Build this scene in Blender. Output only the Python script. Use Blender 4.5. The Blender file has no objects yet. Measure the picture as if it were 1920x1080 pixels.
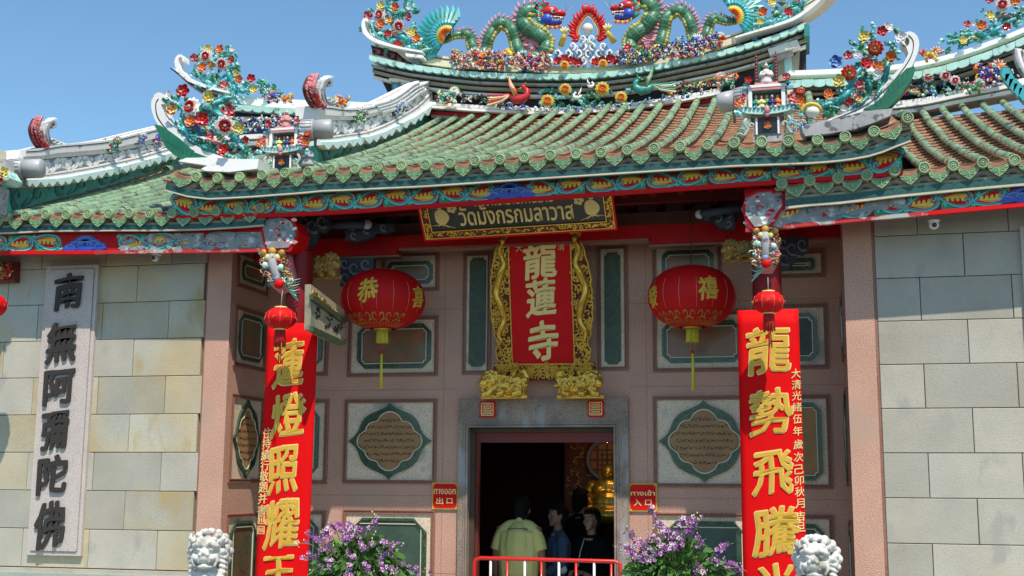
import bpy, bmesh, math, random
from mathutils import Vector, Matrix, noise
from mathutils.geometry import tessellate_polygon
random.seed(7)
S = bpy.context.scene
COL = S.collection
V = Vector
PI = math.pi

# ---------------------------------------------------------------- camera
F_PX = 2261.56
YAW, PITCH, ROLL = 0.23698285, 0.1598747, 0.00662567
CAM = V((0, -12, 2.2))
_fw = V((-math.sin(YAW)*math.cos(PITCH), math.cos(YAW)*math.cos(PITCH), math.sin(PITCH)))
_rt = V((math.cos(YAW), math.sin(YAW), 0))
_up = _rt.cross(_fw)
_r = _rt*math.cos(ROLL)+_up*math.sin(ROLL)
_u = -_rt*math.sin(ROLL)+_up*math.cos(ROLL)
cd = bpy.data.cameras.new('camera')
cam = bpy.data.objects.new('camera', cd); COL.objects.link(cam)
cd.sensor_width = 36; cd.lens = F_PX/1920*36; cd.clip_end = 3000; cd.clip_start = .1
M4 = Matrix((( _r.x, _u.x, -_fw.x, CAM.x), (_r.y, _u.y, -_fw.y, CAM.y), (_r.z, _u.z, -_fw.z, CAM.z), (0, 0, 0, 1)))
cam.matrix_world = M4
S.camera = cam

def ray(x, y):
    return _fw + _r*((x-960)/F_PX) - _u*((y-540)/F_PX)
def P(x, y, Y=0.0):            # surveyed point of the photograph -> place on the vertical plane at depth Y
    d = ray(x, y); t = (Y-CAM.y)/d.y
    return CAM + d*t
def PX(x, y, X):
    d = ray(x, y); t = (X-CAM.x)/d.x
    return CAM + d*t

# ---------------------------------------------------------------- sky, sun, exposure
SUN_DIR = V((.52, -1, 1.9)).normalized()
w = bpy.data.worlds.new('World'); S.world = w; w.use_nodes = True
nt = w.node_tree
bg = nt.nodes['Background']
sky = nt.nodes.new('ShaderNodeTexSky'); sky.sky_type = 'NISHITA'; sky.sun_disc = False
sky.sun_elevation = math.asin(SUN_DIR.z)
sky.sun_rotation = math.atan2(SUN_DIR.x, SUN_DIR.y)
sky.air_density = 1.0; sky.dust_density = .45; sky.ozone_density = 1.2
tint = nt.nodes.new('ShaderNodeMix'); tint.data_type = 'RGBA'; tint.blend_type = 'MULTIPLY'; tint.inputs[0].default_value = 1
tint.inputs[7].default_value = (.85, 1.10, 1.16, 1)
nt.links.new(sky.outputs[0], tint.inputs[6]); nt.links.new(tint.outputs[2], bg.inputs[0]); bg.inputs[1].default_value = .15
sd = bpy.data.lights.new('sun', 'SUN'); sd.energy = 5.0; sd.angle = math.radians(.53); sd.color = (1, .91, .78)
so = bpy.data.objects.new('sun', sd); COL.objects.link(so); so.location = (4, -10, 20)
so.rotation_euler = SUN_DIR.to_track_quat('Z', 'Y').to_euler()
S.view_settings.view_transform = 'Standard'; S.view_settings.look = 'None'
S.view_settings.exposure = 0.0; S.view_settings.gamma = 1.0; S.view_settings.use_curve_mapping = False
S.cycles.max_bounces = 6; S.cycles.diffuse_bounces = 4; S.cycles.glossy_bounces = 3

# ---------------------------------------------------------------- materials
MATS = {}
def mat(name, col, rough=.55, metal=0., var=.12, vs=5., col2=None, c2amt=.5, c2s=3., bump=0., bs=60., rnd=.06,
        speck=None, coat=0., emis=None, dirt=None, spec=.5):
    if name in MATS: return MATS[name]
    m = bpy.data.materials.new(name); MATS[name] = m
    m.use_nodes = True; n = m.node_tree; N = n.nodes; L = n.links
    b = N['Principled BSDF']
    b.inputs['Roughness'].default_value = rough; b.inputs['Metallic'].default_value = metal
    b.inputs['Coat Weight'].default_value = coat; b.inputs['Specular IOR Level'].default_value = spec
    geo = N.new('ShaderNodeNewGeometry')
    def nz(scale, det=4, stretch=None):
        t = N.new('ShaderNodeTexNoise'); t.inputs['Scale'].default_value = scale; t.inputs['Detail'].default_value = det
        if stretch:
            mp = N.new('ShaderNodeMapping'); mp.inputs['Scale'].default_value = stretch
            L.new(geo.outputs['Position'], mp.inputs[0]); L.new(mp.outputs[0], t.inputs['Vector'])
        else: L.new(geo.outputs['Position'], t.inputs['Vector'])
        return t
    def mix(a, bb, fac, bt='MIX'):
        x = N.new('ShaderNodeMix'); x.data_type = 'RGBA'; x.blend_type = bt
        for i, s in ((6, a), (7, bb)):
            if isinstance(s, tuple): x.inputs[i].default_value = (*s, 1)
            else: L.new(s, x.inputs[i])
        if isinstance(fac, float): x.inputs[0].default_value = fac
        else: L.new(fac, x.inputs[0])
        return x.outputs[2]
    def ramp(src, a, c):
        r = N.new('ShaderNodeMapRange'); r.inputs[1].default_value = a; r.inputs[2].default_value = c; r.clamp = True
        L.new(src, r.inputs[0]); return r.outputs[0]
    c = tuple(col)
    if col2:
        c = mix(c, tuple(col2), ramp(nz(c2s, 5).outputs[0], .5-.5*(1-c2amt)*.3-.02, .5+.25-.2*c2amt))
    if speck:
        sc, size, amt = speck[0], speck[1], speck[2]
        t = nz(size, 2); c = mix(c, tuple(sc), ramp(t.outputs[0], .62-amt*.2, .66-amt*.2+.05))
    if var:
        t = nz(vs, 5)
        lo = 1-var; k = N.new('ShaderNodeMapRange'); k.inputs[1].default_value = .3; k.inputs[2].default_value = .7
        k.inputs[3].default_value = lo; k.inputs[4].default_value = 1+var*.6; L.new(t.outputs[0], k.inputs[0])
        cc = N.new('ShaderNodeCombineColor')
        for i in range(3): L.new(k.outputs[0], cc.inputs[i])
        c = mix(c, cc.outputs[0], 1., 'MULTIPLY')
    if rnd:
        oi = N.new('ShaderNodeObjectInfo'); k = N.new('ShaderNodeMapRange')
        k.inputs[3].default_value = 1-rnd; k.inputs[4].default_value = 1+rnd; L.new(oi.outputs['Random'], k.inputs[0])
        cc = N.new('ShaderNodeCombineColor')
        for i in range(3): L.new(k.outputs[0], cc.inputs[i])
        c = mix(c, cc.outputs[0], 1., 'MULTIPLY')
    if dirt:
        dc, ds, da = dirt[:3]; st = dirt[3] if len(dirt) > 3 else None
        t = nz(ds, 8, st); c = mix(c, tuple(dc), ramp(t.outputs[0], .66-da*.3, .72-da*.22))
    if isinstance(c, tuple): b.inputs['Base Color'].default_value = (*c, 1)
    else: L.new(c, b.inputs['Base Color'])
    if bump:
        t = nz(bs, 4); bp = N.new('ShaderNodeBump'); bp.inputs['Strength'].default_value = bump; bp.inputs['Distance'].default_value = .01
        L.new(t.outputs[0], bp.inputs['Height']); L.new(bp.outputs[0], b.inputs['Normal'])
    if emis:
        b.inputs['Emission Color'].default_value = (*emis[0], 1); b.inputs['Emission Strength'].default_value = emis[1]
    return m
grime = (.12, .10, .075)
MT = dict(
 stone=mat('grey_cream_stone', (.45, .42, .355), .85, var=.12, vs=2.2, col2=(.44, .40, .32), c2amt=.12, c2s=1.2, bump=.25, bs=60, rnd=.11, speck=((.36, .34, .29), 130, .3), dirt=((.38, .36, .31), 3.5, .28, (1.2, 1, .7))),
 stonet=mat('tan_stone', (.50, .40, .24), .85, var=.12, vs=2.5, col2=(.45, .45, .39), c2amt=.55, c2s=.9, bump=.25, bs=60, rnd=.15, speck=((.36, .32, .23), 130, .3), dirt=((.42, .32, .17), 2.2, .34, (1.3, 1, .5))),
 plaque=mat('grey_pink_granite', (.60, .52, .47), .75, var=.05, speck=((.33, .28, .27), 160, .5), rnd=.02),
 pink=mat('pink_granite', (.66, .38, .27), .75, var=.08, vs=3, speck=((.40, .22, .17), 120, .75), dirt=((.48, .31, .23), 1.2, .3), rnd=.02, bump=.05, bs=150),
 pinkd=mat('red_granite_trim', (.33, .15, .10), .6, var=.12, speck=((.2, .09, .06), 140, .5), rnd=.03),
 terr=mat('pale_terrazzo', (.78, .62, .45), .75, var=.09, speck=((.45, .38, .29), 120, .45), rnd=.02, dirt=((.40, .37, .30), 2.5, .2)),
 cream=mat('cream_line', (.68, .62, .48), .6, var=.06),
 mgreen=mat('dark_green_marble', (.06, .105, .055), .35, var=.3, vs=22, speck=((.025, .055, .035), 60, .6), coat=.2),
 mgreen2=mat('deep_green_slab', (.045, .075, .04), .5, var=.3, vs=22, speck=((.10, .13, .08), 90, .3)),
 rust=mat('rust_marble', (.30, .12, .065), .4, var=.2, vs=6, col2=(.13, .14, .07), c2amt=.4, c2s=3.5, coat=.2),
 ochre=mat('ochre_slab', (.36, .19, .075), .6, var=.15, vs=7),
 dgreen=mat('painted_green_slab', (.055, .10, .07), .45, var=.3, vs=4, coat=.2),
 brown=mat('brown_slab', (.14, .075, .035), .5, var=.25, vs=5, col2=(.05, .09, .04), c2amt=.3, c2s=3),
 grey=mat('grey_granite', (.34, .25, .19), .75, var=.3, vs=3, speck=((.15, .14, .13), 110, .5), dirt=((.35, .34, .33), 5, .3, (1, 1, .3)), rnd=.02),
 ink=mat('black_ink', (.02, .018, .015), .6, var=.05),
 char=mat('carved_dark_character', (.035, .028, .022), .6, var=.1),
 groove=mat('joint_mortar', (.05, .05, .04), .9),
 tile=mat('green_glazed_tile', (.205, .37, .20), .45, var=.3, vs=9, col2=(.31, .39, .25), c2amt=.35, c2s=6, rnd=.16, coat=.1, dirt=((.13, .14, .09), 7, .36)),
 tilej=mat('green_tile_lip', (.28, .43, .25), .4, var=.2, rnd=.08),
 tilee=mat('green_tile_relief', (.33, .45, .22), .4, var=.2, vs=20, coat=.2, rnd=.08),
 tiled=mat('green_tile_recess', (.12, .27, .13), .45, var=.2, vs=20, rnd=.06),
 pan=mat('orange_clay_tile', (.52, .27, .15), .75, var=.3, vs=15, col2=(.36, .22, .15), c2amt=.3, c2s=7, rnd=.08),
 pan_shade=mat('clay_tile_gap_shade', (.12, .06, .04), .9, var=.2),  # dark tone painted between clay tiles as their shadow lines
 board=mat('beige_eave_board', (.38, .33, .22), .8, var=.15, vs=12, dirt=((.25, .22, .16), 6, .3)),
 bandg=mat('dark_green_band', (.012, .09, .075), .5, var=.5, vs=45),
 white=mat('white_stucco', (.86, .84, .81), .75, var=.06, vs=8, dirt=((.45, .42, .40), 11, .14)),
 whited=mat('weathered_stucco', (.42, .41, .42), .85, var=.2, vs=9, dirt=((.14, .13, .14), 14, .3)),
 creamr=mat('cream_rail', (.74, .66, .46), .6, var=.08),
 red=mat('red_paint', (.50, .006, .008), .6, var=.15, vs=6, spec=.2),
 redb=mat('bright_red_paint', (.66, .005, .008), .6, var=.08, vs=4, rnd=.02, spec=.2),
 banner=mat('vermilion_banner', (.74, .003, .004), .7, var=.06, vs=2, rnd=.01, spec=.12),
 col_shaded=mat('shaded_red_lacquer', (.20, .006, .010), .5, var=.12, spec=.3), redd=mat('dark_red_wood', (.16, .016, .012), .5, var=.2, vs=5),  # column red darkened to stand in for the eave shade
 maroon=mat('maroon_ground', (.10, .014, .02), .6, var=.15),
 wood=mat('dark_brown_wood', (.07, .045, .03), .6, var=.2),
 teal=mat('teal_glaze', (.02, .24, .20), .4, var=.2, vs=10, coat=.2, dirt=((.15, .3, .26), 15, .15)),
 teald=mat('deep_teal', (.012, .12, .095), .5, var=.25, vs=12, coat=.1),
 aqua=mat('aqua_glaze', (.45, .72, .64), .45, var=.15, vs=9, coat=.1, dirt=((.2, .35, .3), 10, .2)), paleaq=mat('pale_aqua_stucco', (.66, .84, .79), .6, var=.10, vs=9, dirt=((.35, .45, .42), 12, .15)),
 cyan=mat('turquoise_glaze', (.04, .38, .42), .38, var=.2, vs=9, coat=.2),
 leaf=mat('leaf_green_glaze', (.05, .26, .10), .4, var=.25, vs=10, coat=.15),
 leafd=mat('dark_leaf_green_glaze', (.012, .15, .07), .4, var=.25, vs=8, coat=.15),
 pearl=mat('pearl_white', (.8, .76, .68), .25, coat=.4),
 yel=mat('yellow_glaze', (.68, .50, .06), .45, var=.15, vs=10),
 yelp=mat('pale_yellow_glaze', (.75, .66, .25), .45, var=.12),
 org=mat('orange_glaze', (.70, .16, .02), .45, var=.15, vs=10),
 blue=mat('blue_glaze', (.02, .07, .45), .4, var=.2, vs=10, coat=.2),
 navy=mat('navy_glaze', (.02, .03, .16), .4, var=.2, coat=.2),
 sky=mat('pale_blue_glaze', (.20, .38, .58), .45, var=.15),
 pinkg=mat('pink_glaze', (.68, .26, .27), .5, var=.15),
 redg=mat('red_glaze', (.52, .015, .015), .38, var=.15, vs=12, coat=.2),
 black=mat('black_lacquer', (.012, .011, .012), .35, var=.1, coat=.2),
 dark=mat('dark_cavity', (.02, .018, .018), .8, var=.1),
 gold=mat('gold_leaf', (.80, .48, .08), .33, metal=.75, var=.2, vs=30, bump=.2, bs=80),
 goldp=mat('gold_paint', (.67, .41, .05), .6, metal=.05, var=.12, vs=12, spec=.3),
 goldh=mat('pale_gold_edge', (.88, .66, .25), .45, metal=.1, var=.05),
 goldt=mat('pale_gold_print', (.82, .62, .25), .5),
 goldd=mat('tarnished_gold', (.42, .26, .06), .5, metal=.3, var=.35, vs=20, bump=.3, bs=60),
 lant=mat('lantern_red_cloth', (.55, .004, .004), .65, var=.08, spec=.25),
 lantl=mat('lantern_rib_line', (.74, .22, .16), .5),
 fringe=mat('yellow_fringe', (.72, .62, .05), .7, var=.15, vs=60),
 fringer=mat('red_fringe', (.62, .02, .015), .7, var=.2, vs=60),
 marble=mat('white_marble', (.68, .655, .60), .7, var=.18, vs=12, dirt=((.33, .30, .25), 6, .42), bump=.1, bs=60),
 plast=mat('grey_plastic', (.42, .43, .43), .4, var=.05), plastd=mat('dark_grey_plastic', (.18, .185, .19), .5, var=.05),
 plastw=mat('white_plastic', (.75, .75, .74), .3, var=.02), lens=mat('black_glass', (.01, .01, .01), .08, coat=.5, var=0),
 skin=mat('skin', (.36, .20, .13), .55, var=.06), skind=mat('tanned_skin', (.27, .14, .085), .55, var=.06), hair=mat('black_hair', (.008, .007, .006), .8, var=.2, vs=60, spec=.15),
 shirt=mat('pale_yellow_cotton', (.70, .62, .22), .85, var=.06, vs=9, bump=.25, bs=9), denim=mat('blue_denim', (.06, .11, .19), .9, var=.2, vs=30, bump=.2, bs=14),
 blk=mat('black_cloth', (.008, .008, .01), .95, spec=.1), shorts=mat('dark_red_cloth', (.16, .02, .02), .9), lilac=mat('lilac_cloth', (.42, .24, .42), .85),
 steelr=mat('red_enamel_steel', (.62, .015, .012), .3, var=.05, coat=.3), steelw=mat('white_enamel_steel', (.75, .75, .73), .35, var=.05, coat=.2),
 purple=mat('purple_petal', (.30, .07, .31), .6, var=.3, vs=40), lpet=mat('pale_lilac_petal', (.55, .30, .48), .6, var=.2, vs=40), wpet=mat('white_petal', (.72, .64, .64), .6, var=.1),
 fol=mat('orchid_leaf', (.075, .19, .035), .5, var=.45, vs=12, rnd=.1), fol2=mat('young_leaf', (.15, .30, .06), .5, var=.35, vs=12), stem=mat('green_stem', (.16, .22, .06), .6),
 pot=mat('terracotta_pot', (.25, .1, .06), .7), dark_ground=mat('low_bounce_asphalt', (.055, .052, .05), .9, var=.15), ledge=mat('pale_green_stone', (.36, .40, .34), .7, var=.1, speck=((.25, .29, .24), 130, .5)),
 peel=mat('peeling_grey_paint', (.30, .30, .30), .8, var=.25, vs=12, dirt=((.55, .54, .52), 12, .32)),
 peelr=mat('peeling_red_paint', (.52, .02, .02), .6, var=.2, vs=9, dirt=((.46, .42, .40), 7, .42)),
 mould=mat('cream_moulding', (.60, .52, .40), .7, var=.15, vs=6),
 backg=mat('frieze_green', (.03, .28, .11), .5, var=.2, vs=15), cyanp=mat('frieze_cyan', (.16, .60, .56), .5, var=.15), yelf=mat('frieze_yellow', (.78, .55, .06), .5, var=.12, vs=20), fin=mat('crest_ground', (.36, .37, .40), .8, var=.15),
 orng=mat('orange_halo', (.45, .13, .03), .5),
)

# ---------------------------------------------------------------- mesh kit
class MB:
    def __init__(s): s.v = []; s.f = []; s.m = []; s.mats = []; s.sm = []
    def mi(s, m):
        m = MT[m] if isinstance(m, str) else m
        if m not in s.mats: s.mats.append(m)
        return s.mats.index(m)
    def add(s, vs, fs, m, smooth=False):
        o = len(s.v); s.v += [tuple(v) for v in vs]; k = s.mi(m)
        for f in fs: s.f.append(tuple(i+o for i in f)); s.m.append(k); s.sm.append(smooth)
        return s
    def box(s, a, b, m, rz=0, about=None):
        x0, y0, z0 = a; x1, y1, z1 = b
        vs = [V((x, y, z)) for z in (z0, z1) for y in (y0, y1) for x in (x0, x1)]
        if rz:
            c = V(about) if about else (V(a)+V(b))/2; R = Matrix.Rotation(rz, 3, 'Z'); vs = [R@(v-c)+c for v in vs]
        return s.add(vs, [(0, 2, 3, 1), (4, 5, 7, 6), (0, 1, 5, 4), (2, 6, 7, 3), (0, 4, 6, 2), (1, 3, 7, 5)], m)
    def prism(s, poly, T, d0, d1, m, edge=None):      # poly 2D -> T(u, v, w), w from d0 (back) to d1 (front)
        n = len(poly); vs = [T(u, v, d1) for u, v in poly]+[T(u, v, d0) for u, v in poly]
        tri = tessellate_polygon([[V((u, v, 0)) for u, v in poly]])
        s.add(vs, [tuple(t) for t in tri], m)
        s.add(vs, [(i, (i+1) % n, (i+1) % n+n, i+n) for i in range(n)], edge or m)
        return s
    def ring(s, po, pi, T, d0, d1, m):
        n = len(po); vs = [T(u, v, d1) for u, v in po]+[T(u, v, d1) for u, v in pi]+[T(u, v, d0) for u, v in po]+[T(u, v, d0) for u, v in pi]
        fs = []
        for i in range(n):
            j = (i+1) % n
            fs += [(i, j, j+n, i+n), (i, i+2*n, j+2*n, j), (i+n, j+n, j+3*n, i+3*n)]
        return s.add(vs, fs, m)
    def tube(s, pts, rad, m, n=8, cap=True, smooth=True, flat=1., up=None):
        pts = [V(p) for p in pts]
        if not hasattr(rad, '__len__'): rad = [rad]*len(pts)
        elif len(rad) != len(pts): rad = [lerp_list(rad, i/(len(pts)-1)) for i in range(len(pts))]
        vs = []; a = None
        for i, p in enumerate(pts):
            t = (pts[min(i+1, len(pts)-1)]-pts[max(i-1, 0)])
            t = t.normalized() if t.length > 1e-9 else V((0, 0, 1))
            if a is None:
                a = (V(up) if up else (V((0, 1, 0)) if abs(t.y) < .9 else V((1, 0, 0))))
            a = (a-t*a.dot(t)).normalized(); b = t.cross(a)
            for k in range(n):
                th = 2*PI*k/n; vs.append(p+(a*math.cos(th)*flat+b*math.sin(th))*rad[i])
        fs = [(i*n+k, i*n+(k+1) % n, (i+1)*n+(k+1) % n, (i+1)*n+k) for i in range(len(pts)-1) for k in range(n)]
        if cap: fs += [tuple(range(n))[::-1], tuple((len(pts)-1)*n+k for k in range(n))]
        return s.add(vs, fs, m, smooth)
    def ball(s, c, r, m, nu=10, nv=7, rot=None, smooth=True):
        if not hasattr(r, '__len__'): r = (r, r, r)
        vs = []; 
        for j in range(nv+1):
            ph = PI*j/nv
            for i in range(nu):
                th = 2*PI*i/nu; q = V((r[0]*math.sin(ph)*math.cos(th), r[1]*math.sin(ph)*math.sin(th), r[2]*math.cos(ph)))
                if rot: q = rot@q
                vs.append(V(c)+q)
        fs = [(j*nu+i, (j+1)*nu+i, (j+1)*nu+(i+1) % nu, j*nu+(i+1) % nu) for j in range(nv) for i in range(nu)]
        return s.add(vs, fs, m, smooth)
    def lathe(s, prof, c, m, n=16, axis='Z', smooth=True, R=None, cap=False):
        vs = []
        for r, h in prof:
            for k in range(n):
                th = 2*PI*k/n; q = V((r*math.cos(th), r*math.sin(th), h))
                if axis == 'Y': q = V((q.x, -h, q.y))
                if R: q = R@q
                vs.append(V(c)+q)
        fs = [(j*n+i, j*n+(i+1) % n, (j+1)*n+(i+1) % n, (j+1)*n+i) for j in range(len(prof)-1) for i in range(n)]
        if cap: fs += [tuple(range(n))[::-1], tuple((len(prof)-1)*n+k for k in range(n))]
        return s.add(vs, fs, m, smooth)
    def ribbon(s, pts, wid, T, d0, d1, m, n=None):   # flat stroke with thickness in 2D, mapped by T
        if not hasattr(wid, '__len__'): wid = [wid]*len(pts)
        elif len(wid) != len(pts): wid = [lerp_list(wid, i/(len(pts)-1)) for i in range(len(pts))]
        Lp = []; Rp = []
        for i, (x, y) in enumerate(pts):
            a = pts[max(i-1, 0)]; b = pts[min(i+1, len(pts)-1)]; tx, ty = b[0]-a[0], b[1]-a[1]; l = math.hypot(tx, ty) or 1
            nx, ny = -ty/l, tx/l; Lp.append((x+nx*wid[i]/2, y+ny*wid[i]/2)); Rp.append((x-nx*wid[i]/2, y-ny*wid[i]/2))
        k = len(pts); vs = [T(u, v, d1) for u, v in Lp+Rp]+[T(u, v, d0) for u, v in Lp+Rp]
        fs = []
        for i in range(k-1):
            fs += [(i, i+1, k+i+1, k+i), (i, 2*k+i, 2*k+i+1, i+1), (k+i, k+i+1, 3*k+i+1, 3*k+i)]
        fs += [(0, k, 3*k, 2*k), (k-1, 3*k-1, 4*k-1, 2*k-1)]
        return s.add(vs, fs, m)
    def mesh(s, name='mesh'):
        me = bpy.data.meshes.new(name); me.from_pydata(s.v, [], s.f)
        for m in s.mats: me.materials.append(m)
        me.polygons.foreach_set('material_index', s.m); me.polygons.foreach_set('use_smooth', s.sm); me.update()
        return me
    def build(s, name, parent=None, loc=None, label=None, cat=None, group=None, kind=None):
        me = s.mesh(name)
        bm = bmesh.new(); bm.from_mesh(me); bmesh.ops.recalc_face_normals(bm, faces=bm.faces); bm.to_mesh(me); bm.free()
        return inst(name, me, parent, None, label, cat, group, kind)
def lerp_list(L, t):
    x = t*(len(L)-1); i = min(int(x), len(L)-2); return L[i]*(1-(x-i))+L[i+1]*(x-i)
def inst(name, me, parent=None, mw=None, label=None, cat=None, group=None, kind=None):
    o = bpy.data.objects.new(name, me); COL.objects.link(o)
    if parent is not None:
        o.parent = parent
        b = WORLD[parent.name]; o.matrix_parent_inverse = b.inverted()
        WORLD[o.name] = mw.copy() if mw else Matrix()
    else: WORLD[o.name] = mw.copy() if mw else Matrix()
    if mw: o.matrix_basis = mw
    if parent is not None:
        pass
    for k, v in (('label', label), ('category', cat), ('group', group), ('kind', kind)):
        if v: o[k] = v
    return o
WORLD = {}
def thing(name, label, cat, loc, group=None, rz=0.):
    o = bpy.data.objects.new(name, None); COL.objects.link(o); o.empty_display_size = .2
    mw = Matrix.Translation(V(loc))@Matrix.Rotation(rz, 4, 'Z'); o.matrix_basis = mw; WORLD[o.name] = mw
    o['label'] = label; o['category'] = cat
    if group: o['group'] = group
    return o
def tag(o, label, cat, group=None):
    o['label'] = label; o['category'] = cat
    if group: o['group'] = group
    return o
def recenter(o):      # move a lone mesh object's origin to its own centre
    me = o.data; c = V((0, 0, 0))
    for v in me.vertices: c += v.co
    c /= max(1, len(me.vertices)); me.transform(Matrix.Translation(-c)); o.matrix_basis = Matrix.Translation(c); WORLD[o.name] = o.matrix_basis.copy()
    return o

def crv(pts, n=8):     # Catmull-Rom through points (tuples of any size)
    out = []; k = len(pts); d = len(pts[0])
    for i in range(k-1):
        p0, p1, p2, p3 = pts[max(i-1, 0)], pts[i], pts[i+1], pts[min(i+2, k-1)]
        for j in range(n):
            t = j/n
            out.append(tuple(.5*(2*p1[a]+(p2[a]-p0[a])*t+(2*p0[a]-5*p1[a]+4*p2[a]-p3[a])*t*t+(3*p1[a]-p0[a]-3*p2[a]+p3[a])*t**3) for a in range(d)))
    out.append(tuple(pts[-1])); return out
def pc(pts, Y, n=6):   # smooth curve of surveyed points on the plane Y
    return crv([tuple(P(x, y, Y)) for x, y in pts], n)
def interp(tab, x):
    if x <= tab[0][0]: return tab[0][1]
    for (a, b), (c, d) in zip(tab, tab[1:]):
        if x <= c: return b+(d-b)*(x-a)/(c-a)
    return tab[-1][1]
def TY(Y): return lambda u, v, w: V((u, Y-w, v))           # faces the street
def TXP(X): return lambda u, v, w: V((X+w, u, v))          # faces +X
def spiral(cx, cz, r0, r1, a0, a1, n=16, sy=1.):
    return [(cx+(r0+(r1-r0)*i/n)*math.cos(a0+(a1-a0)*i/n), cz+sy*(r0+(r1-r0)*i/n)*math.sin(a0+(a1-a0)*i/n)) for i in range(n+1)]
def rect(x0, z0, x1, z1): return [(x0, z0), (x1, z0), (x1, z1), (x0, z1)]
def octa(x0, z0, x1, z1, c): return [(x0+c, z0), (x1-c, z0), (x1, z0+c), (x1, z1-c), (x1-c, z1), (x0+c, z1), (x0, z1-c), (x0, z0+c)]
def notch(x0, z0, x1, z1, c, n=4):
    o = []
    for cx, cz, a in ((x1, z0, PI), (x1, z1, -PI/2), (x0, z1, 0), (x0, z0, PI/2)):
        o += [(cx+c*math.cos(a-PI/2*i/n), cz+c*math.sin(a-PI/2*i/n)) for i in range(n+1)]
    return o
def lobed(q, cx, cz, rx, rz):
    pts = list(q)+[(-x, y) for x, y in q[-2::-1]]; pts += [(x, -y) for x, y in pts[-2:0:-1]]
    return [(cx+x*rx, cz+y*rz) for x, y in pts]
def off(poly, k):
    cx = sum(p[0] for p in poly)/len(poly); cz = sum(p[1] for p in poly)/len(poly)
    return [(cx+(x-cx)*k, cz+(z-cz)*k) for x, z in poly]

# ---------------------------------------------------------------- writing (the font that ships inside Blender)
_txt = {}
def glyphs(chars, bold=0, shear=0., space=1.):
    key = chars
    if key in _txt: return _txt[key]
    c = bpy.data.curves.new('writing', 'FONT'); c.body = chars;  c.resolution_u = 2; c.size = 1; c.space_character = space; c.shear = shear
    c.fill_mode = 'FRONT'
    o = bpy.data.objects.new('writing', c); COL.objects.link(o); bpy.context.view_layer.update()
    dg = bpy.context.evaluated_depsgraph_get(); me = bpy.data.meshes.new_from_object(o.evaluated_get(dg))
    vs = [(v.co.x, v.co.y) for v in me.vertices]; fs = [tuple(p.vertices) for p in me.polygons]
    es = {}
    for f in fs:
        for a, b in zip(f, f[1:]+f[:1]):
            k = (min(a, b), max(a, b)); es.setdefault(k, []).append((a, b))
    bd = [e[0] for e in es.values() if len(e) == 1]
    x0 = min(v[0] for v in vs); x1 = max(v[0] for v in vs); y0 = min(v[1] for v in vs); y1 = max(v[1] for v in vs)
    bpy.data.objects.remove(o); bpy.data.curves.remove(c); bpy.data.meshes.remove(me)
    _txt[key] = (vs, fs, bd, (x0, y0, x1, y1)); return _txt[key]
def write(mb, chars, T, cx, cz, wd, ht, d0, d1, m, bold=.03, warp=None, edge=None):
    """stamp the glyphs several times round a slanted oval nib so the strokes swell like brushwork"""
    vs, fs, bd, (x0, y0, x1, y1) = glyphs(chars)
    hz = y1-y0; k = mb.mi(edge or m)
    stamps = [(0, 0)]
    if bold > .015:
        ns = 9
        for i in range(ns):
            a = 2*PI*i/ns; p, q = bold*.95*math.cos(a), bold*.5*math.sin(a); stamps.append((p*.80-q*.6, p*.6+q*.80))
    else: stamps += [(bold*.6, 0), (0, bold*.6)]
    for si, (dx, dy) in enumerate(stamps):
        q = []
        for x, y in vs:
            u = (x+dx-x0)/(x1-x0)-.5; v = (y+dy-y0)/(y1-y0)-.5
            if warp: u, v = warp(u, v)
            q.append((cx+u*wd, cz+v*ht))
        n = len(q); e = d1+.00018*si
        mb.add([T(u, v, e) for u, v in q]+[T(u, v, d0) for u, v in q], fs, m)
        o = len(mb.v)-2*n
        for a, b in bd: mb.f.append((o+a, o+b, o+b+n, o+a+n)); mb.m.append(k); mb.sm.append(False)
def brush(u, v): # a slight calligraphic slant and swell
    return (u+.018*math.sin(7*v+1)+.06*u*abs(v), v+.11*u+.02*math.sin(8*u+1))

# pre-bake the writing while the scene is still empty
for s_ in '南無阿彌陀佛': glyphs(s_, .045)
for s_ in '蓮燈照耀王龍勢飛騰光寺恭禧喜發': glyphs(s_, .035); glyphs(s_, .05)
for s_ in '住持績行敬題并書印章大清光緒伍年歲次己卯秋月吉旦出口入': glyphs(s_, .012)
for s_ in ('ทางออก', 'ทางเข้า', 'วัดมังกรกมลาวาส', 'ทรงพระราชทานนาม'): glyphs(s_, .02)
# ================================================================ ground and temple body
g = MB(); g.box((-150, -150, -.3), (150, 150, 0), 'dark_ground'); o = g.build('ground'); o['kind'] = 'structure'  # unseen ground given dark asphalt to keep bounced light off the porch
g = MB(); g.box((-14, -3.8, .0), (9, 6, .40), 'ledge'); g.box((-14, -4.15, 0), (9, -3.8, .2), 'ledge'); o = g.build('terrace_floor'); o['kind'] = 'structure'

temple = thing('temple', 'Chinese temple with green tiled roofs, pink granite porch and pale stone side walls', 'temple', (-2.6, 0, 0))
XL, XR, XC = -5.618, .393, -2.6
YP = -.9
Z0 = .40
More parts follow.
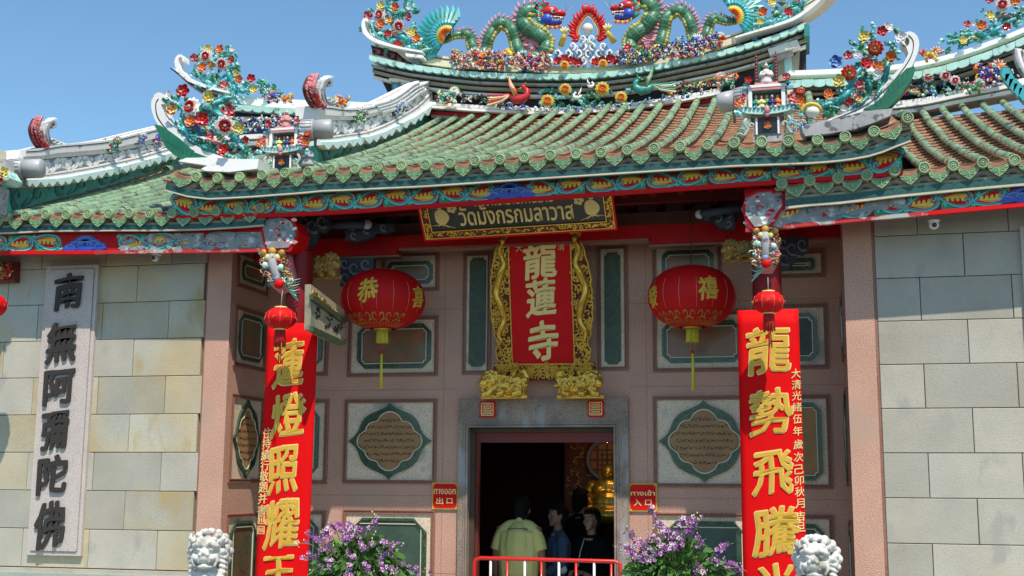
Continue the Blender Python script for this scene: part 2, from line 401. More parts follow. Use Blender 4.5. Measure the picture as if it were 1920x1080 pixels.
# ---- coursed stone side walls
CZ = [1.318+.386*i for i in range(-3, 13)]
def stone_wall(x0, x1, xj, hole=None):
    b = MB(); b.box((x0, YP+.06, Z0), (x1, YP+.45, 5.0), 'groove'); wall = b.build('stone_wall', temple)
    W = .763; me_cache = {}
    for r, z in enumerate(CZ[:-1]):
        zt = min(CZ[r+1], 5.0)
        if z < 1.3 or z > 4.9: continue
        ofs = xj if r % 2 else xj+W/2
        k0 = math.floor((x0-ofs)/W)
        for k in range(k0, k0+14):
            a, c = max(ofs+k*W, x0), min(ofs+(k+1)*W, x1)
            if c-a < .05: continue
            g_ = .003; j = random.uniform(0, .005); bv = .004
            X0, X1, Za, Zb = a+g_, c-g_, z+g_, zt-g_
            m = MB(); y = YP-j
            vs = [(X0, YP+.06, Za), (X1, YP+.06, Za), (X1, YP+.06, Zb), (X0, YP+.06, Zb),
                  (X0, y+bv, Za), (X1, y+bv, Za), (X1, y+bv, Zb), (X0, y+bv, Zb),
                  (X0+bv, y, Za+bv), (X1-bv, y, Za+bv), (X1-bv, y, Zb-bv), (X0+bv, y, Zb-bv)]
            m.add(vs, [(8, 9, 10, 11), (4, 5, 9, 8), (5, 6, 10, 9), (6, 7, 11, 10), (7, 4, 8, 11), (0, 1, 5, 4), (1, 2, 6, 5), (2, 3, 7, 6), (3, 0, 4, 7)], 'stonet' if (x0 < -3 and random.random() < .42+.17*(z-1.3)) else 'stone')
            m.build('stone_block', wall)
    b = MB(); b.box((x0, YP-.10, 1.18), (x1, YP+.05, 1.27), 'ledge'); b.box((x0, YP-.04, 1.27), (x1, YP+.05, 1.312), 'stone'); b.build('ledge_course', wall)
    b = MB(); b.box((x0, YP-.05, Z0), (x1, YP+.05, 1.18), 'ledge'); b.build('base_slab', wall)
    return wall
wall_l = stone_wall(-11.5, -5.895, -6.302)
wall_r = stone_wall(.665, 6.5, 1.037)
# thin dark joint and pink pilasters
def pilaster(x0, x1, jx0, jx1):
    b = MB(); b.box((x0, YP, Z0), (x1, YP+.35, 4.98), 'pink'); p = b.build('pilaster', temple)
    b = MB(); b.box((jx0, YP+.004, Z0), (jx1, YP+.3, 4.98), 'pinkd'); b.build('joint_strip', p)
pilaster(-5.880, XL, -5.895, -5.880)
pilaster(XR, .640, .640, .665)

# ---- porch back wall (pink granite) with door opening
DX0, DX1, DZ = -3.345, -1.825, 2.765
b = MB()
ZT = 5.0
b.box((XL-.3, 0, Z0), (DX0-.09, .25, ZT), 'pink'); b.box((DX1+.13, 0, Z0), (XR+.3, .25, ZT), 'pink'); b.box((DX0-.09, 0, 3.05), (DX1+.13, .25, ZT), 'pink')
b.box((XL-.3, YP+.35, Z0), (XL, 0, ZT), 'pink'); b.box((XR, YP+.35, Z0), (XR+.3, 0, ZT), 'pink')
porch = b.build('porch_wall', temple)
# slab joints on the pink wall: shallow dark lines as recessed strips
b = MB()
for x, y0, y1 in ((1, 1, 1),): pass
for px in (832, 1212): 
    xx = P(px, 700, 0).x; b.box((xx, -.0015, Z0), (xx+.004, .0, 4.6), 'pinkd')
for py in (1080, 932, 728, 575):
    z = P(1000, py, 0).z
    b.box((XL, -.0015, z), (DX0-.1, 0, z+.004), 'pinkd'); b.box((DX1+.14, -.0015, z), (XR, 0, z+.004), 'pinkd')
b.build('slab_joint', porch)
# grey door frame
b = MB(); T0 = TY(0)
X0, X1 = P(863, 760, 0).x, P(1179, 760, 0).x; zt = P(1020, 747, 0).z
b.box((X0, -.05, Z0), (DX0, .24, zt), 'grey'); b.box((DX1, -.05, Z0), (X1, .24, zt), 'grey'); b.box((DX0, -.05, DZ), (DX1, .24, zt), 'grey')
df = b.build('door_frame', temple)
b = MB()
for k, dd in ((.0, .062), (.028, .072)):
    b.box((DX0-.032+k*.9, -dd, Z0), (DX0-.014+k*.9, -.05, DZ+.03-k), 'grey'); b.box((DX1+.014-k*.9, -dd, Z0), (DX1+.032-k*.9, -.05, DZ+.03-k), 'grey')
    b.box((DX0-.014+k*.9, -dd, DZ+.012-k*.9), (DX1+.014-k*.9, -.05, DZ+.03-k*.9), 'grey')
b.build('moulding', df)
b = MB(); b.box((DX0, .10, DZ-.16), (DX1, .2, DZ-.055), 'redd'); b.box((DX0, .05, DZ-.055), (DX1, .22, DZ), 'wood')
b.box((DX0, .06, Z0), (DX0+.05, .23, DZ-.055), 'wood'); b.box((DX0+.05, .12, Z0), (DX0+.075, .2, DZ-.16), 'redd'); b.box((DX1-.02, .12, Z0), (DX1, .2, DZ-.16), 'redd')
b.build('red_lintel', df)
def shou(px, py):
    c = P(px, py, 0); s = .165; b = MB(); T = lambda u, v, w: V((c.x+u, -.05-w, c.z+v))
    b.prism(octa(-s/2, -s/2, s/2, s/2, .012), T, -.0, .018, 'redb'); q = b.build('longevity_plaque', df)
    b = MB(); ww = .009
    def bar(x0, z0, x1, z1): b.ribbon([(x0, z0), (x1, z1)], ww, T, .018, .026, 'goldh')
    for r_ in (octa(-.066, -.066, .066, .066, .008),):
        b.ring(r_, off(r_, .88), T, .018, .026, 'goldh')
    bar(0, -.06, 0, .06)
    for z, l in ((.045, .045), (.027, .055), (.009, .045), (-.009, .055), (-.027, .045), (-.045, .055)): bar(-l, z, l, z)
    for x in (-.03, .03): bar(x, -.045, x, -.027); bar(x, .009, x, .027)
    b.build('gold_seal_character', q)
shou(917, 768); shou(1119, 767)

# ---- carved wall panels
QG = [(1, 0), (.93, .05), (.86, .11), (.79, .20), (.74, .30), (.705, .41), (.655, .53), (.57, .64), (.46, .72), (.33, .785), (.20, .84), (.10, .90), (.04, .955), (0, 1)]
QC = [(1, 0), (.98, .12), (.92, .22), (.83, .30), (.75, .36), (.715, .47), (.65, .58), (.54, .65), (.40, .675), (.345, .74), (.30, .84), (.20, .93), (.10, .985), (0, 1)]
def panel(T, x0, z0, x1, z1, kind, par, inner=None, field='rust', text=0, g=.045, gw=.048, mt='terr', sidebar=None):
    """x0..x1, z0..z1: outer moulding in the wall's own plane"""
    b = MB()
    for a, c, d in ((0, .012, .018), (.014, .028, .010), (.030, .040, .022)):
        b.ring(rect(x0+a, z0+a, x1-a, z1-a), rect(x0+c, z0+c, x1-c, z1-c), T, 0, d, 'pinkd')
    p = b.build('wall_panel', par)
    a = .040
    b = MB(); b.prism(rect(x0+a, z0+a, x1-a, z1-a), T, 0, .004, mt); b.build('mat', p)
    if kind in ('oct', 'tall'):
        ix0, iz0, ix1, iz1 = inner if inner else (x0+a+g, z0+a+g, x1-a-g, z1-a-g)
    if kind == 'tall':
        b = MB(); b.prism(notch(ix0, iz0, ix1, iz1, .03), T, .004, .02, 'mgreen2'); b.build('green_inlay', p)
    elif kind == 'oct':
        c = min(ix1-ix0, iz1-iz0)*.19; k = gw
        o1 = octa(ix0, iz0, ix1, iz1, c)
        b = MB(); b.ring(o1, octa(ix0+k*.5, iz0+k*.5, ix1-k*.5, iz1-k*.5, c*.8), T, .004, .026, 'mgreen')
        b.ring(octa(ix0+k*.5, iz0+k*.5, ix1-k*.5, iz1-k*.5, c*.8), octa(ix0+k+.006, iz0+k+.006, ix1-k-.006, iz1-k-.006, c*.6), T, .004, .016, 'mgreen'); b.build('green_border', p)
        n0 = notch(ix0+k, iz0+k, ix1-k, iz1-k, .03); n1 = notch(ix0+k+.008, iz0+k+.008, ix1-k-.008, iz1-k-.008, .03)
        b = MB(); b.ring(n0, n1, T, .004, .022, 'cream'); b.build('cream_fillet', p)
        b = MB(); b.prism(n1, T, .004, .010, field)
        # painted decoration: loose brush strokes of branches and writing too small to read
        rr = random.Random(int(abs(x0*91+z0*37)*10)); w_, h_ = ix1-ix0-2*k, iz1-iz0-2*k
        if field in ('dgreen', 'brown'):
            for q in range(26):
                u = ix0+k+w_*rr.uniform(.25, .9); v = iz0+k+h_*rr.uniform(.2, .85); l = rr.uniform(.02, .09); an = rr.uniform(-.5, 1.3)
                b.ribbon([(u, v), (u+l*.5*math.cos(an), v+l*.5*math.sin(an)+.006), (u+l*math.cos(an), v+l*math.sin(an))], [.001, .004, .001], T, .010, .0115, 'ink')
        b.build('painted_field', p)
    elif kind == 'ogee':
        cx, cz = (x0+x1)/2, (z0+z1)/2; rx, rz = (x1-x0)/2-a-.012, (z1-z0)/2-a-.006
        if inner: cx, cz, rx, rz = inner
        A = lobed(QG, cx, cz, rx, rz); B = lobed(QG, cx, cz, rx*.92, rz*.92); C = lobed(QG, cx, cz, rx*.83, rz*.83)
        b = MB(); b.ring(A, B, T, .004, .030, 'mgreen'); b.ring(B, C, T, .004, .018, 'mgreen'); b.prism(off(C, 1.0), T, .004, .013, 'mgreen'); b.build('green_border', p)
        A = lobed(QC, cx, cz, rx*.79, rz*.79); B = lobed(QC, cx, cz, rx*.79-.011, rz*.79-.011)
        b = MB(); b.ring(A, B, T, .013, .024, 'cream'); b.build('cream_fillet', p)
        b = MB(); b.prism(B, T, .013, .016, 'ochre'); fld = b.build('inscribed_field', p)
        b = MB(); rr = random.Random(5+int(x0*10))
        rows = 7
        for r_ in range(rows):
            v0 = cz+rz*.62*(1-2*(r_+.5)/rows)*1.0
            half = rx*(.66, .66, .60, .50, .33, .25)[min(5, int(abs(r_-(rows-1)/2)*1.45))]*(.9)
            u = cx-half
            while u < cx+half:
                for q in range(3):
                    a0 = rr.uniform(0, PI); l = rr.uniform(.012, .022); uu = u+rr.uniform(-.006, .006); vv = v0+rr.uniform(-.013, .013)
                    b.ribbon([(uu, vv), (uu+l*.6*math.cos(a0), vv+l*.4*math.sin(a0)+.003), (uu+l*math.cos(a0), vv+l*math.sin(a0)*.9)], [.004, .0065, .003], T, .016, .0172, 'ink')
                u += rr.uniform(.018, .027)
        o = b.build('brush_writing', fld); o['kind'] = 'stuff'
    return p
def back(px0, py0, px1, py1):
    xm, ym = (px0+px1)/2, (py0+py1)/2
    return P(px0, ym, 0).x, P(xm, py1, 0).z, P(px1, ym, 0).x, P(xm, py0, 0).z
pw = porch
panel(T0, *back(716, 474, 824, 547), 'oct', pw, inner=back(726, 491, 811.5, 533), field='rust', gw=.04)
x0, z0, x1, z1 = back(1223, 450, 1353, 535)
panel(T0, x0, z0, x1, z1, 'oct', pw, inner=back(1241, 470, 1338, 519), field='rust', gw=.04)
panel(T0, *back(652.6, 594, 822, 706), 'oct', pw, inner=back(671, 608, 809, 691), field='rust', gw=.05)
panel(T0, *back(1224, 584, 1408, 697), 'oct', pw, inner=back(1241.5, 602, 1391, 680), field='rust', gw=.05)
panel(T0, *back(868, 473, 921, 702), 'tall', pw, inner=back(880.7, 484, 911, 687))
panel(T0, *back(1120, 460, 1178, 695), 'tall', pw, inner=back(1134, 474, 1164, 683))
panel(T0, *back(645, 748, 819, 907), 'ogee', pw)
panel(T0, *back(1225, 742, 1418, 914), 'ogee', pw)
panel(T0, *back(641, 956, 815, 1130), 'oct', pw, inner=back(655, 971, 800, 1110), field='dgreen', gw=.055)
panel(T0, *back(1226, 962, 1422, 1140), 'oct', pw, inner=back(1243, 977, 1404, 1120), field='dgreen', gw=.055)
for (a, c, d, e, k, ins, fd) in ((510, 597, 616, 705, 'oct', (524, 608, 605, 690), 'rust'), (509, 749, 615, 907, 'oct', (521, 766, 598, 892), 'ochre'), (506, 957, 609, 1130, 'oct', (516, 973, 596, 1110), 'dgreen'),
                         (1443, 470, 1547, 521, 'oct', (1458, 485, 1528, 508), 'mgreen'), (1443, 570, 1553, 692, 'oct', (1456, 587, 1533, 677), 'mgreen2'), (1445, 740, 1559, 916, 'oct', (1458, 755, 1542, 901), 'ochre'), (1447, 965, 1565, 1140, 'oct', (1460, 982, 1547, 1120), 'dgreen')):
    panel(T0, *back(a, c, d, e), k, pw, inner=back(*ins), field=fd, gw=.045)
TS = TXP(XL)
def sidez(py): return PX(468, py, XL).z
ya, yb = -.80, -.06
panel(TS, ya, sidez(545), yb, sidez(478), 'oct', pw, inner=(ya+.12, sidez(530), yb-.1, sidez(492)), field='rust', gw=.04)
panel(TS, ya, sidez(692), yb, sidez(580), 'oct', pw, inner=(ya+.1, sidez(678), yb-.08, sidez(592)), field='rust', gw=.045)
panel(TS, ya, sidez(905), yb, sidez(743), 'ogee', pw)
panel(TS, ya, sidez(1140), yb, sidez(962), 'oct', pw, inner=(ya+.09, sidez(1120), yb-.08, sidez(976)), field='brown', gw=.055)
TSR = lambda u, v, w: V((XR-w, u, v))
for a, c, k in ((692, 580, 'oct'), (905, 743, 'ogee'), (1140, 962, 'oct')):
    panel(TSR, ya, sidez(a), yb, sidez(c), k, pw, field='rust', gw=.045)

# ---- porch ceiling, interior room
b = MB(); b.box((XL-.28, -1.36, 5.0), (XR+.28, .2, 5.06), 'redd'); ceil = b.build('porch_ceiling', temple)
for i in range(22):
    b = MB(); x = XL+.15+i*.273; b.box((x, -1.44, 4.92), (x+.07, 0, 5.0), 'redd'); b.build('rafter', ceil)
b = MB()
b.box((-7.0, .25, .35), (2, 7, .40), 'wood'); b.box((-7, 7, .4), (2, 7.1, 4.9), 'redd'); b.box((-7.1, .25, .4), (-7, 7, 4.9), 'redd'); b.box((2, .25, .4), (2.1, 7, 4.9), 'redd'); b.box((-7.1, .25, 4.9), (2.1, 7.1, 5.0), 'wood')
b.build('hall_room', temple)
# temple block behind, under the roofs
b = MB(); b.box((-11.5, .3, 4.9), (-5.6, 3.4, 5.3), 'wood'); b.box((.4, .3, 4.9), (6.5, 3.4, 5.3), 'wood'); 
b.box((-11.5, 7.1, 0), (6.5, 7.3, 6), 'pink'); b.box((-11.6, -.45, 0), (-11.5, 7.3, 5), 'pink'); b.box((6.5, -.45, 0), (6.6, 7.3, 5), 'pink')
b.build('hall_body', temple)
# red cross beams under the porch roof
def beam(name, pts, Y, h, t, m, m2=None):
    q = [P(x, y, Y) for x, y in pts]
    b = MB()
    for A, B in zip(q, q[1:]):
        b.add([(A.x, Y, A.z), (B.x, Y, B.z), (B.x, Y, B.z+h), (A.x, Y, A.z+h), (A.x, Y+t, A.z), (B.x, Y+t, B.z), (B.x, Y+t, B.z+h), (A.x, Y+t, A.z+h)],
              [(0, 1, 2, 3), (4, 5, 6, 7), (0, 1, 5, 4), (3, 2, 6, 7), (0, 3, 7, 4), (1, 2, 6, 5)], m)
    return b.build(name, temple)
zb = P(1000, 455, -.45).z
b = MB()
xa, xb, xc, xd = P(600, 470, -.45).x, P(744, 470, -.45).x, P(1219, 445, -.45).x, P(1400, 430, -.45).x
b.box((XL, -.45, zb), (XR, -.30, zb+.13), 'red'); b.box((XL, -.452, zb-.06), (xb, -.302, zb+.0), 'red'); b.box((xc, -.452, zb-.06), (XR, -.302, zb+.0), 'red')
b.build('red_tie_beam', temple)
b = MB(); b.box((XL, -.43, zb-.085), (xb+.015, -.30, zb-.062), 'pinkd'); b.box((xc-.015, -.43, zb-.085), (XR, -.30, zb-.062), 'pinkd'); b.box((xb+.016, -.44, zb-.025), (xc-.016, -.3, zb-.001), 'pinkd'); b.build('beam_fillet', temple)
b = MB(); b.box((XL, -.7, zb+.30), (XR, -.6, zb+.42), 'redd'); b.box((XL, -.25, zb+.14), (XR, -.02, zb+.30), 'pinkd'); b.box((XL, -1.1, zb+.36), (XR, -1.0, zb+.46), 'redd'); b.build('upper_tie_beam', temple)
# ---- red columns
for x in (P(582, 600, -1.02).x-.13, P(1438, 530, -1.02).x):
    b = MB(); b.lathe([(.13, Z0), (.13, 4.45)], (x, -1.02, 0), 'col_shaded', 24); b.lathe([(.2, Z0), (.24, Z0+.1), (.2, Z0+.22)], (x, -1.02, 0), 'grey', 24)
    b.build('red_column', temple)

# ================================================================ painted beams
def leafscroll(b, T, u0, v0, L, H, fl, peel=0, d=.003):
    """one acanthus leaf of the frieze: red teardrop with a scalloped yellow crescent, wrapped in cyan and teal curls on green"""
    sy = -1 if fl else 1
    tf = lambda pts: [(u0+x*L, v0+y*sy*H) for x, y in pts]
    A = (lambda m: 'peel') if peel else (lambda m: m)
    b.prism(tf([(0, .48), (1, .48), (1, -.02), (.5, .2), (0, -.02)]), T, 0, d*.4, A('backg'))
    drop = crv([(.10, -.02), (.16, .22), (.34, .34), (.58, .28), (.80, .08), (1.0, -.20), (.84, -.33), (.60, -.40), (.34, -.36), (.16, -.24), (.10, -.02)], 3)
    b.ribbon(tf([(x, y) for x, y in drop]), H*.30, T, 0, d, 'teald' if not peel else 'peel')
    b.ribbon(tf(drop), H*.22, T, 0, d+.0012, 'cyanp' if not peel else 'teal')
    b.ribbon(tf(drop), H*.07, T, 0, d+.0022, 'teal' if not peel else 'whited')
    b.prism(tf([((x-.55)*.92+.55, y*.86) for x, y in drop[:-1]]), T, 0, d+.0032, 'redb')
    lo = crv([(.20, -.12), (.30, -.27), (.56, -.31), (.80, -.20), (.95, -.12)], 3)
    up = []
    for i in range(4):
        x = .84-.15*i; y = -.02+.02*i
        up += [(x+.03, y-.10), (x, y+.06), (x-.05, y+.10), (x-.085, y+.02), (x-.07, y-.08)]
    b.prism(tf(lo+up), T, 0, d+.0045, 'yelf')
    b.ribbon(tf(crv([(.30, -.22), (.55, -.26), (.80, -.15)], 4)), [.002, H*.05, .002], T, 0, d+.0055, 'org')
    sp = [(x, y*1.6) for x, y in spiral(.24, .07, .10, .015, 2.4, 8.2, 12)]
    b.ribbon(tf(sp), [H*.13, H*.11, H*.07], T, 0, d+.005, 'teal'); b.ribbon(tf(sp), [H*.05, H*.04, H*.02], T, 0, d+.006, 'cyanp')
    for (cx_, cz_, r_, a_) in ((.02, .30, .07, 0), (.93, .22, .07, 2)):
        q = [(x, cz_+(y-cz_)*1.7) for x, y in spiral(cx_, cz_, r_, r_*.2, a_, a_+5, 8)]
        b.ribbon(tf(q), [H*.10, H*.08, H*.03], T, 0, d+.002, A('cyanp'))
def bluecloud(b, T, u0, v0, L, H):
    for (x, y, r) in ((-.36, -.28, .16), (-.2, -.12, .2), (0, .12, .24), (.2, -.12, .2), (.36, -.28, .16), (0, -.2, .26)):
        b.prism([(u0+(x+r*1.1*math.cos(a))*L, v0+(y+r*1.6*math.sin(a))*H) for a in [2*PI*i/12 for i in range(12)]], T, 0, .006+.0004*abs(x)*10, 'blue')
        b.ribbon([(u0+(x+r*.7*math.cos(a))*L, v0+(y+r*1.0*math.sin(a))*H) for a in [PI*.05+PI*.9*i/8 for i in range(9)]], H*.045, T, 0, .0105, 'sky')
    b.ribbon([(u0-.55*L, v0-.42*H), (u0-.3*L, v0-.36*H), (u0, v0-.42*H), (u0+.3*L, v0-.36*H), (u0+.55*L, v0-.42*H)], [.004, H*.14, H*.1, H*.14, .004], T, 0, .009, 'blue')
def painted_beam(name, bot, top, Y, t, clouds, nscroll, x0, x1, peel=lambda x: 0, base='red'):
    """bot/top: functions X -> Z"""
    n = 40; xs = [x0+(x1-x0)*i/n for i in range(n+1)]
    bot0 = bot; bot = lambda x: bot0(x)+.008
    b = MB(); vs = []
    for yy in (Y, Y+t):
        for x in xs: vs.append((x, yy, bot(x)))
        for x in xs: vs.append((x, yy, top(x)+.14))
    k = n+1; fs = []
    for i in range(n):
        fs += [(i, i+1, k+i+1, k+i), (2*k+i, 2*k+i+1, 3*k+i+1, 3*k+i), (i, i+1, 2*k+i+1, 2*k+i), (k+i, k+i+1, 3*k+i+1, 3*k+i)]
    fs += [(0, k, 3*k, 2*k), (n, n+k, 3*k+n, 2*k+n)]
    b.add(vs, fs, base); bm_ = b.build(name, temple)
    b = MB(); h = .03
    for i in range(n):
        A, B = xs[i], xs[i+1]
        b.add([(A, Y-.012, bot(A)-.006), (B, Y-.012, bot(B)-.006), (B, Y-.012, bot(B)+h), (A, Y-.012, bot(A)+h), (A, Y+t, bot(A)-.006), (B, Y+t, bot(B)-.006), (B, Y-.001, bot(B)+h), (A, Y-.001, bot(A)+h)],
              [(0, 1, 2, 3), (0, 1, 5, 4), (3, 2, 6, 7)], 'peelr' if peel((A+B)/2) > .0 else 'redb')
    b.build('red_bottom_rail', bm_)
    L = (x1-x0)/nscroll
    for i in range(nscroll):
        u = x0+L*i; um = u+L/2
        v0 = (bot(um)+h+top(um))/2; H = (top(um)-bot(um)-h)*1.04
        if any(abs(um-c) < L*.9 for c in clouds): continue
        left = any(c > um for c in clouds) or not clouds
        slope = (bot(u+L)+top(u+L)-bot(u)-top(u))/2/L
        T = (lambda u_, v_, w_, s=slope, c=um: V((u_, Y-w_, v_+(u_-c)*s)))
        T2 = T if not left else (lambda u_, v_, w_, s=slope, c=um: V((2*c-u_, Y-w_, v_+(c-u_)*s)))
        b = MB(); pk = peel(um)
        leafscroll(b, T2, u, v0, L*1.0, H, i % 2 == 0, pk > .6)
        if pk > .1:
            rr = random.Random(i+int(x0*7))
            for q in range(int(6+16*pk)):
                cx = u+L*rr.random(); cz = v0+H*rr.uniform(-.5, .3); s_ = rr.uniform(.02, .07)
                b.prism([(cx+s_*rr.uniform(.6, 1.3)*math.cos(a), cz+s_*.55*rr.uniform(.6, 1.3)*math.sin(a)) for a in [2*PI*j/9 for j in range(9)]], T, 0, .0118+rr.random()*.0015, 'peel')
        b.build('painted_leaf_scroll', bm_)
    for c in clouds:
        b = MB(); bluecloud(b, TY(Y), c, (bot(c)+h+top(c))/2, .46, (top(c)-bot(c)-h)*.95); b.build('painted_blue_cloud', bm_)
    return bm_
def pz(pts, Y):
    tab = sorted((P(x, y, Y).x, P(x, y, Y).z) for x, y in pts); return lambda x: interp(tab, x)
ctop = pz([(324, 357), (345, 364), (375, 371), (407, 374), (480, 371), (560, 364), (660, 360), (774, 349), (1000, 337), (1340, 316), (1420, 313), (1507, 307), (1570, 299), (1618, 290), (1660, 279), (1694, 265)], -1.42)
cbot = pz([(324, 412), (500, 407), (560, 405), (660, 400), (1000, 376.5), (1390, 350), (1700, 330)], -1.42)
xl = P(324, 380, -1.42).x; xr = P(1691, 300, -1.42).x
cb = painted_beam('centre_painted_beam', cbot, ctop, -1.42, .035, [P(955, 358, -1.42).x], 25, xl, xr)
# side beams
Yb = -1.32
lbot = pz([(-200, 478), (160, 477), (560, 472)], Yb); ltop = pz([(-200, 441), (160, 440), (490, 435), (560, 433)], Yb)
sl = painted_beam('left_painted_beam', lbot, ltop, Yb, .04, [P(160, 455, Yb).x, P(-210, 455, Yb).x], 17, P(-320, 450, Yb).x, P(548, 450, Yb).x, peel=lambda x: max(0, min(1, (x+6.9)/1.3)))
rbot = pz([(1397, 436), (1440, 431.7), (1640, 413), (1920, 388), (2200, 362)], Yb); rtop = pz([(1397, 372), (1440, 384), (1473, 380), (1920, 348), (2200, 328)], Yb)
srb = painted_beam('right_painted_beam', rbot, rtop, Yb, .04, [P(1925, 372, Yb).x], 14, P(1397, 400, Yb).x, P(2300, 370, Yb).x, peel=lambda x: max(0, min(1, (1.1-x)/1.1)))
# bulging beam ends
def beam_end(pl, sgn):
    T = TY(Yb-.03); q = [(P(x, y, Yb-.03).x, P(x, y, Yb-.03).z) for x, y in pl]
    b = MB(); b.prism(q, T, -.28, .0, 'redb'); e = b.build('beam_end', temple)
    b = MB(); b.prism(off(q, .84), T, 0, .012, 'peel')
    rr = random.Random(3 if sgn > 0 else 9); cx = sum(p[0] for p in q)/len(q); cz = sum(p[1] for p in q)/len(q); wx = max(p[0] for p in q)-min(p[0] for p in q); wz = max(p[1] for p in q)-min(p[1] for p in q)
    for k in range(26):
        x = cx+rr.uniform(-.40, .40)*wx; z = cz+rr.uniform(-.38, .38)*wz; s_ = rr.uniform(.01, .03)
        b.prism([(x+s_*rr.uniform(.6, 1.4)*math.cos(a), z+s_*.6*rr.uniform(.6, 1.4)*math.sin(a)) for a in [2*PI*j/8 for j in range(8)]], T, 0, .013+rr.random()*.003, rr.choice(['white', 'pinkg', 'redb', 'teal', 'whited', 'white', 'redb']))
    b.ribbon(spiral(cx-.03, cz-.0, .035, .008, 0, 5), [.012, .004], T, 0, .018, 'redb'); b.ribbon(spiral(cx+.06, cz+.02, .03, .006, 2, 7), [.010, .004], T, 0, .018, 'teal')
    b.build('peeling_paint', e)
beam_end([(489, 434), (486, 412), (500, 405), (536, 404), (552, 414), (560, 436), (556, 456), (545, 470), (498, 473)], 1)
beam_end([(1472, 352), (1474, 384), (1462, 400), (1445, 428), (1412, 432), (1397, 412), (1391, 390), (1398, 368), (1420, 356)], -1)

# ================================================================ roofs
def meshdata(b, name): 
    me = b.mesh(name); bm = bmesh.new(); bm.from_mesh(me); bmesh.ops.recalc_face_normals(bm, faces=bm.faces); bm.to_mesh(me); bm.free(); return me
TR = .045
def _barrel():
    b = MB(); L = .26; prof = []
    n = 8; vs = []
    for (y, r) in ((0, TR*1.02), (.02, TR*1.05), (.03, TR*.97), (L-.004, TR*.95), (L, TR*.93)):
        for k in range(n+1):
            a = PI*k/n; vs.append((r*math.cos(a), y, r*math.sin(a)))
    fs = [(j*(n+1)+k, j*(n+1)+k+1, (j+1)*(n+1)+k+1, (j+1)*(n+1)+k) for j in range(4) for k in range(n)]
    b.add(vs, fs[:n], 'tilej', True); b.add(vs, fs[n:], 'tile', True)
    return meshdata(b, 'barrel_tile')
ME_BAR = _barrel()
def _disc():
    b = MB(); b.lathe([(TR*1.12, .07), (TR*1.12, 0), (TR*1.02, -.008), (TR*.88, -.008), (TR*.84, .0), (TR*.0001, .0)], (0, 0, 0), 'tilee', 20, axis='Y', smooth=False)
    # lathe axis Y: height -> -y
    for i in range(8):
        a = 2*PI*i/8; b.ball((TR*.48*math.cos(a), -.001, TR*.48*math.sin(a)), (.009, .004, .009), 'tilee', 6, 4)
    b.ball((0, -.001, 0), (.012, .005, .012), 'tilee', 6, 4)
    return meshdata(b, 'tile_end')
def _disc2():
    b = MB()
    prof = [(TR*1.12, -.07), (TR*1.12, 0), (TR*1.0, .010), (TR*.86, .010), (TR*.80, .002)]
    n = 20; vs = [(r*math.cos(2*PI*k/n), -h, r*math.sin(2*PI*k/n)) for r, h in prof for k in range(n)]
    fs = [(j*n+i, j*n+(i+1) % n, (j+1)*n+(i+1) % n, (j+1)*n+i) for j in range(len(prof)-1) for i in range(n)]
    b.add(vs, fs, 'tilee'); b.add(vs[-n:], [tuple(range(n))], 'tile')
    for i in range(7):
        a = 2*PI*i/7; b.ball((TR*.45*math.cos(a), -.004, TR*.45*math.sin(a)), (.010, .005, .006), 'tilee', 6, 4)
    b.ball((0, -.004, 0), (.011, .006, .011), 'tilee', 6, 4)
    return meshdata(b, 'tile_end')
ME_DISC = _disc2()
def _drip():
    b = MB(); w_ = .086; T = lambda u, v, w: V((u, -w, v))
    half = [(0, -.092), (.020, -.078), (.042, -.062), (.062, -.042), (.078, -.024), (w_, .010), (.066, .008), (.035, -.008), (0, -.014)]
    poly = [(-x, y) for x, y in half[::-1]][:-1]+half[:]
    poly = [(-x, y) for x, y in half if True][::-1]+half[1:-1]
    b.prism(poly, T, -.012, .0, 'tilee')
    inner = off(poly, .80); b.prism(inner, T, 0, .0015, 'tiled')
    for s in (-1, 1): b.ribbon([(x*s, y) for x, y in spiral(.036, -.034, .017, .004, -2.6, 2.6, 10)], [.007, .003], T, 0, .007, 'tilee')
    b.ribbon([(0, -.026), (0, -.074)], [.010, .004], T, 0, .007, 'tilee')
    for s in (-1, 1): b.ribbon([(.05*s, -.016), (.075*s, -.012)], [.008, .003], T, 0, .006, 'tilee')
    # stacked clay pan tiles showing above the drip
    b.prism([(-w_, .0), (w_, .0), (w_*.9, .055), (-w_*.9, .055)], T, -.10, -.035, 'pan_shade')  # dark backing painted as the thin shadows between stacked pans
    for k in range(3):
        q = [(-w_*.95+1.9*w_*i/8, .008+.0155*k-.026*(1-((i-4)/4)**2)+.014) for i in range(9)]
        b.ribbon(q, .0075, T, -.10, -.012*k-.004, 'pan')
    return meshdata(b, 'drip_tile')
ME_DRIP = _drip()
def _tuft():
    b = MB(); T = lambda u, v, w: V((u, -w, v))
    for k in range(-3, 4):
        a = k*.42; l = .038-.004*abs(k); b.ribbon([(k*.004, 0), (k*.004+math.sin(a)*l, math.cos(a)*l*.8+.002)], [.006, .002], T, 0, .003, 'ink')
    b.ribbon([(-.07, .006), (-.04, -.002), (.04, -.002), (.07, .006)], [.002, .004, .002], T, 0, .003, 'ink')
    return meshdata(b, 'painted_tuft')
ME_TUFT = _tuft()
def slopez(d): return .322*d+.0175*d*d
def slopea(d): return math.atan(.322+.035*d)
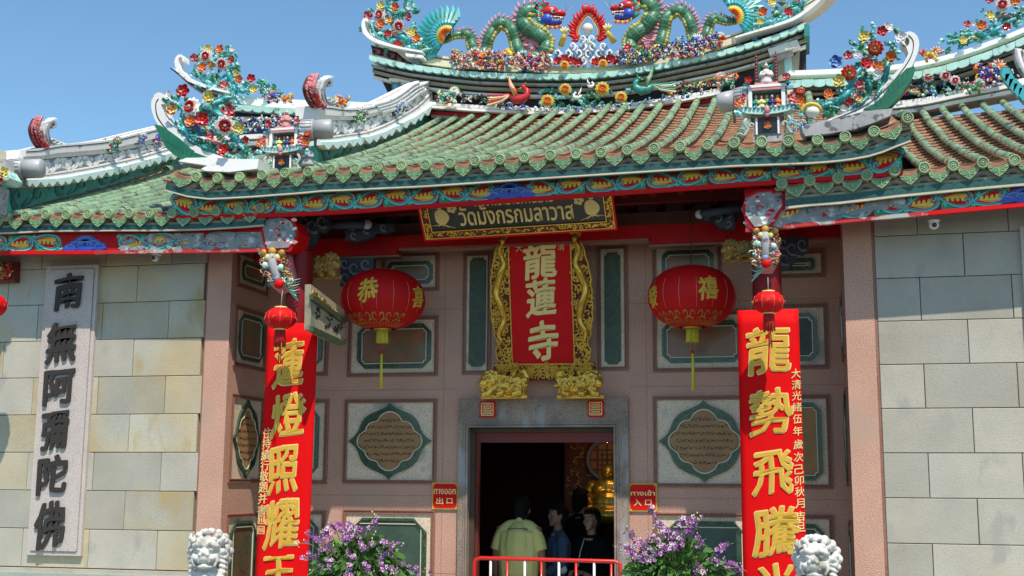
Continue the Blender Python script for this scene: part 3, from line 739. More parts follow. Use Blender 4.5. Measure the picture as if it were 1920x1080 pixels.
def roof(nm, xs, ze, Ye, Ytop, x0, x1, rows_sep, depth_end=None, skip_disc=()):
    """xs: centres of the rolls; ze(x): height of the tile ends"""
    b = MB()
    PS = .21
    n = int((Ytop-Ye)/PS)
    D = Ytop-Ye
    # clay pan tiles, one stepped strip between each pair of rolls
    lim = (lambda x: 1e9) if depth_end is None else depth_end
    allx = [x0]+list(xs)+[x1]
    for a, c in zip(allx, allx[1:]):
        if c-a < .02: continue
        zt = ze((a+c)/2)
        for i in range(n):
            d0, d1 = i*PS, (i+1)*PS+.02
            if d0 > min(lim(a), lim(c)): break
            y0, y1 = Ye+.04+d0, Ye+.04+d1; za = zt-.038+slopez(d0)+.016; zb_ = zt-.038+slopez(d1)-.002
            vs = []
            for (y, z) in ((y0, za-.034), (y0+.004, za-.020), (y0, za-.018), (y0, za), (y1, zb_-.022)):
                for k in range(4): u = k/3; vs.append((a+(c-a)*u, y, z-.02*(1-(2*u-1)**2)))
            b.add(vs, [(0, 1, 5, 4), (1, 2, 6, 5), (2, 3, 7, 6)], 'pan_shade'); b.add(vs, [(j*4+q, j*4+q+1, j*4+q+5, j*4+q+4) for j in (1, 2, 3) for q in range(3)], 'pan')  # dark strip under each step drawn as a shadow line
    rf = b.build(nm, temple)
    pan = None
    rest = MB(); sep = 0; bar = []
    for x in xs:
        z0_ = ze(x); k = 0; d = .03
        while d < min(D, lim(x)):
            an = slopea(d); bar.append((d, x, z0_+slopez(d), an)); d += .245*math.cos(an)
    bar.sort(key=lambda t: t[0])
    dv = [v.co.copy() for v in ME_BAR.vertices]; df_ = [(tuple(p.vertices), p.material_index) for p in ME_BAR.polygons]
    mms = list(ME_BAR.materials)
    rj = random.Random(len(bar))
    for i, (d, x, z, an) in enumerate(bar):
        mw = Matrix.Translation((x+rj.gauss(0, .0022), Ye+d, z+rj.gauss(0, .0018)))@Matrix.Rotation(an+rj.gauss(0, .008), 4, 'X')@Matrix.Rotation(rj.gauss(0, .010), 4, 'Z')
        if i < rows_sep: inst('barrel_tile', ME_BAR, rf, mw)
        else:
            o = len(rest.v); rest.v += [tuple(mw@v) for v in dv]
            for f, mi_ in df_: rest.f.append(tuple(q+o for q in f)); rest.m.append(rest.mi(mms[mi_])); rest.sm.append(True)
    if rest.v: o = rest.build('barrel_tile_field', rf); o['kind'] = 'stuff'
    for x in xs: inst('tile_end', ME_DISC, rf, Matrix.Translation((x+rj.gauss(0, .003), Ye+rj.gauss(0, .004), ze(x)+rj.gauss(0, .003)))@Matrix.Rotation(rj.uniform(0, 6), 4, 'Y')@Matrix.Rotation(rj.gauss(0, .04), 4, 'X')@Matrix.Rotation(rj.gauss(0, .05), 4, 'Z'))
    for a, c in zip(xs, xs[1:]):
        m_ = (a+c)/2; sl_ = math.atan2(ze(c)-ze(a), c-a); sc = (c-a)/.235
        inst('drip_tile', ME_DRIP, rf, Matrix.Translation((m_, Ye+.02, (ze(a)+ze(c))/2-.040+rj.gauss(0, .002)))@Matrix.Rotation(-sl_+rj.gauss(0, .025), 4, 'Y')@Matrix.Rotation(rj.gauss(0, .04), 4, 'X')@Matrix.Scale(sc, 4, (1, 0, 0)))
    return rf
def eave_trim(rf, zdisc, x0, x1, Y, xs, hb=.11, hg=.085, t=.25, gr=.115, mo=.022):
    """beige board with black tufts, dark green band, pale moulding, following the eave curve"""
    n = 60; X = [x0+(x1-x0)*i/n for i in range(n+1)]
    def strip(name, za, zb_, yf, m, yb=None):
        b = MB(); k = n+1
        vs = [(x, yf, za(x)) for x in X]+[(x, yf, zb_(x)) for x in X]+[(x, yb or yf+t, za(x)) for x in X]+[(x, yb or yf+t, zb_(x)) for x in X]
        fs = []
        for i in range(n): fs += [(i, i+1, k+i+1, k+i), (i, i+1, 2*k+i+1, 2*k+i), (k+i, k+i+1, 3*k+i+1, 3*k+i)]
        fs += [(0, k, 3*k, 2*k), (n, n+k, 3*k+n, 2*k+n)]
        b.add(vs, fs, m); return b.build(name, rf)
    bd = strip('eave_board', lambda x: zdisc(x)-gr-hb, lambda x: zdisc(x)-.05, Y, 'board')
    for a, c in zip(xs, xs[1:]):
        x = a; sl_ = math.atan2(zdisc(c)-zdisc(a), c-a)
        inst('painted_tuft', ME_TUFT, bd, Matrix.Translation((x, Y, zdisc(x)-gr-hb+.028))@Matrix.Rotation(-sl_, 4, 'Y'))
    strip('green_band', lambda x: zdisc(x)-gr-hb-hg, lambda x: zdisc(x)-gr-hb-.0, Y-.012, 'bandg')
    strip('pale_moulding', lambda x: zdisc(x)-gr-hb-hg-mo, lambda x: zdisc(x)-gr-hb-hg-.001, Y-.013, 'mould', Y+.02)
def xs_from(a, step, n): return [a+step*i for i in range(n)]
# centre (portico) roof
CD = [(305, 318), (349, 330), (390, 334.5), (433, 332), (475, 329.5), (516, 326), (562, 322.5), (605, 318), (647, 316.5), (694, 314), (784, 309.5), (877, 303), (969, 296), (1375, 268), (1426, 266), (1480, 264), (1536, 261), (1588, 256), (1641, 246), (1703, 220)]
YE = -1.62
zc = pz(CD, YE)
cx_ = [P(306, 320, YE).x+.03]+xs_from(-5.685, .2349, 28)+[P(1702, 222, YE).x]
rc = roof('portico_roof', cx_[1:-1], zc, YE, 3.25, cx_[0]-.05, cx_[-1]+.03, 290)
for x in (cx_[0], cx_[-1]):      # the corner rolls lie along the verge
    for k in range(3):
        mw = Matrix.Translation((x, YE+.24*k, zc(x)+slopez(.24*k)))@Matrix.Rotation(slopea(0), 4, 'X'); inst('barrel_tile', ME_BAR, rc, mw)
inst('tile_end', ME_DISC, rc, Matrix.Translation((cx_[-1], YE, zc(cx_[-1]))))
for a, c in ((cx_[0], cx_[1]), (cx_[-2], cx_[-1])):
    sl_ = math.atan2(zc(c)-zc(a), c-a)
    inst('drip_tile', ME_DRIP, rc, Matrix.Translation(((a+c)/2, YE+.02, (zc(a)+zc(c))/2-.04))@Matrix.Rotation(-sl_, 4, 'Y')@Matrix.Scale((c-a)/.235, 4, (1, 0, 0)))
# the trim's pale moulding must meet the painted beam top: measure the gap
eave_trim(rc, zc, cx_[0]-.02, cx_[-1]+.02, YE+.06, cx_[1:], hb=.055, hg=.055, t=.12, gr=.075, mo=.014)
# side roofs
LD = [(-300, 416), (8, 406), (83, 402), (205, 400.5), (290, 400), (370, 398), (452, 393), (497, 389)]
YS = -1.45
zl = pz(LD, YS); xs_l = xs_from(-7.91-.237*10, .237, 23)
rl = roof('left_side_roof', xs_l, zl, YS, 3.3, -10.4, xs_l[-1]+.06, 290, depth_end=lambda x: 1e9 if x < -5.95 else .22)
eave_trim(rl, zl, -10.4, P(490, 430, YS).x, YS+.06, xs_l[:-1], hb=.03, hg=.05, t=.1, gr=.075, mo=.014)
RD = [(1452, 344), (1470, 343), (1519, 337), (1573, 333), (1625, 327), (1680, 320), (1730, 315), (1787, 309), (1850, 303), (1905, 298), (2200, 276)]
zr = pz(RD, YS); xs_r = xs_from(-.125, .2385, 17)
rr_ = roof('right_side_roof', xs_r, zr, YS, 3.3, xs_r[0]-.06, 3.9, 290, depth_end=lambda x: 1e9 if x > .93 else .22)
eave_trim(rr_, zr, P(1472, 360, YS).x, 3.9, YS+.06, xs_r, hb=.055, hg=.062, t=.1, gr=.085, mo=.02)
# roof undersides
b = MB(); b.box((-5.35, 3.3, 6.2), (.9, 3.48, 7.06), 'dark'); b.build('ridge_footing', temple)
b = MB()
for (xa, xb, zf, Ya) in ((cx_[0], cx_[-1], zc, YE+.12), (-10.4, -5.9, zl, YS+.12), (.9, 3.9, zr, YS+.12)):
    n = 14; 
    for i in range(n):
        for j in range(6):
            d0, d1 = j*(5.0-.05)/6, (j+1)*(5.0-.05)/6; A, B = xa+(xb-xa)*i/n, xa+(xb-xa)*(i+1)/n
            za = min(zf(A), 5.1); z2 = min(zf(B), 5.1)
            b.add([(A, Ya+d0, za-.11+slopez(d0)), (B, Ya+d0, z2-.11+slopez(d0)), (B, Ya+d1, z2-.11+slopez(d1)), (A, Ya+d1, za-.11+slopez(d1))], [(0, 1, 2, 3)], 'wood')
b.build('roof_boarding', temple)
# ================================================================ ridges, fins and horns
class Strip:
    """a band between two surveyed curves; pr(px, py, w) gives the place, w metres proud of the wall plane"""
    def __init__(s, pr, top, bot, n=6):
        s.pr = pr; s.t = crv(top, n); s.b = crv(bot, n); s.n = len(s.t)-1
        assert len(s.t) == len(s.b)
        mid = [((a[0]+c[0])/2, (a[1]+c[1])/2) for a, c in zip(s.t, s.b)]
        s.cum = [0]
        for p, q in zip(mid, mid[1:]): s.cum.append(s.cum[-1]+math.hypot(q[0]-p[0], q[1]-p[1]))
        s.L = s.cum[-1]; s.H = sum(math.hypot(a[0]-c[0], a[1]-c[1]) for a, c in zip(s.t, s.b))/len(s.t)
    def at(s, u, v, w=0):
        u = max(0, min(s.L, u)); i = 0
        while i < s.n-1 and s.cum[i+1] < u: i += 1
        k = (u-s.cum[i])/max(1e-6, s.cum[i+1]-s.cum[i])
        f = .5-v/s.H
        tp = [s.t[i][a]+(s.t[i+1][a]-s.t[i][a])*k for a in (0, 1)]; bt = [s.b[i][a]+(s.b[i+1][a]-s.b[i][a])*k for a in (0, 1)]
        return s.pr(tp[0]+(bt[0]-tp[0])*f, tp[1]+(bt[1]-tp[1])*f, w)
    T = at
    def solid(s, b, w0, w1, m):
        k = s.n+1
        vs = [s.pr(*p, w1) for p in s.t]+[s.pr(*p, w1) for p in s.b]+[s.pr(*p, w0) for p in s.t]+[s.pr(*p, w0) for p in s.b]
        fs = []
        for i in range(s.n):
            fs += [(i, i+1, k+i+1, k+i), (i, i+1, 2*k+i+1, 2*k+i), (k+i, k+i+1, 3*k+i+1, 3*k+i), (2*k+i, 2*k+i+1, 3*k+i+1, 3*k+i)]
        fs += [(0, k, 3*k, 2*k), (s.n, s.n+k, 3*k+s.n, 2*k+s.n)]
        b.add(vs, fs, m); return s
    def scrolls(s, b, cell, w0, w1, m, wd=.14, two=True):
        n = max(1, int(round(s.L/cell))); c = s.L/n; H = s.H
        for i in range(n):
            u = c*(i+.5); sg = 1 if i % 2 else -1; r = min(H*.40, c*.42)
            b.ribbon([(x, y) for x, y in spiral(u, 0, r, r*.15, PI*.5*sg, PI*.5*sg+sg*5.2, 16)], [H*wd, H*wd*.6], s.at, w0, w1, m)
            b.ribbon(crv([(u-c*.75, -sg*H*.42), (u-c*.35, -sg*H*.30), (u-c*.1, sg*H*.2), (u+c*.1, sg*r*.9)], 4), [H*wd*.5, H*wd*1.1, H*wd*.8], s.at, w0, w1-.001, m)
            if two: b.ribbon([(u+c*.3, sg*H*.38), (u+c*.48, sg*H*.1)], [H*wd*1.3, H*wd*.2], s.at, w0, w1-.002, m)
def PY(Y): return lambda x, y, w: P(x, y, Y)+V((0, -w, 0))
def PXX(X): return lambda x, y, w: PX(x, y, X)+V((w, 0, 0))
def dn(pts, k): return [(x, y+k) for x, y in pts]
def teeth(b, st, cell, drop, w0, w1, m, point=True, m2=None):
    """hanging scalloped tile noses along the lower edge of a strip"""
    n = max(1, int(st.L/cell)); c = st.L/n; H = st.H
    for i in range(n):
        u = c*i; y0 = -H/2
        poly = [(u, y0+H*.9), (u+c*.02, y0), (u+c*.2, y0-drop*.5), (u+c*.5, y0-drop), (u+c*.8, y0-drop*.5), (u+c*.98, y0), (u+c, y0+H*.9)] if point else \
               [(u, y0+H*.9)]+[(u+c*(.5-.5*math.cos(a)), y0-drop*math.sin(a)) for a in [PI*k/6 for k in range(7)]]+[(u+c, y0+H*.9)]
        b.prism(poly, st.at, w0, w1+(.012 if i % 2 else 0), m if (i % 2 or not m2) else m2)

# ---- main ridge along the top of the portico roof
YM = 3.45; pm = PY(YM)
mr = MB()
tealT = [(705, 120), (745, 130), (791, 139), (880, 150), (947, 154), (1055, 156), (1130, 153), (1215, 142), (1305, 124), (1380, 107), (1455, 84), (1511, 62)]
wallT = [(x, y+9) for x, y in tealT]
wallB = [(735, 190), (770, 203), (800, 205), (880, 208), (947, 210), (1055, 212), (1130, 209), (1215, 198), (1290, 186), (1352, 176), (1440, 160), (1512, 150)]
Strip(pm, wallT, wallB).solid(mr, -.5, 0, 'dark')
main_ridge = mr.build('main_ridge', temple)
b = MB()
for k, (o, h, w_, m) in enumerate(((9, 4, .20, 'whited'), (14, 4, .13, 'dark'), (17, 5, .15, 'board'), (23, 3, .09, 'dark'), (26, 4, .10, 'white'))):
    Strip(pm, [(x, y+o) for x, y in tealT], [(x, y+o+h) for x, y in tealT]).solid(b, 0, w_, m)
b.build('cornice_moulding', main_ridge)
st = Strip(pm, [(x, y-5) for x, y in tealT], [(x, y+2) for x, y in tealT])
b = MB(); st.solid(b, -.35, .26, 'aqua'); b2 = MB(); teeth(b, st, 17, 4, .24, .285, 'aqua', point=False); b.build('aqua_tile_course', main_ridge)
b = MB(); Strip(pm, [(x, y-10) for x, y in tealT], [(x, y-7) for x, y in tealT]).solid(b, -.3, .12, 'dark'); b.build('painted_shadow_gap', main_ridge)  # solid dark strip painted as the shade in this gap
marT = [(700, 96), (735, 106), (775, 118), (813, 126), (880, 136), (960, 138), (1047, 138), (1140, 134), (1235, 120), (1355, 90), (1455, 62), (1505, 38)]
sm = Strip(pm, [(x, y-4) for x, y in marT], [(x, y+9) for x, y in marT])
b = MB(); sm.solid(b, -.25, .06, 'pinkg'); q = b.build('maroon_scroll_band', main_ridge)
b = MB(); sm.scrolls(b, 14, .06, .085, 'maroon', .13); q2 = b.build('raised_scrollwork', q)
b = MB(); Strip(pm, [(x, y+9) for x, y in marT], [(x, y+12) for x, y in marT]).solid(b, -.25, .10, 'white')
Strip(pm, [(x, y-7) for x, y in marT], [(x, y-4) for x, y in marT]).solid(b, -.25, .10, 'maroon'); b.build('white_fillet', main_ridge)
railT = [(684, 55), (688, 70), (706, 84), (735, 94), (775, 104), (813, 109), (860, 115), (960, 122), (1060, 124), (1180, 118), (1270, 103), (1355, 77), (1425, 54), (1490, 26), (1535, -2), (1560, -22)]
def thick(pts, f): return [(x, y+f(i/(len(pts)-1))) for i, (x, y) in enumerate(pts)]
rb = [(690, 50), (697, 68), (712, 82), (742, 98)]+[(x, y+14) for x, y in railT[4:-3]]+[(1497, 34), (1544, 4), (1568, -18)]
sr = Strip(pm, railT, [(x, y+5) if i > 3 else (x, y) for i, (x, y) in enumerate(rb)])
b = MB(); sr.solid(b, -.3, .16, 'creamr'); q = b.build('cream_ridge_rail', main_ridge)
b = MB(); b.ribbon([(u, sr.H*.22) for u in [sr.L*i/60 for i in range(61)]], 1.2, sr.at, .16, .168, 'ink'); b.build('rail_line', q)
# inner horn strokes at the left end
def stroke(b, pts, wd, Y, t, m, n=6):
    c = crv(pts, n); k = len(c)
    b.ribbon(c, wd, lambda u, v, w: P(u, v, Y)+V((0, -w, 0)), 0, t, m)
b = MB(); stroke(b, [(700, 49), (693, 46), (690, 56), (694, 70), (707, 82), (730, 91), (760, 99), (800, 106)], [4, 5, 6, 7, 7, 6, 4, 3], YM-.15, .2, 'white'); b.build('white_horn', main_ridge)
b = MB(); stroke(b, [(1550, -14), (1545, 0), (1525, 20), (1495, 42), (1460, 56), (1420, 68), (1380, 80)], [3, 5, 6, 6, 5, 4, 3], YM-.15, .2, 'white'); b.build('white_horn', main_ridge)
# lower rails of the ridge wall
LR = [(812, 197), (880, 202), (947, 206), (1020, 209), (1100, 206), (1180, 200), (1265, 188), (1352, 172)]
for o, h, m, w_ in ((0, 5, 'white', .16), (5, 3, 'ink', .10), (8, 5, 'white', .20), (13, 3, 'ink', .1), (17, 4, 'red', .14), (21, 6, 'whited', .1)):
    b = MB(); Strip(pm, [(x, y+o) for x, y in LR], [(x, y+o+h) for x, y in LR]).solid(b, -.3, w_, m); b.build('white_rail' if m != 'red' else 'red_line', main_ridge)
# gable ends: teal box bracket left, post and box right
b = MB(); T = lambda x, y, w: P(x, y, YM)+V((0, -w, 0))
b.prism([(738, 158), (758, 160), (760, 182), (740, 181)], T, -.3, .1, 'teal'); b.prism([(742, 163), (750, 163), (750, 172), (742, 172)], T, .1, .11, 'sky'); b.prism([(736, 152), (776, 156), (776, 161), (736, 158)], T, -.3, .14, 'white'); b.prism([(757, 161), (770, 162), (764, 174), (757, 172)], T, -.3, .08, 'whited')
b.build('gable_bracket', main_ridge)
b = MB(); b.prism([(1486, 110), (1500, 95), (1497, 150), (1450, 156), (1448, 120)], T, -.3, .05, 'board'); b.prism([(1508, 60), (1518, 62), (1518, 82), (1508, 84)], T, -.4, .3, 'teal')
b.prism([(1470, 112), (1484, 108), (1486, 138), (1472, 140)], T, .05, .06, 'aqua'); b.prism([(1440, 100), (1495, 84), (1500, 96), (1444, 112)], T, -.2, .2, 'white'); b.prism([(1450, 116), (1488, 104), (1488, 108), (1452, 122)], T, -.2, .14, 'whited')
b.build('gable_bracket', main_ridge)
# little block bracket in front of left maroon band
b = MB(); b.prism([(774, 115), (806, 119), (808, 124), (776, 121)], T, 0, .34, 'white'); b.prism([(784, 121), (797, 123), (796, 136), (784, 134)], T, 0, .28, 'plastd'); b.build('corbel', main_ridge)
# wavy coloured ribs on the ridge wall, both sides of the flowers
for pts in ([(862, 166), (885, 164), (905, 172), (925, 176), (950, 178), (965, 174)], [(1262, 168), (1285, 158), (1305, 156), (1325, 150), (1345, 146)]):
    for k, m in enumerate(('yelp', 'plastd', 'mgreen', 'maroon')):
        b = MB(); c = [P(x, y+2+k*6.5, YM)+V((0, -.05, 0)) for x, y in crv([(x+k*3, y) for x, y in pts], 5)]
        b.tube(c, [.018, .022, .018], m, 6); b.build('wavy_rib', main_ridge)
        if k == 3:
            for i, p in enumerate(c[::3]):
                b = MB(); b.ball(p+V((0, -.03, 0)), .016, 'goldh', 6, 4); b.build('pearl_stud', main_ridge)

# ---- descending fins (white openwork crests running down the slope)
def fin(X, T_, M1, M2, S1, W, xw=.16, whole=True):
    """T_: top edge, M1/M2: upper/lower edge of the openwork panel, S1: lower moulding, W: foot of the wall"""
    pr = PXX(X)
    core = Strip(pr, T_, W); b = MB(); core.solid(b, -xw, 0, 'white'); f = b.build('descending_crest', temple)
    b = MB(); a = [(x, (y*.35+y2*.65)) for (x, y), (_, y2) in zip(T_, M1)]
    Strip(pr, T_, a).solid(b, -xw-.06, .07, 'white')
    Strip(pr, dn(T_, 3.5), dn(T_, 5)).solid(b, .07, .074, 'ink')
    Strip(pr, a, M1).solid(b, -xw-.02, .035, 'white'); b.build('top_moulding', f)
    pn = Strip(pr, M1, M2); b = MB(); pn.solid(b, 0, .008, 'fin'); q = b.build('openwork_panel', f)
    b = MB(); pn.scrolls(b, pn.H*.95, .008, .04, 'white', .20); pn.scrolls(b, pn.H*.6, .008, .03, 'white', .10); b.build('openwork_scrolls', q)
    Wm = [(x, y+(y2-y)*.0) for (x, y), (_, y2) in zip(S1, W)]
    b = MB(); lm = Strip(pr, M2, S1); lm.solid(b, -xw-.05, .06, 'white'); Strip(pr, dn(M2, 3), dn(M2, 4.5)).solid(b, .06, .064, 'pinkd'); b.build('lower_moulding', f)
    sc = Strip(pr, dn(S1, -1), dn(S1, 5)); b = MB(); sc.solid(b, -xw-.06, .075, 'paleaq'); teeth(b, sc, 15.5, 9, .0, .11, 'paleaq'); b.build('scalloped_tile_fringe', f)
    wl = Strip(pr, dn(S1, 5), W); b = MB(); wl.solid(b, -xw, .02, 'teal'); q = b.build('teal_base_band', f)
    b = MB(); wl.scrolls(b, 42, .02, .03, 'teald', .12); b.build('base_scrollwork', q)
    return f
# left-hand portico crest
fB = fin(-4.95,
    [(590, 198), (612, 200), (640, 204), (680, 201), (715, 192), (745, 178), (772, 164), (797, 152)],
    [(590, 224), (612, 226), (640, 226), (680, 222), (715, 212), (745, 199), (775, 182), (803, 160)],
    [(590, 256), (612, 256), (640, 252), (680, 246), (715, 233), (745, 217), (778, 196), (808, 166)],
    [(590, 268), (612, 267), (640, 263), (680, 256), (715, 244), (745, 229), (783, 208), (815, 176)],
    [(592, 309), (612, 304), (640, 296), (680, 284), (715, 271), (745, 261), (785, 244), (822, 226)])
# white S-curved mouldings at the head of the crest
b = MB()
for k in range(4):
    c = [PX(x+k*4.5, y+k*4.5, -4.9) for x, y in crv([(700, 197), (728, 189), (752, 175), (772, 160), (783, 156)], 6)]
    b.tube(c, .035, 'white', 6)
b.build('curved_head_moulding', fB)
# left wing crest
fA = fin(-8.1,
    [(38, 281), (66, 279), (100, 272), (150, 268), (200, 262), (250, 250), (300, 238), (335, 230)],
    [(38, 301), (66, 300), (100, 296), (150, 292), (200, 287), (250, 277), (300, 266), (335, 258)],
    [(30, 327), (62, 327), (100, 323), (150, 315), (200, 305), (250, 294), (300, 280), (335, 270)],
    [(12, 339), (56, 338), (100, 335), (150, 326), (200, 316), (250, 304), (300, 290), (335, 280)],
    [(5, 402), (50, 388), (100, 374), (150, 360), (200, 346), (250, 332), (300, 318), (335, 308)])
# far right crest head seen at the frame edge
b = MB()
for k in range(4):
    c = [P(x+k*6, y+k*1.5, 1.2) for x, y in crv([(1903, 92), (1908, 115), (1922, 140), (1950, 160), (1990, 175)], 6)]
    b.tube(c, .035, 'white' if k % 2 else 'whited', 6)
fC = b.build('descending_crest', temple)
b = MB()
for k, (x, y) in enumerate(crv([(1882, 136), (1890, 150), (1902, 164), (1916, 176), (1934, 188)], 3)):
    p = P(x, y, 1.12); b.prism([(-.03, .05), (.04, .05), (.045, -.01), (.0, -.10), (-.045, -.03)], lambda u, v, w, p=p: V((p.x+u, p.y-w, p.z+v)), 0, .05+.01*(k % 2), 'cyan' if k % 2 else 'teal')
b.build('scalloped_tile_fringe', fC)

# flame-and-curl finials on the lower ends of the crests
def finial(X, px, py, s):
    """px, py: foot; s: scale in photograph pixels"""
    pr = PXX(X); T = lambda x, y, w: pr(px+x*s, py-y*s, w); rr = random.Random(int(px))
    spine = crv([(4, -2), (-6, 10), (-14, 26), (-18, 44), (-15, 58), (-11, 68)], 5)
    k = (pr(px+1, py, 0)-pr(px, py, 0)).length*s
    b = MB(); b.ribbon(spine, [5, 8, 9, 8, 5, 2], T, -.035, .035, 'maroon'); f = b.build('phoenix_finial', temple)
    b = MB()
    for i in range(1, len(spine)):
        x, y = spine[i]; t = i/len(spine)
        for sd in (-1, 1):
            for q in range(3):
                l = rr.uniform(6, 10)*(1-.3*t); a = PI/2+sd*(1.15-.75*t-.25*q)+.15
                dx, dy = math.cos(a)*l, math.sin(a)*l; m = 'pinkg' if rr.random() < (.75 if t > .4 else .25) else 'redg'; w0 = .01+.03*q
                b.tube([T(x+sd*1.5, y, w0), T(x+dx*.55, y+dy*.45, w0+.012), T(x+dx, y+dy, w0)], [1.7*k, 1.4*k, .3*k], m, 5)
    b.build('flame_feathers', f)
    b = MB(); b.ribbon(crv([(56, -5), (34, -1), (17, 8), (8, 24), (6, 42), (11, 56), (20, 60), (24, 52), (19, 46), (15, 51)], 6), [4, 6, 7, 7, 6, 5.5, 5, 4, 3, 2], T, -.05, .06, 'whited')
    b.ribbon(crv([(50, -4), (30, 2), (13, 14), (8, 30), (9, 46), (16, 55)], 6), [1, 1.6, 1.4, 1], T, .06, .065, 'plastd')
    for i in range(5): b.ribbon([(x, y) for x, y in spiral(22+i*9, 16-i*3.2, 6.5-i*.8, 1.2, 2.6, -3.0, 12)], [2.6, 1.4], T, -.04, .05, 'white')
    for k in range(14):
        t = k/13; x, y = lerp_list([12, 6, 4, 8, 16, 24], t), 14+50*min(1, t*1.15)
        dx, dy = lerp_list([-5, -6, -6, -4, 2, 7], t), lerp_list([3, 3, 4, 6, 7, 3], t)
        b.prism([(x-2, y-3), (x+dx*1.25, y+dy*1.1), (x+2, y+2)], T, -.03, .04, 'white')
    b.build('white_curl', f)
finial(-8.1, 76, 279, .84)
finial(-4.95, 592, 203, .88)

# ---- left wing main ridge with horn; right wing ridge
b = MB(); st = Strip(PY(3.4), [(330, 130), (343, 142), (375, 162), (420, 176), (480, 186), (540, 190), (620, 193), (700, 196)], [(336, 134), (352, 156), (385, 180), (430, 193), (485, 202), (540, 206), (620, 208), (700, 210)])
st.solid(b, -.3, .1, 'white'); q = b.build('left_wing_ridge', temple)
b = MB(); stroke(b, [(354, 122), (352, 113), (345, 112), (341, 122), (346, 138), (362, 154), (395, 168), (440, 180)], [3, 4, 5, 7, 8, 8, 6, 3], 3.25, .16, 'white'); stroke(b, [(332, 136), (350, 150), (378, 172), (420, 186)], [2, 2, 2, 1], 3.24, .2, 'ink'); b.build('white_horn', q)
b = MB(); s2 = Strip(PY(3.38), [(410, 200), (480, 206), (560, 211), (640, 214)], [(410, 206), (480, 213), (560, 218), (640, 221)]); s2.solid(b, -.3, .2, 'aqua'); teeth(b, s2, 18, 5, .18, .22, 'aqua', False); b.build('aqua_tile_course', q)
b = MB(); Strip(PY(3.42), [(345, 204), (480, 212), (560, 217), (640, 220)], [(330, 290), (480, 280), (560, 275), (640, 270)]).solid(b, -.3, .0, 'navy')
Strip(PY(3.42), [(345, 262), (480, 256), (560, 252), (640, 248)], [(345, 270), (480, 264), (560, 260), (640, 256)]).solid(b, 0, .12, 'white'); Strip(PY(3.42), [(345, 276), (480, 270), (560, 266), (640, 262)], [(345, 284), (480, 278), (560, 274), (640, 270)]).solid(b, 0, .15, 'whited')
Strip(PY(3.42), [(345, 222), (480, 222), (560, 225), (640, 228)], [(345, 226), (480, 226), (560, 229), (640, 232)]).solid(b, 0, .08, 'creamr')
Strip(PY(3.42), [(420, 190), (480, 197), (560, 203), (640, 206)], [(410, 200), (480, 206), (560, 211), (640, 214)]).solid(b, -.3, .05, 'navy'); b.build('ridge_wall', q)
YR = 3.4
RT = [(1480, 140), (1560, 137), (1640, 132), (1720, 123), (1790, 106), (1850, 86), (1920, 58), (2000, 20)]
b = MB(); Strip(PY(YR), RT, dn(RT, 9)).solid(b, -.3, .16, 'white'); q = b.build('right_wing_ridge', temple)
b = MB(); Strip(PY(YR), dn(RT, 9), dn(RT, 12)).solid(b, -.3, .08, 'creamr'); Strip(PY(YR), dn(RT, 12), dn(RT, 21)).solid(b, -.3, .04, 'navy'); Strip(PY(YR), dn(RT, 15), dn(RT, 18)).solid(b, .04, .07, 'sky'); b.build('blue_scroll_band', q)
b = MB(); s3 = Strip(PY(YR), dn(RT, 21), dn(RT, 31)); s3.solid(b, -.3, .22, 'aqua'); teeth(b, s3, 22, 5, .22, .245, 'aqua', False, 'aqua'); b.build('aqua_tile_course', q)
b = MB()
for o, h, w_, m in ((32, 5, .16, 'plastd'), (37, 4, .08, 'dark'), (41, 5, .12, 'board')): Strip(PY(YR), dn(RT, o), dn(RT, o+h)).solid(b, -.3, w_, m)
b.build('cornice_moulding', q)
RB = [(1480, 212), (1560, 210), (1640, 205), (1720, 197), (1790, 183), (1850, 172), (1920, 158), (2000, 140)]
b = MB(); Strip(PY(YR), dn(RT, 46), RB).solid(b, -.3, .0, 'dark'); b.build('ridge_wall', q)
for o, h, m, w_ in ((0, 6, 'white', .14), (6, 3, 'plastd', .08), (9, 6, 'white', .20), (15, 3, 'pinkd', .1), (18, 7, 'white', .16)):
    b = MB(); Strip(PY(YR), dn(RB, o-6), dn(RB, o+h-6)).solid(b, -.2, w_, m); b.build('white_rail', q)

# ---- swept horns over the portico corners
YH = -1.5
def horn(outer, leafp, base, lines, m='white', mb='white'):
    T = lambda x, y, w: P(x, y, YH)+V((0, -w, 0))
    b = MB(); b.prism(outer, T, -.10, .08, m); h = b.build('corner_horn', temple)
    b = MB()
    for l in lines: b.ribbon(crv(l, 5), 1.5, T, .08, .085, 'ink')
    b.build('ink_line', h)
    b = MB(); b.prism(base, T, -.14, .12, mb); b.build('horn_base', h)
    b = MB(); b.prism(leafp[0], T, -.05, .11, 'leafd'); q = b.build('green_leaf', h)
    b = MB()
    for l in leafp[1]: b.ribbon(l, 1.1, T, .11, .114, 'teald')
    b.build('leaf_vein', q)
    return h
HL = crv([(317, 199), (310, 193), (313, 187), (318, 190), (314, 181), (304, 178), (295, 185), (291, 202), (297, 226), (312, 249), (334, 272), (360, 290), (390, 303), (430, 312), (490, 318)], 4)+crv([(490, 304), (440, 301), (400, 289), (372, 275), (346, 254), (325, 233), (313, 212), (309, 200)], 4)
horn(HL,
     ([(299, 239), (311, 241), (327, 251), (345, 264), (360, 277), (372, 290), (397, 299), (385, 304), (356, 304), (338, 297), (323, 284), (313, 268), (306, 252)],
      [[(316+k*9, 250+k*6.4), (318+k*8.4, 262+k*5.6), (326+k*7, 274+k*4.4)] for k in range(8)]),
     [(345, 308), (360, 302), (400, 301), (450, 304), (495, 304), (492, 322), (440, 328), (395, 326), (388, 322), (400, 316)],
     [[(305, 190), (300, 200), (303, 222), (318, 244), (345, 270), (372, 288)], [(352, 306), (400, 309), (450, 313), (490, 314)]])
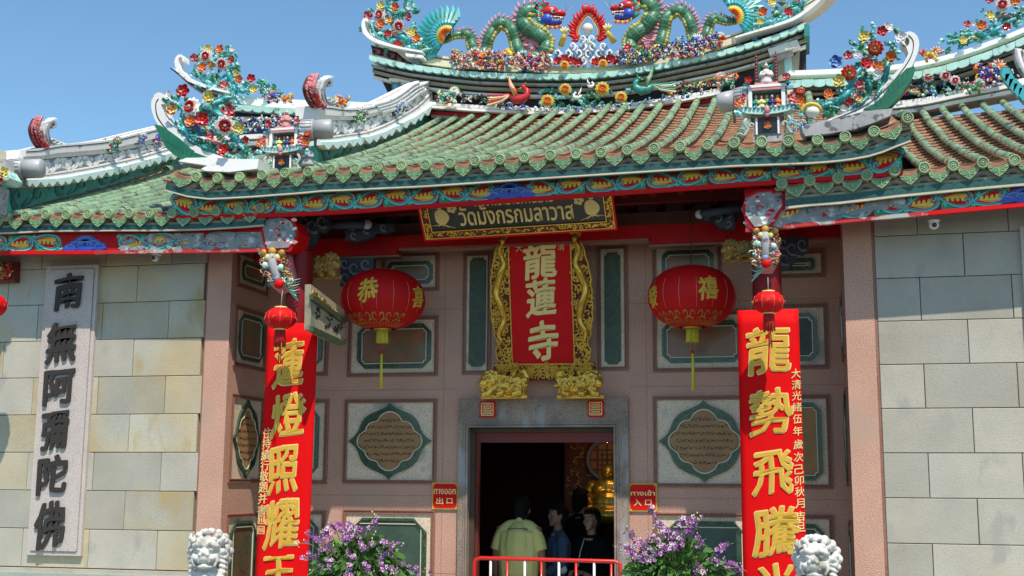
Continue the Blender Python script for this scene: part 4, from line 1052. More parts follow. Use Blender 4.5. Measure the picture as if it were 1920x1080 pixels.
HR = crv([(1696, 88), (1692, 78), (1699, 75), (1704, 82), (1700, 92), (1690, 86), (1690, 72), (1704, 65), (1717, 72), (1722, 90), (1714, 118), (1699, 146), (1676, 180), (1655, 206), (1625, 222), (1570, 240), (1505, 250)], 4)+crv([(1505, 240), (1560, 226), (1606, 206), (1640, 183), (1668, 152), (1690, 128), (1702, 106)], 4)
horn(HR,
     ([(1712, 132), (1698, 136), (1688, 146), (1668, 164), (1655, 186), (1637, 202), (1618, 211), (1640, 214), (1664, 209), (1687, 186), (1707, 156), (1714, 138)],
      [[(1700-k*9, 140+k*8), (1699-k*8, 152+k*7.4), (1692-k*7, 166+k*5.6)] for k in range(8)]),
     [(1500, 245), (1560, 232), (1620, 216), (1672, 211), (1668, 224), (1640, 236), (1600, 250), (1550, 258), (1510, 262)],
     [[(1702, 72), (1711, 84), (1708, 108), (1690, 138), (1660, 172), (1620, 204), (1560, 230)], [(1520, 250), (1570, 242), (1620, 228), (1660, 218)]], 'white', 'whited')
# ================================================================ signs and couplets
def plane_T(o, ux, uz, un):   # local frame from a survey: o origin, ux/uz unit vectors along width/height, un towards the street
    return lambda u, v, w: o+ux*u+uz*v+un*w
def quad_frame(tl, tr, bl, br, Yt, Yb_):
    A, B, C, D = P(*tl, Yt), P(*tr, Yt), P(*bl, Yb_), P(*br, Yb_)
    c = (A+B+C+D)/4; ux = ((B-A)+(D-C)).normalized(); uz = ((A-C)+(B-D)); uz = (uz-ux*uz.dot(ux)).normalized(); un = ux.cross(uz)
    return c, ux, uz, un, ((B-A).length+(D-C).length)/2, ((A-C).length+(B-D).length)/2

# ---- two long red couplets, gently bent round the columns
def couplet(tl, tr, bl, br, chars, small, label, side, seals=0):
    Yf = -1.24; A, B, C, D = P(*tl, Yf), P(*tr, Yf), P(*bl, Yf), P(*br, Yf)
    ext = 1.45
    zt, zb_ = (A.z+B.z)/2, (C.z+D.z)/2; zz = zt-(zt-zb_)*ext
    def T(u, v, w):       # u 0..1 across, v metres down from the top
        f = v/(zt-zb_); l = A.lerp(C, f); r = B.lerp(D, f); p = l.lerp(r, u)
        bulge = .028*(1-(2*u-1)**2); a = .5*(2*u-1)
        return V((p.x+w*a*.6, Yf+.028-bulge-w, zt-v+(p.z-(zt-v))*0))
    W_ = (B-A).length
    t = thing('couplet_board', label, 'couplet board', T(.5, (zt-zz)/2, 0))
    b = MB(); n = 10; m_ = 24; H = zt-zz; vs = []
    for w in (0, -.025):
        for j in range(m_+1):
            for i in range(n+1): vs.append(T(i/n, H*j/m_, w))
    k = (n+1)*(m_+1); fs = []
    for j in range(m_):
        for i in range(n):
            a = j*(n+1)+i; fs += [(a, a+1, a+n+2, a+n+1), (k+a, k+a+1, k+a+n+2, k+a+n+1)]
    for i in range(n): fs += [(i, i+1, k+i+1, k+i), (m_*(n+1)+i, m_*(n+1)+i+1, k+m_*(n+1)+i+1, k+m_*(n+1)+i)]
    for j in range(m_): fs += [(j*(n+1), (j+1)*(n+1), k+(j+1)*(n+1), k+j*(n+1)), (j*(n+1)+n, (j+1)*(n+1)+n, k+(j+1)*(n+1)+n, k+j*(n+1)+n)]
    b.add(vs, fs, 'banner', True); b.build('red_board', t)
    for ch, px, py, wp, hp in chars:
        p = P(px, py, Yf-.0); v0 = zt-p.z; l = A.lerp(C, v0/(zt-zb_)); r = B.lerp(D, v0/(zt-zb_)); u0 = (p.x-l.x)/(r.x-l.x)
        sc = (P(px+50, py, Yf).x-P(px-50, py, Yf).x)/100
        wd, ht = wp*sc/W_, hp*sc
        TT = lambda u, v, w: T(u, -v, w)
        b = MB(); write(b, ch, TT, u0, -v0, wd*.93, ht*.96, .0, .005, 'goldh', .036, brush); q = b.build('large_gold_character', t)
        b = MB(); write(b, ch, TT, u0, -v0, wd*.90, ht*.93, .007, .010, 'goldp', .022, brush); b.build('gold_face', q)
    for ch, px, py, s_ in small:
        p = P(px, py, Yf); v0 = zt-p.z; l = A.lerp(C, v0/(zt-zb_)); r = B.lerp(D, v0/(zt-zb_)); u0 = max(.075, min(.925, (p.x-l.x)/(r.x-l.x)))
        sc = (P(px+50, py, Yf).x-P(px-50, py, Yf).x)/100
        b = MB(); TT = lambda u, v, w: T(u, -v, w)
        if ch == '□':
            a, c = s_*sc/2/W_, s_*sc/2
            b.ring(rect(u0-a, -v0-c, u0+a, -v0+c), rect(u0-a*.82, -v0-c*.82, u0+a*.82, -v0+c*.82), TT, 0, .005, 'goldt')
            for k in range(3):
                b.ribbon([(u0-a*.6+a*.6*k, -v0+c*.6), (u0-a*.5+a*.5*k, -v0), (u0-a*.6+a*.6*k, -v0-c*.6)], a*.22, lambda u, v, w: TT(u, v, w), 0, .005, 'goldt')
            b.build('seal_mark', t)
        else:
            write(b, ch, TT, u0, -v0, s_*sc/W_, s_*sc*1.05, 0, .006, 'goldt', .012, brush); b.build('small_gold_character', t)
    return t
couplet((500, 606), (594, 606), (476, 1076), (575, 1076),
    [('蓮', 541, 681, 58, 82), ('燈', 540, 778, 64, 76), ('照', 531, 880, 56, 82), ('耀', 528, 982, 66, 86), ('王', 522, 1072, 62, 56)],
    [(c, 500-.072*(y-812), y, 17) for c, y in zip('住持績行敬題并書', (812, 832, 853, 873, 893, 914, 935, 957))]+[('□', 489, 975, 14), ('□', 488, 994, 14)],
    'red couplet board on the left column, small gold signature down its left edge', 0)
couplet((1382, 582), (1497, 578), (1393, 1076), (1513, 1076),
    [('龍', 1441, 655, 86, 92), ('勢', 1446, 772, 84, 88), ('飛', 1449, 886, 78, 84), ('騰', 1456, 996, 90, 92), ('光', 1456, 1090, 84, 66)],
    [(c, 1492+.045*(y-700), y, 17) for c, y in zip('大清光緒伍年歲次己卯秋月吉旦', (700, 721, 742, 763, 785, 808, 833, 857, 880, 901, 922, 944, 968, 988))],
    'red couplet board on the right column, small gold date down its right edge', 1)

# ---- Thai name board under the centre eave
c, ux, uz, un, W_, H_ = quad_frame((783, 382), (1151, 358), (796, 452), (1157, 430), -1.12, -.86)
H_ *= 1.28; T = plane_T(c+uz*.06, ux, uz, un)
t = thing('name_board', 'black name board with gold Thai lettering and gold border tilted out under the centre eave', 'sign', c)
b = MB(); b.prism(rect(-W_/2, -H_/2, W_/2, H_/2), T, -.03, 0, 'redd'); b.ring(rect(-W_/2, -H_/2, W_/2, H_/2), rect(-W_/2+.02, -H_/2+.02, W_/2-.02, H_/2-.02), T, 0, .02, 'redb'); b.build('backboard', t)
g0, g1 = .02, .10
b = MB(); b.ring(rect(-W_/2+g0, -H_/2+g0, W_/2-g0, H_/2-g0), rect(-W_/2+g1, -H_/2+g1, W_/2-g1, H_/2-g1), T, 0, .008, 'redd'); q = b.build('border', t)
b = MB(); rr = random.Random(4)
for k in range(420):
    e = rr.random()*(2*W_+2*H_); m_ = (g0+g1)/2+rr.uniform(-.024, .024)
    if e < W_: u, v = -W_/2+e, -H_/2+m_
    elif e < 2*W_: u, v = -W_/2+e-W_, H_/2-m_
    elif e < 2*W_+H_: u, v = -W_/2+m_, -H_/2+e-2*W_
    else: u, v = W_/2-m_, -H_/2+e-2*W_-H_
    u = max(-W_/2+.035, min(W_/2-.035, u)); v = max(-H_/2+.035, min(H_/2-.035, v))
    a = rr.uniform(0, 2*PI); r = rr.uniform(.012, .022)
    b.ribbon([(u+r*(.2+i/8)*math.cos(a+i*.5), v+r*(.2+i/8)*math.sin(a+i*.5)) for i in range(7)], [.003, .010, .004], T, .008, .014+.004*rr.random(), 'gold')
b.build('gilt_scrollwork', q)['kind'] = 'stuff'
for r_ in (g0, g1-.008):
    b = MB(); b.ring(rect(-W_/2+r_, -H_/2+r_, W_/2-r_, H_/2-r_), rect(-W_/2+r_+.008, -H_/2+r_+.008, W_/2-r_-.008, H_/2-r_-.008), T, .0, .02, 'gold'); b.build('gilt_edge', q)
b = MB(); b.prism(rect(-W_/2+g1, -H_/2+g1, W_/2-g1, H_/2-g1), T, 0, .004, 'black'); q = b.build('black_field', t)
b = MB(); write(b, 'วัดมังกรกมลาวาส', T, .0, -H_/2+g1+.145, W_*.585, .20, .004, .012, 'goldh', .02); b.build('thai_name', q)
b = MB(); write(b, 'ทรงพระราชทานนาม', T, .0, -H_/2+g1+.29, W_*.40, .10, .004, .010, 'goldh', .02); b.build('thai_caption', q)
for sg in (-1, 1):
    b = MB(); cx, cz = sg*W_*.385, -H_/2+g1+.15
    b.prism([(cx+.072*math.cos(a)*(1+.08*math.cos(3*a)), cz+.085*math.sin(a)) for a in [2*PI*i/18 for i in range(18)]], T, .004, .012, 'goldh')
    for k in range(5):
        a = PI*.5+sg*(-.9+.35*k); b.ribbon([(cx, cz+.07), (cx+.05*math.cos(a), cz+.08+.06*math.sin(a))], [.012, .004], T, .004, .01, 'goldh')
        b.ribbon([(cx, cz-.08), (cx+sg*(-.12+.06*k), cz-.13+.01*k)], [.008, .003], T, .004, .01, 'goldh')
    for k in range(5):
        x, z = cx-sg*.115, cz+.085; a = 2*PI*k/5; b.prism([(x+.03*math.cos(a)+.022*math.cos(q_), z+.03*math.sin(a)+.022*math.sin(q_)) for q_ in [2*PI*i/8 for i in range(8)]], T, .004, .010+.0004*k, 'goldh')
    b.ribbon(crv([(cx-sg*.09, cz+.06), (cx-sg*.14, cz+.13), (cx-sg*.22, cz+.16), (cx-sg*.30, cz+.15)], 4), [.008, .012, .004], T, .004, .01, 'goldh')
    b.build('gilt_peach', q)
b = MB()
for sg in (-1, 1): b.tube([T(sg*W_*.42, H_/2-.03, -.03), T(sg*W_*.42, H_/2+.18, -.15)], .012, 'wood', 6)
b.build('hanger', t)

# ---- red temple plaque in its carved gilt frame
c, ux, uz, un, W_, H_ = quad_frame((955, 458), (1071, 453), (960, 682), (1076, 682), -.42, -.16)
ext = .16; T = plane_T(c+uz*ext/2, ux, uz, un); H2 = H_+ext
t = thing('hanging_plaque', 'red plaque with three large gold characters in a carved gilt dragon frame above the door', 'plaque', c)
b = MB(); b.prism(rect(-W_/2, -H2/2, W_/2, H2/2), T, -.03, .0, 'banner' if False else 'redb'); pl = b.build('red_panel', t)
for ch, px, py, wp, hp in (('龍', 1013, 490, 60, 62), ('蓮', 1014, 558, 54, 66), ('寺', 1016, 640, 54, 72)):
    k = (py-569)/224.; v = -(py-569.5)/(682-457)*H_-ext/2; u = ((px-1014)-0.02*(py-569))/117*W_
    b = MB(); write(b, ch, T, u, v, wp/117*W_, hp/225*H_, .0, .008, 'goldh', .034, brush); b.build('large_gold_character', pl)
for px, ch in ((972, '大'), (1051, '清')):
    b = MB(); write(b, ch, T, (px-1014)/117*W_+.02, H_/2-ext/2-.045, .07, .07, 0, .006, 'goldt', .012); b.build('small_gold_character', pl)
b = MB(); b.ring(rect(-W_/2-.008, -H2/2-.008, W_/2+.008, H2/2), rect(-W_/2+.004, -H2/2+.004, W_/2-.004, H2/2-.01), T, -.03, .014, 'gold'); b.build('gilt_bead', t)
# carved side borders: dragon coiling through clouds
def carved_side(sg):
    b = MB(); n = 30; edge = []
    wtab = [(-.5, .10), (-.46, .16), (-.40, .17), (-.36, .13), (-.30, .17), (-.15, .20), (0, .20), (.15, .19), (.25, .16), (.36, .12), (.5, .09)]
    for i in range(n+1):
        f = -.5+i/n; edge.append((sg*(W_/2+interp(wtab, f)+.006*math.sin(i*2.1)), f*H2))
    poly = [(sg*(W_/2+.006), -H2/2)]+edge+[(sg*(W_/2+.006), H2/2)]
    if sg < 0: poly = poly[::-1]
    b.prism(poly, T, -.03, -.012, 'redd'); s_ = b.build('carved_border', t)
    b = MB(); b.ribbon(edge, .014, T, -.02, .016, 'gold')
    rr = random.Random(11+sg)
    for k in range(210):
        f = rr.uniform(-.49, .49); wv = interp(wtab, f); u = sg*(W_/2+.012+rr.random()*(wv-.02)); v = f*H2; r = rr.uniform(.020, .036); a = rr.uniform(0, 6)
        b.ribbon([(u+r*(1-i/9)*math.cos(a+i*.65), v+r*(1-i/9)*math.sin(a+i*.65)) for i in range(9)], [.014, .012, .005], T, -.012, .005+.02*rr.random(), 'gold')
    b.build('cloud_openwork', s_)['kind'] = 'stuff'
    b = MB(); pts = [(sg*(W_/2+x), y*H2) for x, y in crv([(.05, .40), (.09, .33), (.05, .24), (.10, .14), (.14, .03), (.09, -.08), (.07, -.18), (.13, -.27), (.10, -.33)], 5)]
    b.tube([T(u, v, .025+.012*math.sin(i*.6)) for i, (u, v) in enumerate(pts)], [.018, .03, .038, .04, .035, .03, .02], 'gold', 8)
    for i in range(2, len(pts)-1, 3):
        u, v = pts[i]; b.prism([(u+sg*.025, v-.012), (u+sg*.06, v+.01), (u+sg*.025, v+.016)], T, .015, .03, 'goldd')
    u, v = pts[0]; b.ball(T(u, v+.02, .035), (.032, .03, .045), 'gold', 8, 6)
    for k in range(5): b.tube([T(u, v+.04, .03), T(u+sg*(.05-.03*k), v+.12+.02*(k % 2), .03)], [.010, .003], 'gold', 5)
    b.build('gilt_dragon', s_)
carved_side(-1); carved_side(1)
b = MB(); zb0 = -H2/2
poly = [(-W_/2-.20, zb0+.01), (-W_/2-.21, zb0-.06), (-W_/2-.10, zb0-.13), (-.20, zb0-.17), (.20, zb0-.17), (W_/2+.10, zb0-.13), (W_/2+.21, zb0-.06), (W_/2+.20, zb0+.01)]
b.prism(poly, T, -.03, -.010, 'redd'); ap = b.build('carved_apron', t)
b = MB(); rr = random.Random(9)
for k in range(210):
    u = rr.uniform(-W_/2-.17, W_/2+.17); v = zb0-rr.uniform(.01, .145)*(1 if abs(u) < W_/2 else .6); r = rr.uniform(.018, .03); a = rr.uniform(0, 6)
    b.ribbon([(u+r*(1-i/9)*math.cos(a+i*.65), v+r*(1-i/9)*math.sin(a+i*.65)) for i in range(9)], [.014, .012, .005], T, -.010, .006+.02*rr.random(), 'gold')
for k in range(4): b.ribbon(spiral(0, zb0-.165, .15-.03*k, .15-.03*k, .15, PI-.15, 14), .012, T, 0, .028, 'gold')
b.ribbon([(-W_/2-.2, zb0-.004), (W_/2+.2, zb0-.004)], .014, T, 0, .03, 'gold')
b.build('cloud_openwork', ap)['kind'] = 'stuff'

# ---- exit / entrance signs
def doorsign(x0, y0, x1, y1, th, cn, label):
    A = P(x0, (y0+y1)/2, -.03); B = P(x1, (y0+y1)/2, -.03); zt = P((x0+x1)/2, y0, -.03).z; zb_ = P((x0+x1)/2, y1, -.03).z
    cx, cz = (A.x+B.x)/2, (zt+zb_)/2; w_, h = B.x-A.x, zt-zb_; T = lambda u, v, w: V((cx+u, -.012-w, cz+v))
    t = thing('door_sign', label, 'sign', (cx, -.02, cz), 'red and gold door signs')
    b = MB(); b.prism(rect(-w_/2, -h/2, w_/2, h/2), T, -.012, .008, 'goldp'); b.build('gold_plate', t)
    b = MB(); b.prism(notch(-w_/2+.014, -h/2+.014, w_/2-.014, h/2-.014, .018), T, .008, .012, 'redb'); q = b.build('red_field', t)
    b = MB(); write(b, th, T, 0, h*.16, w_*.84, h*.19, .012, .016, 'goldh', .02); b.build('thai_word', q)
    b = MB(); write(b, cn[0], T, -w_*.19, -h*.19, w_*.26, h*.24, .012, .016, 'goldh', .02); write(b, cn[1], T, w_*.19, -h*.19, w_*.22, h*.20, .012, .016, 'goldh', .02); b.build('chinese_word', q)
doorsign(809.4, 904.6, 858, 955, 'ทางออก', '出口', 'small red exit sign left of the doorway, gold border')
doorsign(1179, 906, 1232, 959, 'ทางเข้า', '入口', 'small red entrance sign right of the doorway, gold border')

# ---- carved stone plaque on the left wall (and its twin just at the right edge of the frame)
def stone_plaque(tl, tr, br, bl, chars, label):
    A, B, C, D = [P(*p, YP-.05) for p in (tl, tr, br, bl)]
    x0, x1 = (A.x+D.x)/2, (B.x+C.x)/2; z1, z0 = (A.z+B.z)/2, (C.z+D.z)/2; T = lambda u, v, w: V((u, YP-w, v))
    t = thing('stone_plaque', label, 'plaque', ((x0+x1)/2, YP, (z0+z1)/2))
    b = MB(); b.prism(rect(x0-.0, z0, x1, z1), T, -.0, .035, 'plaque'); b.ring(rect(x0-.008, z0-.008, x1+.008, z1+.008), rect(x0+.03, z0+.03, x1-.03, z1-.03), T, 0, .045, 'plaque')
    b.build('stone_frame', t)
    b = MB(); b.prism(octa(x0+.036, z0+.036, x1-.036, z1-.036, .008), T, .03, .058, 'plaque'); pl = b.build('raised_slab', t)
    for ch, px, py, w_, h in chars:
        p = P(px, py, YP-.05); k = (P(px+50, py, YP).x-P(px-50, py, YP).x)/100
        b = MB(); write(b, ch, T, p.x, p.z, w_*k*.90, h*k*.90, .070, .082, 'char', .040, brush); b.build('carved_character', pl)
stone_plaque((92, 501), (184, 497), (148, 1040), (46.6, 1040),
    [('南', 131, 547, 54, 62), ('無', 118, 641, 58, 72), ('阿', 114, 725, 58, 62), ('彌', 106, 807, 52, 66), ('陀', 101, 890, 56, 66), ('佛', 95, 984, 60, 80)],
    'tall grey stone plaque with six dark carved characters on the left wall')
stone_plaque((1917, 428), (2011, 420), (2050, 1042), (1950, 1042), [], 'tall stone plaque on the right wall cut off by the edge')

# ================================================================ lanterns
def wrap(c, R, H, th0, z0, s):     # surface of an oblate lantern
    def T(u, v, w):
        z = (z0+v); f = max(-.98, min(.98, z/H)); r = R*(1-f*f)**.43; th = th0+u/R
        return V(c)+V((math.sin(th)*(r+w), -math.cos(th)*(r+w), z))
    return T
def big_lantern(px, py, wpx, top, chs, label, hang):
    Y = -.52; c = P(px, py, Y); R = (P(px+wpx/2, py, Y).x-P(px-wpx/2, py, Y).x)/2; H = R*.72
    t = thing('big_lantern', label, 'lantern', c, 'big red lanterns in the porch')
    b = MB(); prof = [(R*math.sqrt(max(0, 1-(f)**2))**.86+0.0001, H*f) for f in [-.97+1.94*i/28 for i in range(29)]]
    nn = 48; vs = []
    for r, h in prof:
        for k in range(nn):
            a = 2*PI*k/nn; rr_ = r*(1-.006*abs(math.cos(12*a))); vs.append(c+V((rr_*math.sin(a), -rr_*math.cos(a), h)))
    b.add(vs, [(j*nn+i, j*nn+(i+1) % nn, (j+1)*nn+(i+1) % nn, (j+1)*nn+i) for j in range(28) for i in range(nn)], 'lant', True); body = b.build('red_globe', t)
    for k in range(16):
        a = 2*PI*(k+.5)/16
        if -1.5 < ((a+PI) % (2*PI))-PI < 1.6:
            b = MB(); Tt = wrap(c, R, H, 0, 0, 1); aa = ((a+PI) % (2*PI))-PI
            b.ribbon([(aa*R, H*f) for f in (-.48, -.3, -.1, .1, .3, .45)], [.002, .004, .002], lambda u, v, w: Tt(u, v, w+.001), 0, .003, 'lantl'); b.build('rib_line', body)
    for ch, th, z, s_ in chs:
        b = MB(); Tt = wrap(c, R*.998, H, th, z, 1); write(b, ch, lambda u, v, w: Tt(u, v, w), 0, 0, s_*R, s_*R*1.15, .0, .006, 'goldp', .034, brush); b.build('gold_character', body)
    b = MB(); Tt = wrap(c, R*1.0, H, 0, 0, 1)
    for k in range(-2, 3):
        u0 = k*.42*R
        for s in (-1, 1): b.ribbon([(u0+s*(.10+.06*math.cos(a))*R, -H*.68+.075*R*math.sin(a)*1.0) for a in [.5*i for i in range(10)]], [.008, .014, .007], Tt, .002, .006, 'goldd')
        b.ribbon([(u0-.14*R, -H*.80), (u0, -H*.74), (u0+.14*R, -H*.80)], .012, Tt, .002, .006, 'goldd')
    for k in range(24): b.ribbon([(-1.4*R+k*.117*R, -H*.83), (-1.35*R+k*.117*R, -H*.93)], .018, Tt, .001, .005, 'goldd')
    b.build('gold_cloud_border', body)
    b = MB(); b.lathe([(.001, H*.97), (.075, H*.95), (.08, H*.99), (.03, H*1.03), (.001, H*1.04)], c, 'gold', 14); b.lathe([(.001, -H*1.03), (.09, -H*1.0), (.10, -H*.95), (.001, -H*.94)], c, 'gold', 14); b.build('gold_cap', t)
    b = MB(); rr = random.Random(2)
    for k in range(22):
        a = 2*PI*k/22; x, y = .052*math.sin(a), -.052*math.cos(a); b.tube([c+V((x, y, -H*1.02)), c+V((x*1.05+rr.uniform(-.004, .004), y*1.05, -H*1.02-.125))], .0075, 'fringe', 4)
    b.build('yellow_fringe', t)
    b = MB(); z = -H*1.02; b.tube([c+V((0, 0, z)), c+V((0, 0, z-.22))], .004, 'fringer', 5); b.lathe([(.001, z-.20), (.016, z-.21), (.014, z-.235), (.001, z-.24)], c, 'redb', 8)
    for k in range(8):
        a = 2*PI*k/8; b.tube([c+V((.006*math.cos(a), .006*math.sin(a), z-.235)), c+V((.013*math.cos(a), .013*math.sin(a), z-.235-.35))], .006, 'fringe', 4)
    b.build('long_tassel', t)
    b = MB(); b.tube([c+V((0, 0, H*1.0)), V((c.x, c.y, hang))], .005, 'wood', 5); b.build('hanging_cord', t)
big_lantern(718, 562, 151, 506, [('恭', -.02, .04, .47), ('喜', 1.32, 0, .40)], 'big red lantern with gold writing hanging in the porch left of the red plaque', 4.9)
big_lantern(1297, 557, 166, 503, [('禧', .47, .03, .44), ('發', -.98, -.02, .38)], 'big red lantern with gold writing hanging in the porch right of the red plaque', 4.9)

def small_lantern(px, py, wpx, Y, label, topz, k_=1.):
    c = P(px, py, Y); R = (P(px+wpx/2, py, Y).x-P(px-wpx/2, py, Y).x)/2; H = R*.66
    t = thing('small_lantern', label, 'lantern', c, 'small red lanterns hung before the eaves')
    b = MB(); nn = 32; prof = [(R*(1-(f/1.08)**2)**.43, H*f) for f in [-1+2*i/16 for i in range(17)]]; vs = []
    for r, h in prof:
        for k in range(nn): a = 2*PI*k/nn; rr_ = r*(1-.05*abs(math.cos(4*a))**3); vs.append(c+V((rr_*math.sin(a), -rr_*math.cos(a), h)))
    b.add(vs, [(j*nn+i, j*nn+(i+1) % nn, (j+1)*nn+(i+1) % nn, (j+1)*nn+i) for j in range(16) for i in range(nn)], 'redb', True); body = b.build('red_globe', t)
    Tt = wrap(c, R, H*1.08, 0, 0, 1)
    b = MB()
    for k in range(-2, 3): b.ribbon([((k+.5)*PI/4*R, H*f) for f in (-.9, -.5, 0, .5, .9)], .0025, Tt, 0, .004, 'lantl')
    for k in range(-2, 3):
        b.ribbon(spiral(k*PI/4*R, 0, .016, .006, 0, 6, 8), .004, Tt, 0, .004, 'org')
    b.build('gold_pattern', body)
    b = MB()
    for s in (-1, 1): b.lathe([(R*.38, s*H*.96), (R*.40, s*H*1.0), (R*.40, s*H*1.12), (R*.3, s*H*1.13), (.001, s*H*1.13)], c, 'goldh', 16)
    b.build('gold_cap', t)
    b = MB(); rr = random.Random(3)
    for k in range(20):
        a = 2*PI*k/20; b.tube([c+V((R*.3*math.cos(a), R*.3*math.sin(a), -H*1.1)), c+V((R*.36*math.cos(a)+rr.uniform(-.005, .005), R*.36*math.sin(a), -H*1.1-R*1.0-rr.random()*.02))], .006, 'fringer', 4)
    for k in range(10): 
        x = rr.uniform(-.012, .02); b.tube([c+V((0, 0, -H*1.1)), c+V((x*.6, 0, -H*1.1-R*1.2)), c+V((x, rr.uniform(-.01, .01), -H*1.1-R*(1.7+.5*rr.random())))], .004, 'fringer', 4)
    b.build('red_tassel', t)
    b = MB(); b.tube([c+V((0, 0, H*1.1)), V((c.x, c.y+.02, topz))], .003, 'plast', 4); b.build('hanging_wire', t)
small_lantern(526, 597, 55, -1.62, 'small red lantern on a wire before the top of the left couplet', P(526, 545, -1.6).z)
small_lantern(1441, 567, 61, -1.62, 'small red lantern on a wire before the top of the right couplet', P(1441, 520, -1.6).z)
small_lantern(-20, 573, 56, -1.62, 'small red lantern at the far left edge of the picture', P(-20, 500, -1.6).z)

# ================================================================ sculpting kit: overlapping volumes fused into one surface
def fused(parts, name, m, parent=None, vox=.012, smooth=2, extra=None, label=None, cat=None, group=None):
    b = MB()
    for p in parts:
        if p[0] == 'b': b.ball(p[1], p[2], m, 12, 8, p[3] if len(p) > 3 else None)
        else: b.tube(p[1], p[2], m, 10)
    me = b.mesh(name)
    # close tube/ball poles into manifold pieces
    o = inst(name, me, parent, None, label, cat, group)
    r = o.modifiers.new('fuse', 'REMESH'); r.mode = 'VOXEL'; r.voxel_size = vox; r.use_smooth_shade = True
    if smooth:
        s_ = o.modifiers.new('soften', 'SMOOTH'); s_.iterations = smooth; s_.factor = .5
    return o
def B(x, y, z, r, rot=None): return ('b', V((x, y, z)), r, rot) if rot else ('b', V((x, y, z)), r)
def xf(parts, c, s, rz=0, flip=1):
    R = Matrix.Rotation(rz, 3, 'Z'); out = []
    for p in parts:
        if p[0] == 'b':
            r = p[2] if hasattr(p[2], '__len__') else (p[2],)*3
            q = V((p[1].x*flip, p[1].y, p[1].z)); out.append(('b', V(c)+R@(q*s), tuple(k*s for k in r), R@(p[3] if len(p) > 3 and p[3] else Matrix.Identity(3))))
        else:
            rad = p[2] if hasattr(p[2], '__len__') else [p[2]]*len(p[1])
            out.append(('t', [V(c)+R@(V((q[0]*flip, q[1], q[2]))*s) for q in p[1]], [k*s for k in rad]))
    return out
def Tb(pts, r): return ('t', [V(p) for p in pts], r)
# guardian lion, head about one unit wide, facing -Y; origin at the middle of the face
def lion_parts(seed):
    rr = random.Random(seed); L = []
    L += [B(0, .05, 0, (.42, .40, .40)), B(0, -.08, .20, (.36, .28, .24)), B(0, -.25, -.12, (.30, .22, .17)), B(0, -.33, .02, (.13, .14, .11)), B(-.10, -.43, -.035, .06), B(.10, -.43, -.035, .06), B(0, -.44, .02, .07),
          B(-.20, -.34, -.13, (.11, .10, .08)), B(.20, -.34, -.13, (.11, .10, .08)), B(0, -.22, -.36, (.24, .20, .07)), B(0, -.36, -.33, (.10, .06, .05))]
    for s in (-1, 1):
        L += [B(s*.17, -.32, .10, .085), Tb([(s*.06, -.34, .20), (s*.17, -.40, .25), (s*.30, -.30, .20), (s*.36, -.15, .15)], [.05, .08, .07, .04]), Tb([(s*.36, -.1, .30), (s*.46, -.12, .40), (s*.44, -.1, .52)], [.09, .07, .03]),
              Tb([(s*.30, -.25, -.02), (s*.34, -.28, -.2), (s*.26, -.28, -.36)], [.06, .05, .04])]
    # forehead folds and fangs
    for k in range(5): x = (k-2)*.11; L.append(Tb([(x, -.30+.04*abs(k-2), .27), (x*1.2, -.22, .40)], [.045, .05]))
    for s in (-1, 1): L.append(Tb([(s*.15, -.40, -.20), (s*.15, -.41, -.27)], [.03, .012]))
    # mane curls in rows
    for row, (r0, y0, zc_, n, s0) in enumerate(((.40, -.02, .12, 9, .085), (.47, .14, .08, 12, .10), (.52, .32, .02, 13, .11))):
        for k in range(n):
            a = PI*1.25-(PI*1.5)*k/(n-1); L.append(B(r0*math.cos(a)*1.05, y0, zc_+r0*math.sin(a)*1.02, s0*rr.uniform(.9, 1.1)))
    for s in (-1, 1):
        for k in range(5): L.append(Tb([(s*.34, -.05, .05-.13*k), (s*.47, .02, .0-.13*k), (s*.53, .15, -.03-.13*k)], [.045, .05, .03]))
    # chest, shoulders, forelegs, body sitting
    L += [B(0, .20, -.75, (.46, .42, .50)), B(-.34, .05, -.85, (.20, .24, .34)), B(.34, .05, -.85, (.20, .24, .34)), B(0, .45, -1.15, (.50, .55, .5)), Tb([(-.32, -.02, -.9), (-.33, -.12, -1.3), (-.32, -.15, -1.65)], [.2, .14, .15]), Tb([(.32, -.02, -.9), (.33, -.12, -1.3), (.32, -.15, -1.65)], [.2, .14, .15]),
          B(-.32, -.25, -1.72, (.17, .22, .1)), B(.32, -.25, -1.72, (.17, .22, .1)), B(0, .4, -1.65, (.55, .6, .22)), B(0, -.20, -.62, .10)]
    for s in (-1, 1):
        for k in range(4): L.append(B(s*(.1+.1*k), -.17+.05*k, -.55-.0*k, .06))
    return L
def stone_lion(px, py, wpx, Y, label, rz):
    c = P(px, py, Y); w_ = (P(px+wpx/2, py, Y)-P(px-wpx/2, py, Y)).length; s = w_/1.12
    zb_ = .62
    t = thing('stone_lion', label, 'statue', (c.x, c.y, c.z-1.8*s), 'white guardian lions')
    fused(xf(lion_parts(3), c, s, rz), 'carved_body', 'marble', t, s*.022, 1)
    b = MB()
    for sg in (-1, 1): b.ball(V(c)+Matrix.Rotation(rz, 3, 'Z')@V((sg*.17*s, -.385*s, .105*s)), .045*s, 'marble', 8, 6)
    b.build('eyeball', t)
    b = MB(); z = c.z-1.78*s; b.box((c.x-.62*s, c.y-.5*s, z-.12), (c.x+.62*s, c.y+1.05*s, z), 'marble'); b.box((c.x-.7*s, c.y-.58*s, .2), (c.x+.7*s, c.y+1.12*s, z-.12), 'grey'); b.build('plinth', t)
stone_lion(389, 1036, 70, -2.9, 'white marble guardian lion at the bottom left, before the pink pilaster', .25)
stone_lion(1529, 1050, 84, -3.1, 'white marble guardian lion at the bottom right, beside the right couplet', -.12)

